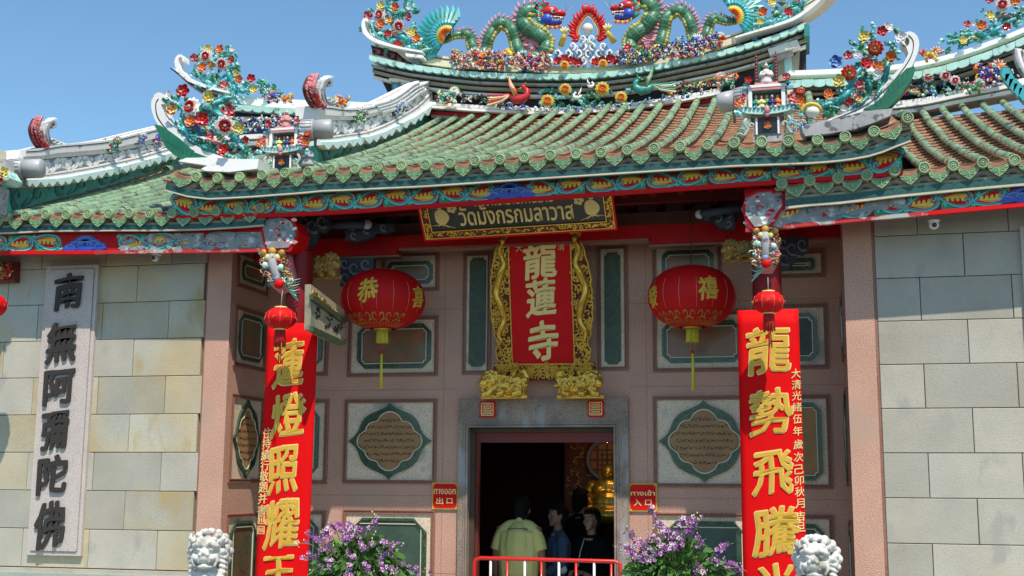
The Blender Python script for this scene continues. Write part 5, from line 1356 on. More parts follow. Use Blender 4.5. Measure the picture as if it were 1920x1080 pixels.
# gilt lions at the foot of the red plaque
def lion_low(k_=1.):
    q = [B(.05, 0, -.02, (.38, .22, .20)), B(-.36, -.12, .06, (.22, .20, .20)), B(-.50, -.22, -.02, (.13, .13, .10)), B(-.48, -.30, .05, .055), B(.32, 0, -.04, .24), Tb([(-.25, -.1, -.05), (-.38, -.22, -.24), (-.52, -.26, -.27)], [.12, .09, .07]), Tb([(.25, -.05, -.1), (.36, -.18, -.24), (.20, -.25, -.27)], [.14, .10, .08]),
         Tb([(0, -.1, -.1), (-.06, -.22, -.24), (-.16, -.26, -.27)], [.11, .08, .07]), Tb([(.42, 0, .02), (.52, -.02, .18), (.44, -.05, .30), (.36, -.05, .26)], [.09, .10, .08, .05]), Tb([(-.6, -.05, -.30), (.55, -.05, -.30)], [.06, .06])]
    for k in range(12): a = k*.52; q.append(B(-.32+.22*math.cos(a), -.15, .07+.22*math.sin(a), .062))
    for k in range(8): a = k*.8; q.append(B(-.32+.12*math.cos(a), -.24, .10+.12*math.sin(a), .045))
    for k in range(8): q.append(B(-.12+.09*k, -.16, .15-.012*k+.03*(k % 2), .05))
    for k in range(6): q.append(B(.1+.09*k, -.2, -.02-.03*(k % 2), .045))
    return q
def gilt_lion(px, py, wpx, flip, label, Y=-.20, m='gold', group='gilt lions under the red plaque', name='gilt_lion'):
    c = P(px, py, Y); s = (P(px+wpx/2, py, Y).x-P(px-wpx/2, py, Y).x)
    t = thing(name, label, 'statue', c, group)
    fused(xf(lion_low(), c, s*.92, 0, flip), 'carved_body', m, t, .009, 0)
    b = MB(); rr = random.Random(int(px))
    for k in range(60):
        x, z = rr.uniform(-.48, .48), rr.uniform(-.18, .22); a = rr.uniform(0, 6); r = .024*s/.5
        y = -.22*s*math.sqrt(max(.1, 1-(z/.26)**2))-.04*s
        b.ribbon([(x*s+r*(1-i/7)*math.cos(a+i*.7), z*s+r*(1-i/7)*math.sin(a+i*.7)) for i in range(7)], .008, lambda u, v, w: c+V((u*flip, y-w, v)), 0, .012, m)
    b.build('curled_mane', t)
    b = MB(); b.ball(c+V((-.40*s*flip, -.36*s, .12*s)), .035*s, m, 8, 5); b.ball(c+V((-.28*s*flip, -.36*s, .12*s)), .035*s, m, 8, 5); b.build('eyes', t)
gilt_lion(948, 720, 84, 1, 'gilt carved lion under the left foot of the red plaque')
gilt_lion(1087, 720, 84, -1, 'gilt carved lion under the right foot of the red plaque')
# ================================================================ orchid arrangements
def petal_flower(m1, m2, R=.03):
    b = MB()
    for k in range(5):
        a = 2*PI*k/5+.3; c_, s_ = math.cos(a), math.sin(a); w_ = R*.38
        pts = [(0, 0, 0), (c_*R*.55-s_*w_, -.25*R, s_*R*.55+c_*w_), (c_*R, -.1*R, s_*R), (c_*R*.55+s_*w_, -.25*R, s_*R*.55-c_*w_)]
        b.add(pts, [(0, 1, 2, 3)], m1 if k % 2 else m2)
    b.ball((0, -.2*R, -.1*R), R*.22, 'purple', 6, 4)
    return b.mesh('orchid_flower')
ORC = [petal_flower('lpet', 'wpet'), petal_flower('purple', 'lpet'), petal_flower('purple', 'purple'), petal_flower('lpet', 'purple')]
def orchids(px, py, half, hgt, Y, label, seed):
    rr = random.Random(seed); c = P(px, py, Y); k = (P(px+50, py, Y)-P(px-50, py, Y)).length/100
    R = half*k; t = thing('orchid_arrangement', label, 'flowers', (c.x, c.y, c.z-1.0), 'orchid arrangements before the doorway')
    b = MB(); z0 = c.z-.32; b.lathe([(.001, z0-.75), (.16, z0-.75), (.24, z0-.4), (.27, z0-.05), (.29, z0), (.25, z0), (.24, z0-.06), (.001, z0-.06)], (c.x, c.y, 0), 'pot', 20)
    b.box((c.x-.3, c.y-.3, .2), (c.x+.3, c.y+.3, z0-.75), 'grey'); b.build('pot', t)
    fo = MB()
    for i in range(1900):
        th = rr.uniform(0, 2*PI); ph = math.acos(rr.uniform(-.45, 1)); r = rr.uniform(.35, 1.)**.6
        p = V((c.x+R*.80*r*math.sin(ph)*math.cos(th), c.y+R*.5*r*math.sin(ph)*math.sin(th), c.z-.12+R*.74*r*math.cos(ph)))
        d = (p-c+V((rr.uniform(-.1, .1), rr.uniform(-.1, .1), rr.uniform(-.1, .15)))).normalized(); l = rr.uniform(.05, .125); w_ = l*.2
        sd = d.cross(V((rr.uniform(-1, 1), rr.uniform(-1, 1), rr.uniform(-.3, 1)))).normalized()*w_; dr = V((0, 0, -.35*l))
        fo.add([p, p+d*l*.4+sd, p+d*l*.75+sd*.8+dr*.4, p+d*l+dr, p+d*l*.75-sd*.8+dr*.4, p+d*l*.4-sd], [(0, 1, 2, 3), (0, 3, 4, 5)], 'fol' if rr.random() < .72 else 'fol2')
    o = fo.build('foliage', t); o['kind'] = 'stuff'
    st = MB(); n = 0; bd = MB()
    for i in range(36):
        th = rr.uniform(0, 2*PI); el = rr.uniform(-.15, 1.25); L_ = R*rr.uniform(.72, 1.08)
        d = V((math.cos(th)*math.cos(el), -abs(math.sin(th))*math.cos(el)*.8 if rr.random() < .75 else math.sin(th)*math.cos(el)*.7, math.sin(el)*.92)); d.x *= 1.05
        p0 = c+V((0, 0, -.12))+d*R*.35; p1 = c+d*L_*.8+V((0, 0, .03)); p2 = c+d*L_+V((d.x*.06, 0, rr.uniform(-.03, .06)))
        cv = crv([tuple(p0), tuple(p1), tuple(p2)], 5); st.tube([V(q) for q in cv], [.004, .0025], 'stem', 4)
        for q in range(rr.randint(9, 15)):
            f = rr.uniform(.48, 1.); pp = V(cv[min(len(cv)-1, int(f*(len(cv)-1)))])+V((rr.gauss(0, .018), rr.gauss(0, .016), rr.gauss(0, .018)))
            if f > .86 and rr.random() < .7:
                bd.ball(pp, (.006, .006, .009), 'yelp' if rr.random() < .4 else 'lpet', 5, 4); continue
            if n < 300:
                mw = Matrix.Translation(pp)@Matrix.Rotation(rr.uniform(-.9, .9), 4, 'Z')@Matrix.Rotation(rr.uniform(-.7, .5), 4, 'X')@Matrix.Rotation(rr.uniform(0, 6), 4, 'Y')@Matrix.Scale(rr.uniform(.5, .9), 4)
                inst('orchid_flower', rr.choice(ORC), t, mw); n += 1
    o = st.build('flower_stalks', t); o['kind'] = 'stuff'; o = bd.build('buds', t); o['kind'] = 'stuff'
orchids(674, 1064, 104, 90, -2.3, 'bushy arrangement of purple and white orchids before the wall left of the doorway', 21)
orchids(1266, 1074, 116, 90, -2.4, 'bushy arrangement of purple and white orchids before the wall right of the doorway', 33)

# ================================================================ crowd-control barrier
YB = -.75
t = thing('barrier', 'red steel crowd barrier with red and white bars across the doorway', 'barrier', P(1018, 1080, YB))
A, B_ = P(890, 1046, YB), P(1165, 1053, YB); zt = A.z
b = MB(); b.tube([V((A.x-.002, YB, .5)), V((A.x-.002, YB, zt-.06)), V((A.x+.012, YB, zt-.015)), V((A.x+.06, YB, zt)), V((B_.x-.06, YB, B_.z)), V((B_.x-.01, YB, B_.z-.02)), V((B_.x, YB, .5))], .019, 'steelr', 10); b.build('frame', t)
for i, px in enumerate((920, 951, 984, 1015, 1048, 1080, 1114, 1146)):
    p = P(px, 1050, YB); b = MB(); b.tube([V((p.x, YB, .55)), V((p.x, YB, p.z-.008))], .0125, 'steelr' if i % 2 else 'steelw', 8); b.build('white_bar' if i % 2 == 0 else 'red_bar', t)
b = MB(); b.tube([V((A.x, YB, .55)), V((B_.x, YB, .55))], .016, 'steelr', 8)
for x in (A.x+.1, B_.x-.1): b.tube([V((x, YB-.28, .42)), V((x, YB, .52)), V((x, YB+.28, .42))], .016, 'steelr', 8)
b.build('base_rail', t)
b = MB(); b.tube([V((A.x-.03, YB, .9)), V((A.x-.07, YB, .9)), V((A.x-.07, YB, .98))], .012, 'steelr', 6); b.build('hook', t)

# ================================================================ people inside the doorway
def shell(parts, name, m, t, vox=.016, sm=2): return fused(parts, name, m, t, vox, sm)
# man in the yellow shirt, back to us, head bowed forward
def man(px, Y):
    f = .40; p = P(px, 1000, Y); c = V((p.x, Y, f)); H = 1.70
    t = thing('person', 'person seen from behind in a pale yellow short-sleeved shirt standing in the doorway', 'person', c)
    body = [B(0, .13, 1.52, (.085, .10, .12)), Tb([(0, .03, 1.36), (0, .09, 1.46)], [.062, .055]), Tb([(0, 0, .95), (0, -.01, 1.15), (0, .0, 1.32)], [.15, .155, .13])]
    for s in (-1, 1):
        body += [Tb([(s*.19, .0, 1.33), (s*.245, -.01, 1.10), (s*.262, .03, .88), (s*.262, .06, .80)], [.055, .045, .034, .028]), B(s*.262, .075, .74, (.028, .04, .055)),
                 Tb([(s*.09, 0, .92), (s*.095, .0, .50), (s*.10, .02, .09)], [.085, .058, .04]), B(s*.10, -.03, .04, (.045, .12, .04))]
        for k in range(4): body.append(Tb([(s*(.255+.0), .045+.018*k, .71), (s*.255, .05+.018*k, .665-.004*abs(k-1.5))], [.0095, .0085]))
        body.append(Tb([(s*.25, .10, .75), (s*.235, .12, .705)], [.011, .009]))
    for s in (-1, 1): body += [B(s*.085, .13, 1.50, (.014, .022, .032))]
    body += [B(0, .235, 1.49, (.016, .025, .02))]
    shell(xf(body, c, 1), 'body', 'skind', t, .011, 1)
    sh = [Tb([(0, 0, .80), (0, -.01, .98), (0, -.015, 1.15), (0, -.01, 1.27), (0, .01, 1.37)], [.160, .160, .172, .150, .075])]
    for s in (-1, 1): sh += [Tb([(s*.03, .02, 1.375), (s*.11, .01, 1.345), (s*.175, .0, 1.285), (s*.215, -.005, 1.20), (s*.245, -.01, 1.09)], [.05, .062, .072, .072, .070]), Tb([(s*.08, 0, .80), (s*.10, -.01, 1.1), (s*.10, 0, 1.28)], [.13, .13, .11])]
    sh += [Tb([(-.055, .04, 1.40), (0, -.02, 1.415), (.055, .04, 1.40)], [.022, .025, .022])]
    sh += [Tb([(-.09, -.085, 1.25), (-.03, -.10, 1.05), (-.06, -.11, .85)], [.035, .05, .06]), Tb([(.10, -.085, 1.22), (.04, -.10, 1.02), (.07, -.11, .85)], [.035, .05, .06])]
    shell(xf(sh, c, 1), 'shirt', 'shirt', t, .012, 2)
    shell(xf([Tb([(0, 0, .66), (0, 0, .86)], [.165, .16])]+[Tb([(s*.09, 0, .45), (s*.09, 0, .85)], [.105, .11]) for s in (-1, 1)], c, 1), 'shorts', 'shorts', t, .016)
    hr = [B(0, .12, 1.555, (.098, .115, .115)), B(0, .075, 1.50, (.088, .07, .09))]
    rr = random.Random(1)
    for k in range(16): hr.append(Tb([(rr.uniform(-.07, .07), .02, 1.47), (rr.uniform(-.075, .08), -.01, 1.41-rr.random()*.03)], [.014, .006]))
    shell(xf(hr, c, 1), 'hair', 'hair', t, .010, 1)
man(973, .75)
def head_parts(z, yaw, s=1.):
    R = Matrix.Rotation(yaw, 3, 'Z')
    q = [B(0, 0, 0, (.078, .095, .115)), B(0, -.055, -.045, (.055, .045, .06)), B(0, -.098, -.012, (.013, .022, .03)), B(0, -.088, .045, (.06, .02, .02)), B(0, -.088, -.055, (.026, .014, .008)), B(0, -.085, -.072, (.022, .014, .008)), B(0, -.075, -.10, (.03, .025, .02))]
    for sg in (-1, 1): q += [B(sg*.080, .01, -.01, (.012, .02, .03)), B(sg*.045, -.07, -.03, (.024, .02, .02))]
    return [('b', R@(p[1]*s), tuple(k*s for k in p[2]), R) for p in q]
def person2(px, py_head, Y, yaw, jacket, lower, label, hairlong, hands=True, shade='skin'):
    p = P(px, py_head, Y); f = .40; c = V((p.x, Y, p.z)); hz = p.z-f
    t = thing('person', label, 'person', V((p.x, Y, f)))
    R = Matrix.Rotation(yaw, 3, 'Z')
    hp = head_parts(0, yaw); hp.append(Tb([(0, .01, -.08), (0, .02, -.20)], [.05, .055]))
    sp = hz-.24; k = hz/1.55
    arm = []
    for s in (-1, 1):
        arm.append(Tb([R@V((s*.17, 0, -.27)), R@V((s*.22, -.02, -.50)), R@V((s*.16, -.20, -.62)), R@V((s*.08, -.30, -.56))], [.045, .04, .03, .026]))
        arm.append(('b', R@V((s*.065, -.325, -.55)), (.03, .04, .022)))
        for q in range(4): arm.append(Tb([R@V((s*.05-.01+.012*q, -.35, -.55)), R@V((s*.045-.01+.012*q, -.40+.006*abs(q-1), -.56)), R@V((s*.045-.01+.012*q, -.41+.006*abs(q-1), -.58))], [.008, .0075, .006]))
        arm.append(Tb([R@V((s*.035, -.32, -.535)), R@V((s*.02, -.355, -.525))], [.009, .007]))
    legs = [Tb([(s*.08, 0, -.85), (s*.08, .01, -hz+.5), (s*.08, .02, -hz+.09)], [.08, .055, .04]) for s in (-1, 1)]+[B(s*.08, -.04, -hz+.04, (.04, .11, .04)) for s in (-1, 1)]
    torso = [Tb([(0, .02, -.20), (0, .02, -.5), (0, .02, -.85)], [.09, .13, .14])]
    shell(xf(hp+arm+legs+torso, c, 1), 'body', shade, t, .009, 1)
    jk = [Tb([(0, .03, -.155), (0, .03, -.21), (0, .02, -.30), (0, .02, -.52), (0, .02, -.80)], [.062, .09, .145, .155, .165])]
    for s in (-1, 1): jk.append(Tb([R@V((s*.04, .01, -.235)), R@V((s*.15, .01, -.27)), R@V((s*.225, -.02, -.50)), R@V((s*.17, -.19, -.62))], [.07, .075, .065, .05])); jk.append(Tb([R@V((s*.07, .01, -.3)), R@V((s*.08, .01, -.82))], [.12, .13]))
    shell(xf(jk, c, 1), 'jacket', jacket, t, .014, 2)
    shell(xf([Tb([(0, .02, -.80), (0, .02, -1.0), (0, .02, -1.25)], [.165, .18, .19])], c, 1), 'skirt' if lower != 'blk' else 'trousers', lower, t, .016)
    h = [B(0, .03, .03, (.094, .10, .105)), B(0, .05, -.03, (.085, .075, .09)), B(0, -.03, .085, (.07, .07, .035))]
    if hairlong: h += [Tb([(0, .07, 0), (0, .08, -.14)], [.07, .05])]+[Tb([(s*.075, .01, .03), (s*.085, .02, -.08)], [.03, .025]) for s in (-1, 1)]
    shell([('b', c+R@q[1], q[2], R) if q[0] == 'b' else ('t', [c+R@x for x in q[1]], q[2]) for q in h], 'hair', 'hair', t, .009, 1)
    b = MB()
    for s in (-1, 1):
        b.ball(c+R@V((s*.03, -.082, .018)), (.013, .008, .006), 'plastw', 8, 5, R); b.ball(c+R@V((s*.03, -.090, .018)), (.006, .004, .006), 'lens', 6, 4, R)
    b.build('eyes', t)
    return t, c, R
t_, c_, R_ = person2(1046, 966, 1.45, -1.05, 'denim', 'lilac', 'person in a blue denim jacket and lilac skirt turned to the left in the doorway', False)
b = MB(); q = P(1056, 1068, 1.22); b.tube([q, q+V((0, -.006, 0))], .045, 'wpet', 18); b.build('white_badge', t_)
t_, c_, R_ = person2(1109, 974, 1.35, -.35, 'blk', 'blk', 'elderly person in black clothes facing the street at the right side of the doorway', True)
b = MB(); b.tube([c_+V((-.07, -.05, -.2)), c_+V((-.10, -.15, -.35)), c_+V((-.12, -.17, -.5))], .007, 'wpet', 5); b.build('necklace', t_)
person2(1090, 936, 2.05, 2.6, 'blk', 'blk', 'person in dark clothes standing in the gloom before the golden statue', True)

# ================================================================ golden laughing statue in the hall
YG = 2.4
c = P(1141, 886, YG); s = (P(1160, 886, YG)-P(1120, 886, YG)).length/40
t = thing('golden_statue', 'golden laughing seated statue with bare belly in the dark hall', 'statue', (c.x, c.y, c.z-.75))
u = 26*s     # head half-height unit
q = [B(0, 0, 0, (.50, .48, .56)), B(0, -.2, -.28, (.42, .35, .28)), B(0, -.50, -.05, (.12, .12, .13)), B(-.22, -.38, -.15, (.16, .14, .13)), B(.22, -.38, -.15, (.16, .14, .13)), B(0, -.47, -.30, (.22, .08, .05)), B(0, -.40, -.42, (.2, .12, .08)),
     B(-.17, -.43, .10, (.13, .06, .03)), B(.17, -.43, .10, (.13, .06, .03)), Tb([(-.52, .05, .1), (-.56, 0, -.2), (-.54, -.05, -.48)], [.07, .09, .10]), Tb([(.52, .05, .1), (.56, 0, -.2), (.54, -.05, -.48)], [.07, .09, .10]),
     B(0, .1, -.95, (1.2, .7, .55)), B(-.62, -.2, -1.25, (.60, .45, .42)), B(.55, -.2, -1.25, (.6, .45, .42)), B(0, -.25, -2.1, (1.35, .9, .95)), B(-1.25, .1, -1.1, (.5, .5, .55)), B(1.25, .1, -1.1, (.5, .5, .55)),
     Tb([(-1.35, 0, -1.2), (-1.75, -.4, -1.9), (-1.3, -.9, -2.3)], [.42, .38, .25]), Tb([(1.35, 0, -1.2), (1.75, -.4, -1.9), (1.3, -.9, -2.3)], [.42, .38, .25]), Tb([(-2.1, -.6, -2.9), (0, -1, -3.0), (2.1, -.6, -2.9)], [.6, .6, .6]), B(0, 0, -2.9, (2.1, 1.3, .7))]
o = fused(xf(q, c, u), 'gilt_body', 'gold', t, .014, 1)
b = MB()
for sg in (-1, 1): b.ribbon([(sg*.30, .0), (sg*.17, .05), (sg*.05, .0)], .05, lambda a, v, w: c+V((a*u, -.475*u-w+.15*abs(a)*u, v*u)), 0, .006, 'ink')
b.ribbon([(-.20, -.27), (0, -.33), (.20, -.27)], .06, lambda a, v, w: c+V((a*u, -.555*u-w+.2*abs(a)*u, v*u)), 0, .006, 'ink')
b.build('face_lines', t)
hc = P(1138, 862, YG+.35); r = 37*s
th = thing('round_halo', 'round orange lattice disc with grey rim behind the golden statue', 'halo', hc)
b = MB(); b.tube([hc+V((r*math.sin(a), 0, r*math.cos(a))) for a in [2*PI*i/40 for i in range(41)]], .032, 'plastd', 8, cap=False); b.build('grey_rim', th)
b = MB(); b.prism([(r*math.cos(a), r*math.sin(a)) for a in [2*PI*i/36 for i in range(36)]], lambda a, v, w: hc+V((a, .02-w, v)), -.03, 0, 'orng'); d_ = b.build('orange_disc', th)
b = MB(); T = lambda a, v, w: hc+V((a, .02-w, v))
for k in (-.5, 0, .5):
    l = math.sqrt(1-k*k)*r*.96; b.ribbon([(k*r, -l), (k*r, l)], .018, T, 0, .02, 'wood'); b.ribbon([(-l, k*r), (l, k*r)], .018, T, 0, .022, 'wood')
for k in (-.25, .25): b.ribbon([(k*r, -.4*r), (k*r, .4*r)], .014, T, 0, .018, 'wood'); b.ribbon([(-.4*r, k*r), (.4*r, k*r)], .014, T, 0, .019, 'wood')
b.build('lattice', d_)
ts = thing('carved_screen', 'red screen with gilt carving beside the golden statue', 'screen', P(1085, 900, YG+.4))
x0, x1 = P(1058, 900, YG+.4).x, P(1190, 900, YG+.4).x; z0, z1 = P(1085, 990, YG+.4).z, P(1085, 812, YG+.4).z
b = MB(); b.box((x0, YG+.42, z0-.3), (x1, YG+.5, z1), 'redd'); b.build('red_panel', ts)
b = MB(); rr = random.Random(6); T = lambda a, v, w: V((a, YG+.42-w, v))
for k in range(90):
    a0, v0 = rr.uniform(x0+.04, x1-.04), rr.uniform(z0, z1-.05); r_ = rr.uniform(.03, .07); a = rr.uniform(0, 6)
    b.ribbon([(a0+r_*(1-i/9)*math.cos(a+i*.6), v0+r_*(1-i/9)*math.sin(a+i*.6)) for i in range(9)], [.016, .012, .006], T, 0, .02+.02*rr.random(), 'goldd')
o = b.build('gilt_carving', ts); o['kind'] = 'stuff'

lp = P(1139, 827, YG-.35); t = thing('added_lamp', 'small lamp added at a glint above the golden statue to light it', 'lamp', lp)  # lamp added at a small glint to light the dark statue
b = MB(); b.ball(lp, .02, mat('added_lamp_glow', (1, .8, .5), emis=((1, .78, .45), 12.)), 10, 7); b.build('bulb', t)
b = MB(); b.lathe([(.02, .02), (.06, .01), (.05, .04), (.012, .06), (.012, .09)], lp, 'gold', 14); b.tube([lp+V((0, 0, .09)), V((lp.x, lp.y, 4.9))], .006, 'wood', 5); b.build('shade', t)
ld = bpy.data.lights.new('added_lamp_light', 'POINT'); ld.energy = 3.0; ld.color = (1, .72, .4); ld.shadow_soft_size = .05  # point light of the added lamp, brightens statue and hall
lo = bpy.data.objects.new('added_lamp_light', ld); COL.objects.link(lo); lo.location = lp+V((0, -.12, -.05))
# ================================================================ glazed roof ornaments
def xyz(px, py, Y, w=0): return P(px, py, Y)+V((0, -w, 0))
def _mum(outer, inner, cen, n1=11, n2=8):
    b = MB()
    def ring(n, r0, r1, y0, y1, wd, m, tw=0.):
        for k in range(n):
            a = 2*PI*k/n+tw; c_, s_ = math.cos(a), math.sin(a)
            q = lambda r, y, o: (c_*r-s_*o, -y, s_*r+c_*o)
            b.add([q(r0, y0, -wd*.5), q(r1*.8, y1+.06, -wd), q(r1, y1, 0), q(r1*.8, y1+.06, wd), q(r0, y0, wd*.5), q(r1*.6, y1-.12, 0)], [(0, 1, 2, 3, 4), (0, 5, 1), (1, 5, 2), (2, 5, 3), (3, 5, 4)], m)
    ring(n1, .25, 1.0, .05, .10, .22, outer); ring(n1, .2, .80, .18, .26, .20, outer, .3)
    ring(n2, .1, .60, .24, .42, .19, inner, .15); ring(n2, .08, .40, .34, .52, .13, inner, .5)
    b.ball((0, -.42, 0), (.17, .14, .17), cen, 8, 5)
    return meshdata(b, 'flower')
def _lily(m1, m2):
    b = MB()
    for L2, (n_, rad, yo) in enumerate(((5, 1., 0), (5, .68, .18))):
        for k in range(n_):
            a = 2*PI*k/n_+L2*.6; c_, s_ = math.cos(a), math.sin(a); q = lambda r, y, o: (c_*r*rad-s_*o*rad, -y*rad-yo, s_*r*rad+c_*o*rad)
            b.add([q(.05, .0, 0), q(.35, .30, -.36), q(.75, .48, -.42), q(1, .42, -.12), q(.95, .46, .2), q(.7, .46, .44), q(.35, .30, .36), q(.55, .18, 0)], [(0, 1, 7), (1, 2, 7), (2, 3, 7), (3, 4, 7), (4, 5, 7), (5, 6, 7), (6, 0, 7)], m1 if (k+L2) % 2 else m2)
    b.ball((0, -.25, 0), .20, m2, 8, 5)
    return meshdata(b, 'flower')
def _leaf(m1, m2):
    b = MB()
    for k in range(4):
        a = -.9+.6*k; c_, s_ = math.sin(a), math.cos(a); q = lambda r, y, o: (c_*r+s_*o, -y, s_*r-c_*o)
        b.add([q(0, 0, 0), q(.35, .15, -.17), q(.65, .2, -.24), q(1.0, .05, 0), q(.65, .2, .24), q(.35, .15, .17), q(.5, .30, 0)], [(0, 1, 6), (1, 2, 6), (2, 3, 6), (3, 4, 6), (4, 5, 6), (5, 0, 6)], m1 if k % 2 else m2)
    return meshdata(b, 'leaf')
FL = dict(mum=_mum('wpet', 'redg', 'plast'), mumw=_mum('white', 'redg', 'plast'), chr=_mum('yel', 'org', 'org', 12, 9), rr=_mum('redg', 'org', 'plast'), red=_lily('redg', 'redg'), org=_lily('org', 'org'), yel=_lily('yel', 'yelp'), pk=_lily('pinkg', 'redg'), wh=_lily('white', 'wpet'), cream=_lily('yelp', 'org'), bl=_lily('blue', 'sky'),
          lf=_leaf('leaf', 'cyan'), lt=_leaf('cyan', 'aqua'), ld=_leaf('leafd', 'leaf'))
PXM = lambda px, py, Y: (P(px+20, py, Y)-P(px-20, py, Y)).length/40
_oc = [0]
def put(kind, px, py, r, Y, par, w=.05, rot=None, name=None):
    _oc[0] += 1; rr = random.Random(_oc[0]*17); k = PXM(px, py, Y)*r
    tw = rr.uniform(0, 6) if rot is None else rot
    mw = Matrix.Translation(xyz(px, py, Y, w))@Matrix.Rotation(rr.uniform(-.35, .45), 4, 'Z')@Matrix.Rotation(rr.uniform(-.1, .35), 4, 'X')@Matrix.Rotation(tw, 4, 'Y')@Matrix.Scale(k, 4)
    return inst(name or ('leaf' if kind[0] == 'l' else 'flower'), FL[kind], par, mw)
def vine(pts, Y, r, m, par, w=.03, name='vine'):
    c = crv(pts, 6); k = PXM(*pts[0], Y); n = len(c)
    b = MB(); path = [xyz(x, y, Y, w+.02*math.sin(i*.8)) for i, (x, y) in enumerate(c)]
    b.tube(path, [r*k*.6, r*k, r*k*1.15, r*k, r*k*.35], m, 8)
    o = b.build(name, par); b = MB()
    # glazed bead ridges along the vine
    for i in range(1, n-1, 1):
        b.ball(path[i]+V((0, -r*k*.7, 0)), (r*k*.42,)*3, 'aqua' if m in ('cyan', 'teal') else 'yelp', 6, 4)
    q = b.build('glazed_beads', par); q['kind'] = 'stuff'
    return o
def spray(name, label, Y, vines, flowers, leaves, foot, cat='roof ornament', w=.04, group=None):
    t = thing(name, label, cat, xyz(*foot, Y), group)
    for v in vines: vine(v[0], Y, v[1], v[2], t, w)
    rv = random.Random(int(foot[0]))
    for v in vines:
        c = crv(v[0], 4)
        for i, (x, y) in enumerate(c):
            for _ in range(2): put(rv.choice(('lf', 'lt', 'ld', 'lt', 'lf')), x+rv.gauss(0, 7), y+rv.gauss(0, 7), rv.uniform(7, 12), Y, t, w-.01)
    for k, x, y, r in flowers: put(k, x, y, r, Y, t, w+.06+.02*(int(x*7) % 3))
    for k, x, y, r in leaves: put(k, x, y, r, Y, t, w+.015)
    return t
LR_ = lambda pts, kinds=('lf', 'lt', 'ld'), r=11: [(kinds[i % len(kinds)], x, y, r*(1+.2*((i*7) % 3-1))) for i, (x, y) in enumerate(pts)]
spray('flower_spray', 'glazed flower spray with two white and red mums on the front left corner horn', -1.52,
    [([(326, 192), (345, 205), (352, 228), (350, 248), (366, 262), (390, 270)], 5, 'cyan'), ([(385, 205), (405, 210), (424, 226), (440, 255), (455, 275), (478, 296)], 5, 'cyan'), ([(405, 200), (420, 190), (440, 186)], 5, 'cyan'), ([(340, 238), (352, 255), (372, 272), (395, 282), (425, 292), (455, 302)], 5, 'teal'), ([(392, 240), (400, 262), (412, 270), (426, 262)], 4, 'pinkg')],
    [('mumw', 369, 208, 19), ('mumw', 433, 242, 19), ('red', 359, 179, 12), ('red', 391, 231, 13), ('red', 430, 288, 11), ('org', 370, 235, 11), ('yel', 402, 188, 12), ('yel', 456, 246, 11), ('pk', 438, 214, 13), ('cream', 333, 211, 11), ('pk', 405, 263, 9), ('red', 472, 268, 7), ('wh', 327, 184, 8)],
    LR_([(376, 170), (392, 172), (352, 196), (410, 230), (405, 246), (384, 262), (350, 234), (455, 262), (448, 226), (418, 250), (338, 226), (462, 285), (385, 250), (420, 275), (345, 172), (470, 250)]), (390, 300))
spray('flower_spray', 'glazed flower spray with ringed red mums on the front right corner horn', -1.52,
    [([(1508, 216), (1535, 205), (1562, 196), (1586, 182), (1600, 152), (1618, 122), (1634, 92), (1636, 64)], 6, 'cyan'), ([(1552, 203), (1592, 208), (1622, 190), (1630, 160), (1612, 148), (1602, 160)], 5, 'teal'), ([(1640, 190), (1656, 160), (1664, 120), (1676, 80)], 6, 'teal'), ([(1598, 190), (1612, 172), (1622, 178)], 4, 'pinkg'), ([(1618, 84), (1614, 96), (1628, 108)], 5, 'leaf')],
    [('rr', 1590, 144, 17), ('rr', 1640, 101, 17), ('bl', 1567, 126, 14), ('yel', 1573, 160, 13), ('yel', 1619, 80, 12), ('red', 1622, 130, 13), ('red', 1652, 70, 11), ('org', 1644, 133, 12), ('org', 1669, 115, 12), ('wh', 1662, 60, 11), ('wh', 1688, 82, 12), ('wh', 1646, 148, 10), ('wh', 1608, 110, 9), ('pk', 1590, 112, 10), ('pk', 1610, 168, 10), ('org', 1553, 186, 10), ('red', 1592, 200, 9), ('wh', 1582, 212, 7), ('cream', 1610, 196, 7)],
    LR_([(1598, 82), (1632, 54), (1676, 66), (1602, 128), (1580, 180), (1560, 204), (1630, 150), (1622, 200), (1640, 165), (1570, 170), (1605, 96), (1652, 120), (1536, 196), (1660, 90), (1545, 215), (1600, 215)]), (1590, 222))
t = thing('glazed_gourd', 'yellow-rimmed glassy gourd ornament between the right pavilion and the corner horn', 'roof ornament', xyz(1522, 218, -1.6))
b = MB(); k = PXM(1522, 210, -1.6); b.ball(xyz(1524, 210, -1.6), (14*k, 12*k, 11*k), 'pearl', 14, 9); b.build('pale_body', t)
b = MB(); b.tube([xyz(1522+19*math.cos(a), 210-15*math.sin(a), -1.62) for a in [PI*.05+PI*.95*i/12 for i in range(13)]], [3*k, 4.5*k, 3*k], 'yel', 8); b.build('yellow_hoop', t)
YK = 3.28
spray('flower_spray', 'flower spray on the left wing ridge seen above the front corner horn', YK,
    [([(372, 132), (380, 148), (400, 158), (424, 154), (432, 140), (438, 160), (455, 172), (482, 162), (505, 172)], 4, 'cyan'), ([(440, 170), (430, 150), (436, 132)], 3, 'teal'), ([(392, 112), (410, 122), (430, 112), (436, 98)], 3.5, 'cyan')],
    [('mum', 394, 111, 12), ('mum', 424, 125, 12), ('yel', 396, 97, 8), ('cream', 407, 129, 8), ('org', 389, 133, 9), ('org', 422, 100, 9), ('pk', 373, 114, 8), ('pk', 442, 117, 8), ('pk', 426, 164, 8), ('org', 457, 154, 8), ('red', 478, 152, 8), ('yel', 483, 173, 8), ('wh', 441, 98, 5), ('yel', 450, 142, 7)],
    LR_([(378, 100), (384, 92), (408, 92), (432, 92), (446, 128), (455, 128), (372, 134), (380, 126), (408, 148), (444, 150), (468, 168), (500, 172), (416, 112), (400, 142), (372, 138), (490, 160)], r=9), (440, 178))
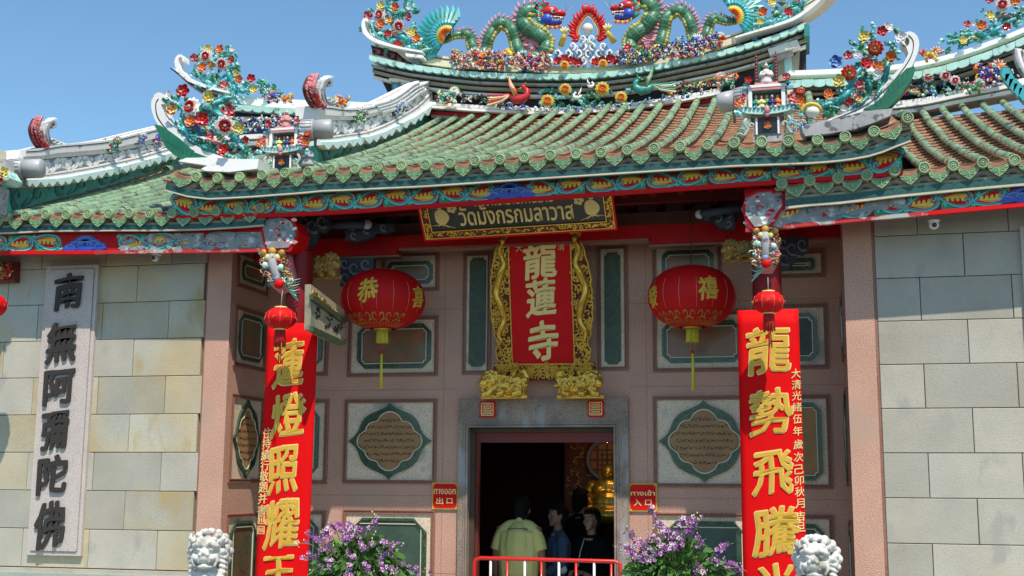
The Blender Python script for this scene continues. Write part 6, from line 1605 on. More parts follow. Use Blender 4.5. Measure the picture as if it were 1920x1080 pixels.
spray('flower_spray', 'flower spray inside the left horn of the main ridge, two white-rimmed red mums', YK,
    [([(700, 48), (706, 66), (722, 78), (740, 80), (752, 70), (772, 84), (785, 95), (805, 96), (820, 88)], 4.5, 'cyan'), ([(728, 72), (738, 62), (748, 72), (742, 82)], 3, 'pinkg'), ([(730, 20), (745, 28), (762, 24), (768, 14)], 3.5, 'cyan')],
    [('mum', 717, 34, 13), ('mum', 753, 54, 13), ('yel', 721, 18, 9), ('yel', 774, 66, 9), ('org', 748, 20, 9), ('org', 722, 53, 10), ('org', 787, 79, 9), ('pk', 698, 36, 9), ('pk', 773, 39, 8), ('red', 750, 89, 9), ('red', 732, 68, 7), ('cream', 737, 46, 8), ('wh', 773, 22, 5)],
    LR_([(702, 18), (736, 12), (742, 6), (760, 18), (782, 50), (786, 58), (704, 60), (708, 72), (764, 80), (740, 36), (770, 96), (795, 95), (728, 50), (700, 24), (758, 36), (712, 84)], r=9.5), (760, 100))
spray('flower_spray', 'flower spray inside the right horn of the main ridge near the top edge', YK,
    [([(1412, 50), (1430, 46), (1450, 44), (1470, 40), (1482, 26), (1500, 14), (1500, 0), (1488, -8)], 4.5, 'cyan'), ([(1452, 30), (1462, 22), (1475, 12)], 4, 'aqua')],
    [('mum', 1467, 0, 12), ('yel', 1446, 11, 9), ('org', 1432, 29, 10), ('red', 1478, 31, 9), ('pk', 1496, 6, 7), ('org', 1512, -4, 8), ('yel', 1425, 46, 7)],
    LR_([(1418, 42), (1440, 40), (1456, 24), (1464, 44), (1505, 4), (1520, -2), (1436, 2), (1452, -4), (1490, 18), (1420, 20)], r=9.5), (1450, 46))
spray('flower_spray', 'flower spray with one big white and red mum on the right wing ridge', YK,
    [([(1775, 82), (1798, 76), (1815, 66), (1840, 68), (1862, 62), (1882, 48), (1905, 36), (1925, 20)], 4.5, 'cyan'), ([(1862, 40), (1880, 30), (1900, 38)], 3, 'pinkg'), ([(1805, 84), (1815, 72), (1835, 76)], 3, 'yelp')],
    [('mum', 1878, 15, 16), ('yel', 1852, 36, 10), ('yel', 1803, 82, 9), ('org', 1837, 55, 11), ('org', 1900, 10, 10), ('pk', 1811, 54, 8), ('pk', 1854, 5, 9), ('red', 1884, 56, 9), ('red', 1916, 5, 8), ('wh', 1820, 52, 6)],
    LR_([(1838, 20), (1846, 26), (1790, 76), (1834, 42), (1870, 44), (1905, 30), (1895, 28), (1860, 54), (1845, 70), (1880, 68), (1914, 22), (1826, 70), (1785, 80), (1905, 48), (1890, 0)], r=10), (1850, 80))

# ---- the two dragons facing the flaming pearl
def scale_mat():
    m = bpy.data.materials.new('dragon_scale_glaze'); m.use_nodes = True; n = m.node_tree; N, L = n.nodes, n.links; b = N['Principled BSDF']
    uv = N.new('ShaderNodeUVMap'); br = N.new('ShaderNodeTexBrick'); br.offset = .5; br.inputs['Scale'].default_value = 1; br.inputs['Brick Width'].default_value = 1.; br.inputs['Row Height'].default_value = 1.
    br.inputs['Color1'].default_value = (.012, .13, .075, 1); br.inputs['Color2'].default_value = (.05, .20, .10, 1); br.inputs['Mortar'].default_value = (.22, .34, .18, 1); br.inputs['Mortar Size'].default_value = .07; br.inputs['Mortar Smooth'].default_value = .6
    L.new(uv.outputs[0], br.inputs[0]); L.new(br.outputs[0], b.inputs['Base Color'])
    bp = N.new('ShaderNodeBump'); bp.inputs['Strength'].default_value = .7; bp.inputs['Distance'].default_value = .01; bp.invert = True; L.new(br.outputs['Fac'], bp.inputs['Height']); L.new(bp.outputs[0], b.inputs['Normal'])
    b.inputs['Roughness'].default_value = .42; b.inputs['Coat Weight'].default_value = .08
    return m
MT['scale'] = scale_mat()
def uv_tube(name, path, rad, par, ns=22, rows=None):
    """body tube with a pale underside and scale-shaped UVs"""
    n = 14; pts = [V(p) for p in path]; me = bpy.data.meshes.new(name); vs = []; a = V((0, 1, 0))
    for i, p in enumerate(pts):
        t_ = (pts[min(i+1, len(pts)-1)]-pts[max(i-1, 0)]).normalized(); a = V((0, 1, 0)); a = (a-t_*a.dot(t_)).normalized(); b_ = t_.cross(a); r = lerp_list(rad, i/(len(pts)-1))
        for k in range(n): th = 2*PI*k/n; vs.append(p+(a*math.cos(th)+b_*math.sin(th))*r)
    fs = [(i*n+k, i*n+(k+1) % n, (i+1)*n+(k+1) % n, (i+1)*n+k) for i in range(len(pts)-1) for k in range(n)]
    me.from_pydata(vs, [], fs); me.materials.append(MT['scale']); me.polygons.foreach_set('use_smooth', [True]*len(fs))
    cum = [0]
    for p, q in zip(pts, pts[1:]): cum.append(cum[-1]+(q-p).length)
    U = me.uv_layers.new(name='UVMap'); sc = .055
    li = 0
    for i in range(len(pts)-1):
        for k in range(n):
            for (ii, kk) in ((i, k), (i, k+1), (i+1, k+1), (i+1, k)): U.data[li].uv = (kk*14/n, cum[ii]/sc); li += 1
    me.update(); return inst(name, me, par)
def dragon(label, body, rads, belly_side, head, hf, tail, legs, Y):
    """body: survey points of the coils; head centre; hf=+1 faces right, -1 faces left"""
    k = PXM(head[0], head[1], Y); t = thing('roof_dragon', label, 'dragon statue', xyz(body[0][0], body[0][1]+40, Y), 'dragons facing the flaming pearl')
    path = [xyz(x, y, Y, .02*math.sin(i*.5)) for i, (x, y) in enumerate(crv(body, 8))]
    uv_tube('scaly_body', path, [r*k*.86 for r in rads], t)
    # yellow belly plates and pink dorsal spines
    b = MB(); sp = 0
    for i in range(3, len(path)-1):
        td = (path[i+1]-path[i-1]).normalized(); nn = V((td.z, 0, -td.x))*belly_side; r = lerp_list(rads, i/(len(path)-1))*k
        b.ball(path[i]+nn*r*.72+V((0, -r*.35, 0)), (r*.36, r*.36, r*.36), 'goldp' if i % 2 else 'leaf', 6, 5)
    b.build('belly_plates', t)
    for i in range(4, len(path)-4, 2):
        td = (path[i+1]-path[i-1]).normalized(); nn = V((td.z, 0, -td.x))*(-belly_side); r = lerp_list(rads, i/(len(path)-1))*k
        q = MB(); base = path[i]+nn*r*.9; q.tube([base, base+nn*r*.45+td*r*.15, base+nn*r*.85+td*r*.5], [r*.24, r*.16, r*.02], 'pinkg', 5); q.build('back_spine', t)
    # feathered tail fan
    tx, ty, a0, a1, R0 = tail; tf = MB()
    for ring_, (rr_, m) in enumerate(((1., 'cyan'), (.82, 'teal'), (.64, 'cyan'), (.36, 'yel'), (.27, 'org'))):
        nn_ = 15-ring_*1
        for j in range(nn_):
            a = a0+(a1-a0)*j/(nn_-1); l = R0*rr_; w_ = l*.17*(1.5 if ring_ > 2 else 1)
            ca, sa = math.cos(a), math.sin(a); f = lambda r, o, d, ca=ca, sa=sa: xyz(tx+ca*r-sa*o, ty-(sa*r+ca*o), Y, d)
            d = .03+.022*ring_
            tf.add([f(l*.15, 0, d), f(l*.7, w_, d+.02), f(l, 0, d), f(l*.7, -w_, d+.02), f(l*.6, 0, d+.05)], [(0, 1, 4), (1, 2, 4), (2, 3, 4), (3, 0, 4)], m)
    tf.build('feathered_tail', t)
    # head
    hx, hy = head; H = lambda x, y, d=0: xyz(hx+hf*x*.9, hy-y*.88+3, Y, d)
    hb = MB()
    def bl(x, y, d, rx, ry, rz, m): hb.ball(H(x, y, d), (rx*k*.9, ry*k*.9, rz*k*.88), m, 12, 8)
    bl(-4, 12, .0, 20, 14, 13, 'redg'); bl(14, 8, .0, 15, 11, 8, 'redg'); 
    hd = hb.build('red_skull', t)
    hb = MB(); bl(-8, -6, .02, 14, 13, 14, 'blue'); bl(8, -12, .02, 15, 9, 7, 'blue'); bl(14, -4, .03, 13, 8, 3.2, 'maroon'); hb.build('blue_jaw', hd)
    hb = MB(); bl(24, 7, .02, 7, 7, 6, 'redb'); hb.build('red_nose', hd)
    hb = MB(); bl(6, 9, .085, 4.5, 3, 4.5, 'wpet'); bl(8, 9, .10, 2.8, 2, 3, 'ink'); hb.build('eye', hd)
    for j in range(8):
        q = MB(); x = 2+j*3.1; q.tube([H(x, 0-.1*x, .07), H(x+.5, -5-.15*x, .07)], [1.5*k, .3*k], 'wpet', 5); q.build('tooth', hd)
    for j in range(6):
        q = MB(); x = 4+j*3.2; q.tube([H(x, -10, .07), H(x+.5, -6, .07)], [1.4*k, .3*k], 'wpet', 5); q.build('tooth', hd)
    q = MB()
    for j in range(16): 
        f_ = j/15; x, y = lerp_list([-16, -14, -4, 8, 20], f_), lerp_list([8, -14, -22, -22, -20], f_); q.tube([H(x, y, .05), H(x-2+4*f_, y-8+2*(j % 2), .06)], [2.6*k, .4*k], ('org', 'yel', 'redg')[j % 3], 5)
    q.build('flame_beard', hd)
    q = MB()
    for j in range(12):
        f_ = j/11; x, y = lerp_list([-22, -24, -18, -10], f_), lerp_list([-12, 4, 18, 26], f_); q.tube([H(x+5, y, .03), H(x-4, y+4, .05), H(x-12+2*(j % 2), y+9+3*(j % 3), .03)], [4*k, 3*k, .4*k], ('leaf', 'cyan', 'redg')[j % 3], 5)
    q.build('mane', hd)
    for d in (.03, -.05):
        q = MB(); q.tube([H(-8, 22, d), H(-16, 30, d), H(-20, 40, d)], [2.6*k, 2*k, .4*k], 'aqua', 6); q.build('horn', hd)
    q = MB(); q.tube([H(27, 8, .02), H(33, 16, .03), H(29, 24, .03), H(35, 33, .02)], [.6*k, .5*k, .3*k], 'plastd', 4); q.tube([H(27, 5, .04), H(35, 10, .04), H(37, 16, .04), H(44, 20, .04)], [.6*k, .5*k, .3*k], 'aqua', 4); q.build('whisker', hd)
    for lx, ly, up_ in legs:
        q = MB(); L = lambda x, y, d=0: xyz(lx+x, ly+y, Y, d)
        dz = -1 if up_ else 1
        q.tube([L(-hf*10, -dz*14, .02), L(-hf*2, -dz*4, .1), L(0, 2*dz, .12)], [6*k, 5*k, 4*k], 'yel', 7)
        for j in range(4): a = -.8+.5*j; q.tube([L(0, 2*dz, .12), L(9*math.sin(a), dz*(9*math.cos(a)+2), .15), L(12*math.sin(a), dz*(15*math.cos(a)+2), .12)], [2.6*k, 2.2*k, .5*k], 'yelp', 5)
        q.build('clawed_leg', t)
    return t
YD = 3.3
dragon('green scaled roof dragon left of the flaming pearl, red face turned right', [(812, 84), (832, 76), (852, 68), (870, 64), (882, 70), (886, 86), (896, 102), (908, 98), (916, 76), (927, 54), (942, 45), (958, 53), (966, 72), (972, 94), (986, 108), (1008, 108), (1024, 96), (1024, 78), (1008, 64), (990, 54), (981, 38), (990, 22), (1012, 18)],
    [5, 8, 10, 11, 11, 12, 13, 13, 13, 14, 15, 16, 17, 16, 14], 1, (1034, 30), 1, (842, 72, 1.25, 3.9, 62), [(1062, 72, True), (861, 112, False), (962, 110, False)], YD)
dragon('green scaled roof dragon right of the flaming pearl, red face turned left', [(1398, 40), (1382, 38), (1362, 42), (1343, 34), (1330, 46), (1324, 66), (1314, 82), (1302, 74), (1296, 50), (1287, 30), (1270, 21), (1252, 31), (1245, 54), (1240, 80), (1226, 98), (1204, 102), (1184, 92), (1184, 74), (1200, 58), (1217, 44), (1226, 26), (1218, 8), (1198, 2)],
    [5, 8, 10, 11, 11, 12, 13, 13, 13, 14, 15, 16, 17, 16, 14], -1, (1172, 20), -1, (1376, 36, -.75, 1.9, 62), [(1142, 66, True), (1342, 88, False), (1226, 100, False)], YD)
# flaming pearl on its wave crest
k = PXM(1103, 55, YD); t = thing('flaming_pearl', 'white pearl ringed by red flames at the middle of the main ridge', 'roof ornament', xyz(1103, 90, YD))
b = MB(); b.ball(xyz(1103, 56, YD, .04), 10.5*k, 'pearl', 16, 10); b.build('pearl', t)
b = MB(); pr_ = [(1103+22*math.cos(a), 60-(22*math.sin(a)+(12*max(0, math.sin(a))**6))) for a in [-.5+(PI+1)*i/22 for i in range(23)]]
b.tube([xyz(x, y, YD) for x, y in pr_], 3.2*k, 'org', 7); b.tube([xyz(1103+(x-1103)*.80, 60+(y-60)*.80, YD) for x, y in pr_], 2*k, 'plast', 7); b.build('orange_arch', t)
for i in range(26):
    a = -.7+(PI+1.4)*i/25; x, y = 1103+23*math.cos(a), 60-(23*math.sin(a)+12*max(0, math.sin(a))**6); l = 13+3*(i % 3)
    b = MB(); b.tube([xyz(x, y, YD), xyz(x+l*.6*math.cos(a), y-l*.55*math.sin(a)-3, YD, .02), xyz(x+l*1.0*math.cos(a*.85+.24), y-l*.8*math.sin(a)-7, YD)], [4*k, 3*k, .4*k], 'redg' if i % 2 else 'redb', 6); b.build('flame_tongue', t)
t = thing('wave_crest', 'mound of blue and white curling waves under the flaming pearl', 'roof ornament', xyz(1103, 120, YD))
b = MB(); T = lambda x, y, w: xyz(x, y, YD-.02, w); b.prism([(1020, 124), (1040, 108), (1060, 98), (1078, 86), (1090, 72), (1103, 68), (1116, 72), (1128, 86), (1146, 98), (1172, 106), (1188, 120), (1105, 128)], T, -.08, .02, 'sky'); b.build('blue_mound', t)
for row, (y0, n_, x0, x1) in enumerate(((116, 8, 1030, 1180), (103, 7, 1046, 1166), (91, 4, 1075, 1134), (78, 2, 1094, 1113))):
    for i in range(n_):
        x = x0+(x1-x0)*i/(max(1, n_-1)); sg = -1 if x < 1104 else 1; b = MB()
        b.tube([xyz(u, v, YD, .05+.02*row) for u, v in spiral(x, y0, 8, 1.5, PI*.5, PI*.5+sg*5.6, 14)], [2*k, 1.8*k, 1.4*k], 'white', 6); b.tube([xyz(x-sg*6, y0+10, YD, .04), xyz(x-sg*9, y0, YD, .04), xyz(x, y0-8, YD, .05)], [1.2*k, 2*k], 'white', 5)
        b.ball(xyz(x, y0, YD, .03), (6*k, 4*k, 6*k), 'sky', 8, 5); b.build('wave_curl', t)

# ---- small glazed beasts, birds and flowers against the ridge walls
def beast(px, py, r, Y, f, c1, c2, c3, label, cat='beast figure', group=None, w=.12):
    k = PXM(px, py, Y)*r; c = xyz(px, py, Y, w); t = thing('glazed_beast', label, cat, c, group)
    Bf = lambda x, z, y=0: c+V((f*x*k, -y*k, z*k))
    b = MB(); b.ball(c, (.95*k, .5*k, .5*k), c1, 12, 8)
    for x, y in ((-.65, .25), (-.55, -.2), (.5, .3), (.6, -.2)): b.tube([Bf(x, -.2, y), Bf(x+.1, -.6, y), Bf(x+.2, -.85, y)], [.22*k, .15*k, .17*k], c1, 6)
    b.tube([Bf(-.85, .1), Bf(-1.2, .5), Bf(-1.0, .95)], [.2*k, .22*k, .05*k], c2, 6); b.build('body', t)
    b = MB(); b.ball(Bf(.95, .38, .15), (.46*k, .42*k, .42*k), c2, 10, 7); b.ball(Bf(1.32, .22, .25), (.24*k, .26*k, .2*k), c2, 8, 6); b.tube([Bf(1.15, .05, .4), Bf(1.5, .02, .35)], .09*k, 'redg', 5)
    for y in (.42,): b.ball(Bf(1.18, .52, y), .1*k, 'wpet', 6, 4)
    hd = b.build('head', t)
    b = MB()
    for j in range(12):
        a = -.9+2.9*j/11+.8; b.tube([Bf(.8+.35*math.cos(a), .38+.38*math.sin(a), .2), Bf(.75+.78*math.cos(a), .4+.8*math.sin(a), .15)], [.15*k, .02*k], c3 if j % 2 else 'aqua', 5)
    b.build('mane', hd)
    rq = random.Random(int(px*3)); b = MB(); cols = (c1, c2, c3, 'aqua', 'white', 'yel', 'redg')
    for j in range(34):
        x, z, a, r_ = rq.uniform(-1.1, 1.2), rq.uniform(-.95, .75), rq.uniform(0, 6), rq.uniform(.14, .26)
        b.tube([Bf(x+r_*(1-i/6)*math.cos(a+i*.8), z+r_*(1-i/6)*math.sin(a+i*.8), .42+.1*rq.random()) for i in range(6)], [.08*k, .07*k, .03*k], rq.choice(cols), 5)
    b.build('glazed_curls', t)['kind'] = 'stuff'
    b = MB(); 
    for j in range(7): b.ball(Bf(-.6+.22*j, .42-.02*j, .15), .13*k, c3, 6, 4)
    b.build('back_ridge', t)
    return t
YW = 3.3
G1 = 'glazed beasts along the main ridge'
beast(880, 118, 19, YW, 1, 'aqua', 'redg', 'pinkg', 'green and red glazed beast low on the main ridge under the left dragon tail', group=G1)
beast(928, 118, 18, YW, -1, 'leaf', 'org', 'redg', 'green and orange glazed beast in a group of red flames under the left dragon hump', group=G1)
beast(1000, 122, 20, YW, -1, 'blue', 'pinkg', 'sky', 'blue and pink glazed beast under the neck of the left dragon', group=G1)
beast(1196, 105, 19, YW, -1, 'leaf', 'redg', 'leafd', 'green glazed beast with red spots right of the wave crest', group=G1)
beast(1292, 96, 22, YW, 1, 'navy', 'blue', 'wpet', 'deep blue glazed beast with white mane under the right dragon hump', group=G1)
beast(1340, 84, 15, YW, 1, 'pinkg', 'redg', 'yelp', 'pink and red glazed beast by the right dragon tail', group=G1)
beast(845, 186, 15, YW-.05, 1, 'teal', 'aqua', 'yelp', 'teal fish-dragon at the left end of the ridge wall', group='fish-dragons on the ridge wall')
beast(1365, 158, 16, YW-.05, -1, 'teal', 'org', 'pinkg', 'teal fish-dragon at the right end of the ridge wall', group='fish-dragons on the ridge wall')
beast(710, 208, 14, -1, 1, 'navy', 'sky', 'redg', 'navy and red horseman figure standing on the white crest', w=-3.2) if False else None
def small_on_crest(px, py, r, X, f, c1, c2, c3, label):
    p = PX(px, py, X+.08); Y = p.y; 
    return beast(px, py, r, Y, f, c1, c2, c3, label, w=0)
small_on_crest(672, 218, 13, -4.95, 1, 'leaf', 'teal', 'redg', 'green glazed beast clinging to the white portico crest')
small_on_crest(745, 205, 14, -4.95, 1, 'navy', 'sky', 'pinkg', 'navy glazed rider figure near the head of the portico crest')
small_on_crest(642, 190, 11, -4.95, -1, 'org', 'yel', 'redg', 'orange and yellow glazed bird on top of the portico crest')
small_on_crest(210, 272, 13, -8.1, 1, 'teal', 'leaf', 'redg', 'green glazed beast on the far left crest')
small_on_crest(262, 262, 10, -8.1, 1, 'sky', 'blue', 'yelp', 'pale blue glazed figure on the far left crest')
small_on_crest(296, 258, 12, -8.1, -1, 'blue', 'sky', 'redg', 'blue glazed figure on the far left crest beside the corner horn')
beast(520, 186, 13, 3.1, -1, 'blue', 'cyan', 'redg', 'blue glazed bird on the left wing ridge above the pavilion')
beast(545, 190, 9, 3.1, 1, 'org', 'yel', 'org', 'small orange glazed bird beside the blue bird on the left wing ridge')
beast(1742, 110, 15, 3.0, 1, 'yel', 'org', 'redg', 'yellow glazed lion mask on the right wing ridge behind the corner horn')
beast(1852, 142, 22, 3.2, 1, 'blue', 'org', 'redg', 'deep blue glazed unicorn on the right wing ridge wall')
beast(1822, 170, 15, 3.1, 1, 'leaf', 'leaf', 'pinkg', 'green glazed beast crouching on the white rail of the right wing')
beast(1560, 142, 12, 3.2, -1, 'navy', 'redg', 'org', 'navy and red glazed beast on the right wing ridge left of the horn') if False else None
def rosette(kind, x, y, r, Y, label, group, w=.12):
    k = PXM(x, y, Y)*r; mw = Matrix.Translation(xyz(x, y, Y, w))@Matrix.Rotation(.15, 4, 'Z')@Matrix.Rotation(.12, 4, 'X')@Matrix.Scale(k, 4)
    return inst('glazed_flower', FL[kind], None, mw, label, 'flower', group)
G2 = 'yellow chrysanthemums on the ridge wall'
rosette('chr', 1030, 195, 13, YW, 'yellow chrysanthemum low on the ridge wall beside the red phoenix', G2)
rosette('chr', 1063, 173, 12, YW, 'yellow chrysanthemum high on the ridge wall, left of the white doves', G2)
rosette('chr', 1132, 172, 14, YW, 'yellow chrysanthemum high on the ridge wall, right of the white doves', G2)
rosette('chr', 1167, 188, 12, YW, 'yellow chrysanthemum low on the ridge wall beside the green phoenix', G2)
rosette('chr', 1064, 132, 9, YW, 'small yellow chrysanthemum below the left side of the wave crest', G2, .2)
rosette('chr', 1135, 129, 9, YW, 'small yellow chrysanthemum below the right side of the wave crest', G2, .2)
rosette('mum', 1738, 150, 12, YW, 'white and red mum on the right wing ridge wall, nearest the horn', 'white mums on the right wing wall')
rosette('mum', 1770, 148, 12, YW, 'white and red mum in the middle of three on the right wing wall', 'white mums on the right wing wall')
rosette('mum', 1788, 157, 11, YW, 'lowest of three white and red mums on the right wing wall', 'white mums on the right wing wall')
t = thing('leafy_relief', 'dark green glazed leaves and vines between the ridge wall chrysanthemums', 'roof ornament', xyz(1098, 200, YW))
for i in range(44):
    rr = random.Random(i); x, y = rr.uniform(1012, 1186), rr.uniform(166, 206); put(('lf', 'ld', 'ld', 'lt')[i % 4], x, y, 9, YW, t, .04)
t = thing('leafy_relief', 'green leaves around the white mums on the right wing wall', 'roof ornament', xyz(1760, 180, YW))
for i in range(20):
    rr = random.Random(i+90); put(('lf', 'ld', 'lt')[i % 3], rr.uniform(1720, 1800), rr.uniform(150, 182), 9, YW, t, .04)
def red_band(pts, label):
    t = thing('lotus_band', label, 'roof ornament', xyz(*pts[0], YW))
    for x, y in pts: put('red', x, y, 9, YW, t, .14)
red_band([(1050, 122), (1062, 118), (1075, 121), (1088, 124), (1120, 124), (1133, 120), (1146, 117), (1158, 120)], 'row of red lotus petals along the foot of the wave crest')
# phoenixes and doves
def bird(px, py, r, Y, f, c1, c2, c3, label, cat='bird figure', tail=True):
    k = PXM(px, py, Y)*r; c = xyz(px, py, Y, .14); t = thing('glazed_bird', label, cat, c)
    Bf = lambda x, z, y=0: c+V((f*x*k, -y*k, z*k))
    b = MB(); b.tube([Bf(-.7, .15), Bf(-.3, -.25), Bf(.3, -.35), Bf(.75, -.05), Bf(.75, .35), Bf(.5, .55)], [.1*k, .32*k, .38*k, .28*k, .2*k, .16*k], c1, 10); b.build('body', t)
    b = MB(); b.ball(Bf(.45, .62), .2*k, c1, 8, 6); b.tube([Bf(.35, .6), Bf(.05, .5)], [.09*k, .01*k], 'yel', 5); b.tube([Bf(.5, .75), Bf(.65, 1.0)], [.08*k, .02*k], c3, 5); b.build('head', t)
    b = MB()
    for j in range(7): b.tube([Bf(-.05-.02*j, -.1, .2), Bf(-.25-.05*j, .5+.05*j, .25), Bf(-.45+.02*j-.06*j, 1.0+.10*j, .1)], [.14*k, .13*k, .02*k], c2 if j % 2 else c3, 5)
    b.build('raised_wing', t)
    if tail:
        b = MB()
        for j in range(5): b.tube([Bf(-.6, .1), Bf(-1.2, .05-.1*j), Bf(-1.9-.1*j, .1-.18*j), Bf(-2.4, .25-.2*j)], [.14*k, .11*k, .09*k, .02*k], (c1, c2, c3)[j % 3], 6)
        b.build('tail_feathers', t)
    return t
bird(975, 185, 24, YW, 1, 'redg', 'creamr', 'org', 'red phoenix with raised cream wing on the ridge wall, left of the chrysanthemums')
bird(1212, 168, 24, YW, -1, 'teal', 'creamr', 'leaf', 'green phoenix with raised wing on the ridge wall, right of the chrysanthemums')
bird(1087, 186, 10, YW, -1, 'white', 'wpet', 'white', 'white dove on the ridge wall between the left chrysanthemums', tail=False)
bird(1110, 166, 8, YW, 1, 'white', 'wpet', 'white', 'small white dove high on the ridge wall', tail=False)
bird(1690, 178, 14, YW, -1, 'redg', 'leaf', 'yelp', 'red glazed bird low on the right wing wall behind the horn')

# ---- corner pavilions with figures
def figurine(c, h, robe, trim, label, group=None, f=1):
    t = thing('figurine', label, 'figurine', c, group)
    b = MB(); b.lathe([(.001, 0), (.30*h, 0), (.27*h, .12*h), (.20*h, .38*h), (.22*h, .55*h), (.16*h, .68*h), (.06*h, .74*h), (.001, .75*h)], c, robe, 12)
    for s in (-1, 1): b.tube([c+V((s*.18*h, 0, .60*h)), c+V((s*.26*h, -.1*h, .42*h)), c+V((s*.05*h, -.24*h, .40*h))], [.08*h, .09*h, .06*h], robe, 7)
    b.build('robe', t)
    b = MB(); b.ball(c+V((0, -.01*h, .84*h)), (.10*h, .10*h, .125*h), 'skin', 10, 7); b.ball(c+V((0, -.24*h, .41*h)), .05*h, 'skin', 6, 4); b.ball(c+V((0, -.11*h, .83*h)), .02*h, 'skin', 6, 4); b.build('head', t)
    b = MB(); b.ball(c+V((0, .02*h, .90*h)), (.11*h, .11*h, .09*h), trim, 8, 6); b.ball(c+V((0, 0, 1.0*h)), .05*h, trim, 6, 4); b.build('headdress', t)
    return t
def pavilion(px, py, sc, Y, spires, label, tagw, X0shift=0):
    """px, py: middle of the foot; sc: metres per design unit (unit ~ half the frame width)"""
    c = xyz(px, py, Y); s = sc; T = lambda u, v, w: c+V((u*s, -w*s, v*s)); t = thing('roof_pavilion', label, 'roof ornament', c, 'glazed pavilions on the portico corners')
    def bx(b, x0, x1, y0, y1, z0, z1, m): b.box(tuple(c+V((x0*s, y0*s, z0*s))), tuple(c+V((x1*s, y1*s, z1*s))), m)
    b = MB(); bx(b, -.62, .62, -.3, .5, -.35, .12, 'whited'); bx(b, -.58, .58, -.34, -.28, .0, .75, 'plastd'); b2 = b
    bx(b, -.7, .7, -.42, .5, .75, .86, 'pinkd'); bx(b, -.45, .45, -.37, -.335, .06, .70, 'black'); base = b.build('altar_base', t)
    b = MB(); bx(b, -.50, -.42, -.40, -.35, .0, .74, 'white'); bx(b, .42, .50, -.40, -.35, .0, .74, 'white'); bx(b, -.42, .42, -.40, -.35, .66, .74, 'redd'); b.build('panel_frame', base)
    inst('flower', FL['org'], t, Matrix.Translation(T(0, .38, .42))@Matrix.Scale(.17*s, 4)); inst('leaf', FL['lf'], t, Matrix.Translation(T(0, .2, .40))@Matrix.Scale(.22*s, 4))
    for sg in (-1, 1):
        b = MB(); b.tube([T(sg*.85, .80, .35), T(sg*1.0, .55, .40), T(sg*.82, .28, .38), T(sg*.95, .0, .40), T(sg*1.08, -.02, .42)], [.10*s, .09*s, .07*s, .08*s, .05*s], 'plast', 7); b.tube([T(u, v, .38) for u, v in spiral(sg*.70, .42, .13, .03, 0, 5)], .035*s, 'aqua', 6); b.build('curled_leg', t)
    # boat-shaped bowl
    b = MB(); n = 20
    prof = [(-1.25, 1.28), (-1.15, 1.08), (-.85, .93), (-.4, .86), (0, .84), (.4, .86), (.85, .93), (1.15, 1.08), (1.25, 1.28), (.9, 1.18), (.4, 1.12), (0, 1.10), (-.4, 1.12), (-.9, 1.18)]
    b.prism(prof, T, -.3, .55, 'aqua'); bw = b.build('aqua_bowl', t)
    b = MB()
    for k in range(13): x = -1.05+.175*k; b.ball(T(x, 1.12+.12*x*x*.8, .58), .075*s, 'cyan' if k % 2 else 'wpet', 6, 4)
    b.build('bowl_beads', bw)
    b = MB(); b.ball(T(0, 1.0, .66), (.13*s, .1*s, .2*s), 'pinkg', 8, 6); b.ball(T(0, .78, .62), .1*s, 'pinkg', 8, 6); b.build('peach_mask', t)
    # open shrine box
    b = MB(); bx(b, -.78, -.62, -.35, .3, 1.15, 2.1, 'white'); bx(b, .62, .78, -.35, .3, 1.15, 2.1, 'white'); bx(b, -.62, .62, .2, .3, 1.15, 2.0, 'plastd'); bx(b, -.85, .85, -.42, .35, 2.1, 2.22, 'white'); bx(b, -.6, .6, -.3, .2, 2.0, 2.1, 'aqua'); bx(b, -.62, .62, -.4, -.36, 1.98, 2.09, 'pinkg')
    b.build('shrine_box', t)
    for sg in (-1, 1):
        b = MB(); bx(b, sg*.98-.12, sg*.98+.12, -.3, .1, 1.2, 2.0, 'creamr'); bx(b, sg*.98-.16, sg*.98+.16, -.34, .14, 2.0, 2.12, 'sky'); b.build('side_post', t)
    rr = random.Random(int(px))
    cols = ['teal', 'yelp', 'leaf', 'navy', 'org', 'sky']
    for k in range(5): figurine(T(-.45+.225*k, 1.18, .2+.12*(k % 2)), .62*s*(1-.1*(k % 2)), cols[k], ('wpet', 'redg', 'yel')[k % 3], 'tiny %s-robed figure %s in the shrine of the %s pavilion' % (('teal', 'cream', 'green', 'navy', 'orange')[k], ('leftmost', 'second from left', 'in the middle', 'second from right', 'rightmost')[k], tagw), 'figures in the %s pavilion' % tagw)
    figurine(T(0, 2.3 if not spires else 2.32, .05), .95*s, 'wpet' if spires else 'pinkg', 'wpet', 'seated pale figure on top of the %s roof pavilion' % tagw)
    b = MB(); bx(b, -.5, .5, -.3, .25, 2.22, 2.34, 'pinkg'); b.build('pink_dais', t)
    for j, (x, z, kd, r) in enumerate(((-1.15, 1.42, 'org', .24), (-1.0, 1.66, 'pk', .17), (1.1, 1.5, 'pk', .26), (1.35, 1.3, 'org', .26), (1.42, 1.75, 'rr', .22), (-.75, 2.42, 'red', .18), (.85, 2.45, 'pk', .18), (-1.3, .85, 'lt', .3), (1.3, .8, 'lt', .3), (-.9, 2.3, 'lf', .2), (.95, 2.3, 'lf', .2), (1.2, 1.12, 'bl', .2))):
        inst('leaf' if kd[0] == 'l' else 'flower', FL[kd], t, Matrix.Translation(T(x, z, .5))@Matrix.Rotation(j, 4, 'Y')@Matrix.Scale(r*s, 4))
    for sg in (-1, 1):
        b = MB(); b.ball(T(sg*1.12, 1.55 if sg > 0 else 1.48, .42), .2*s, 'pinkg', 8, 6); b.build('peach', t)
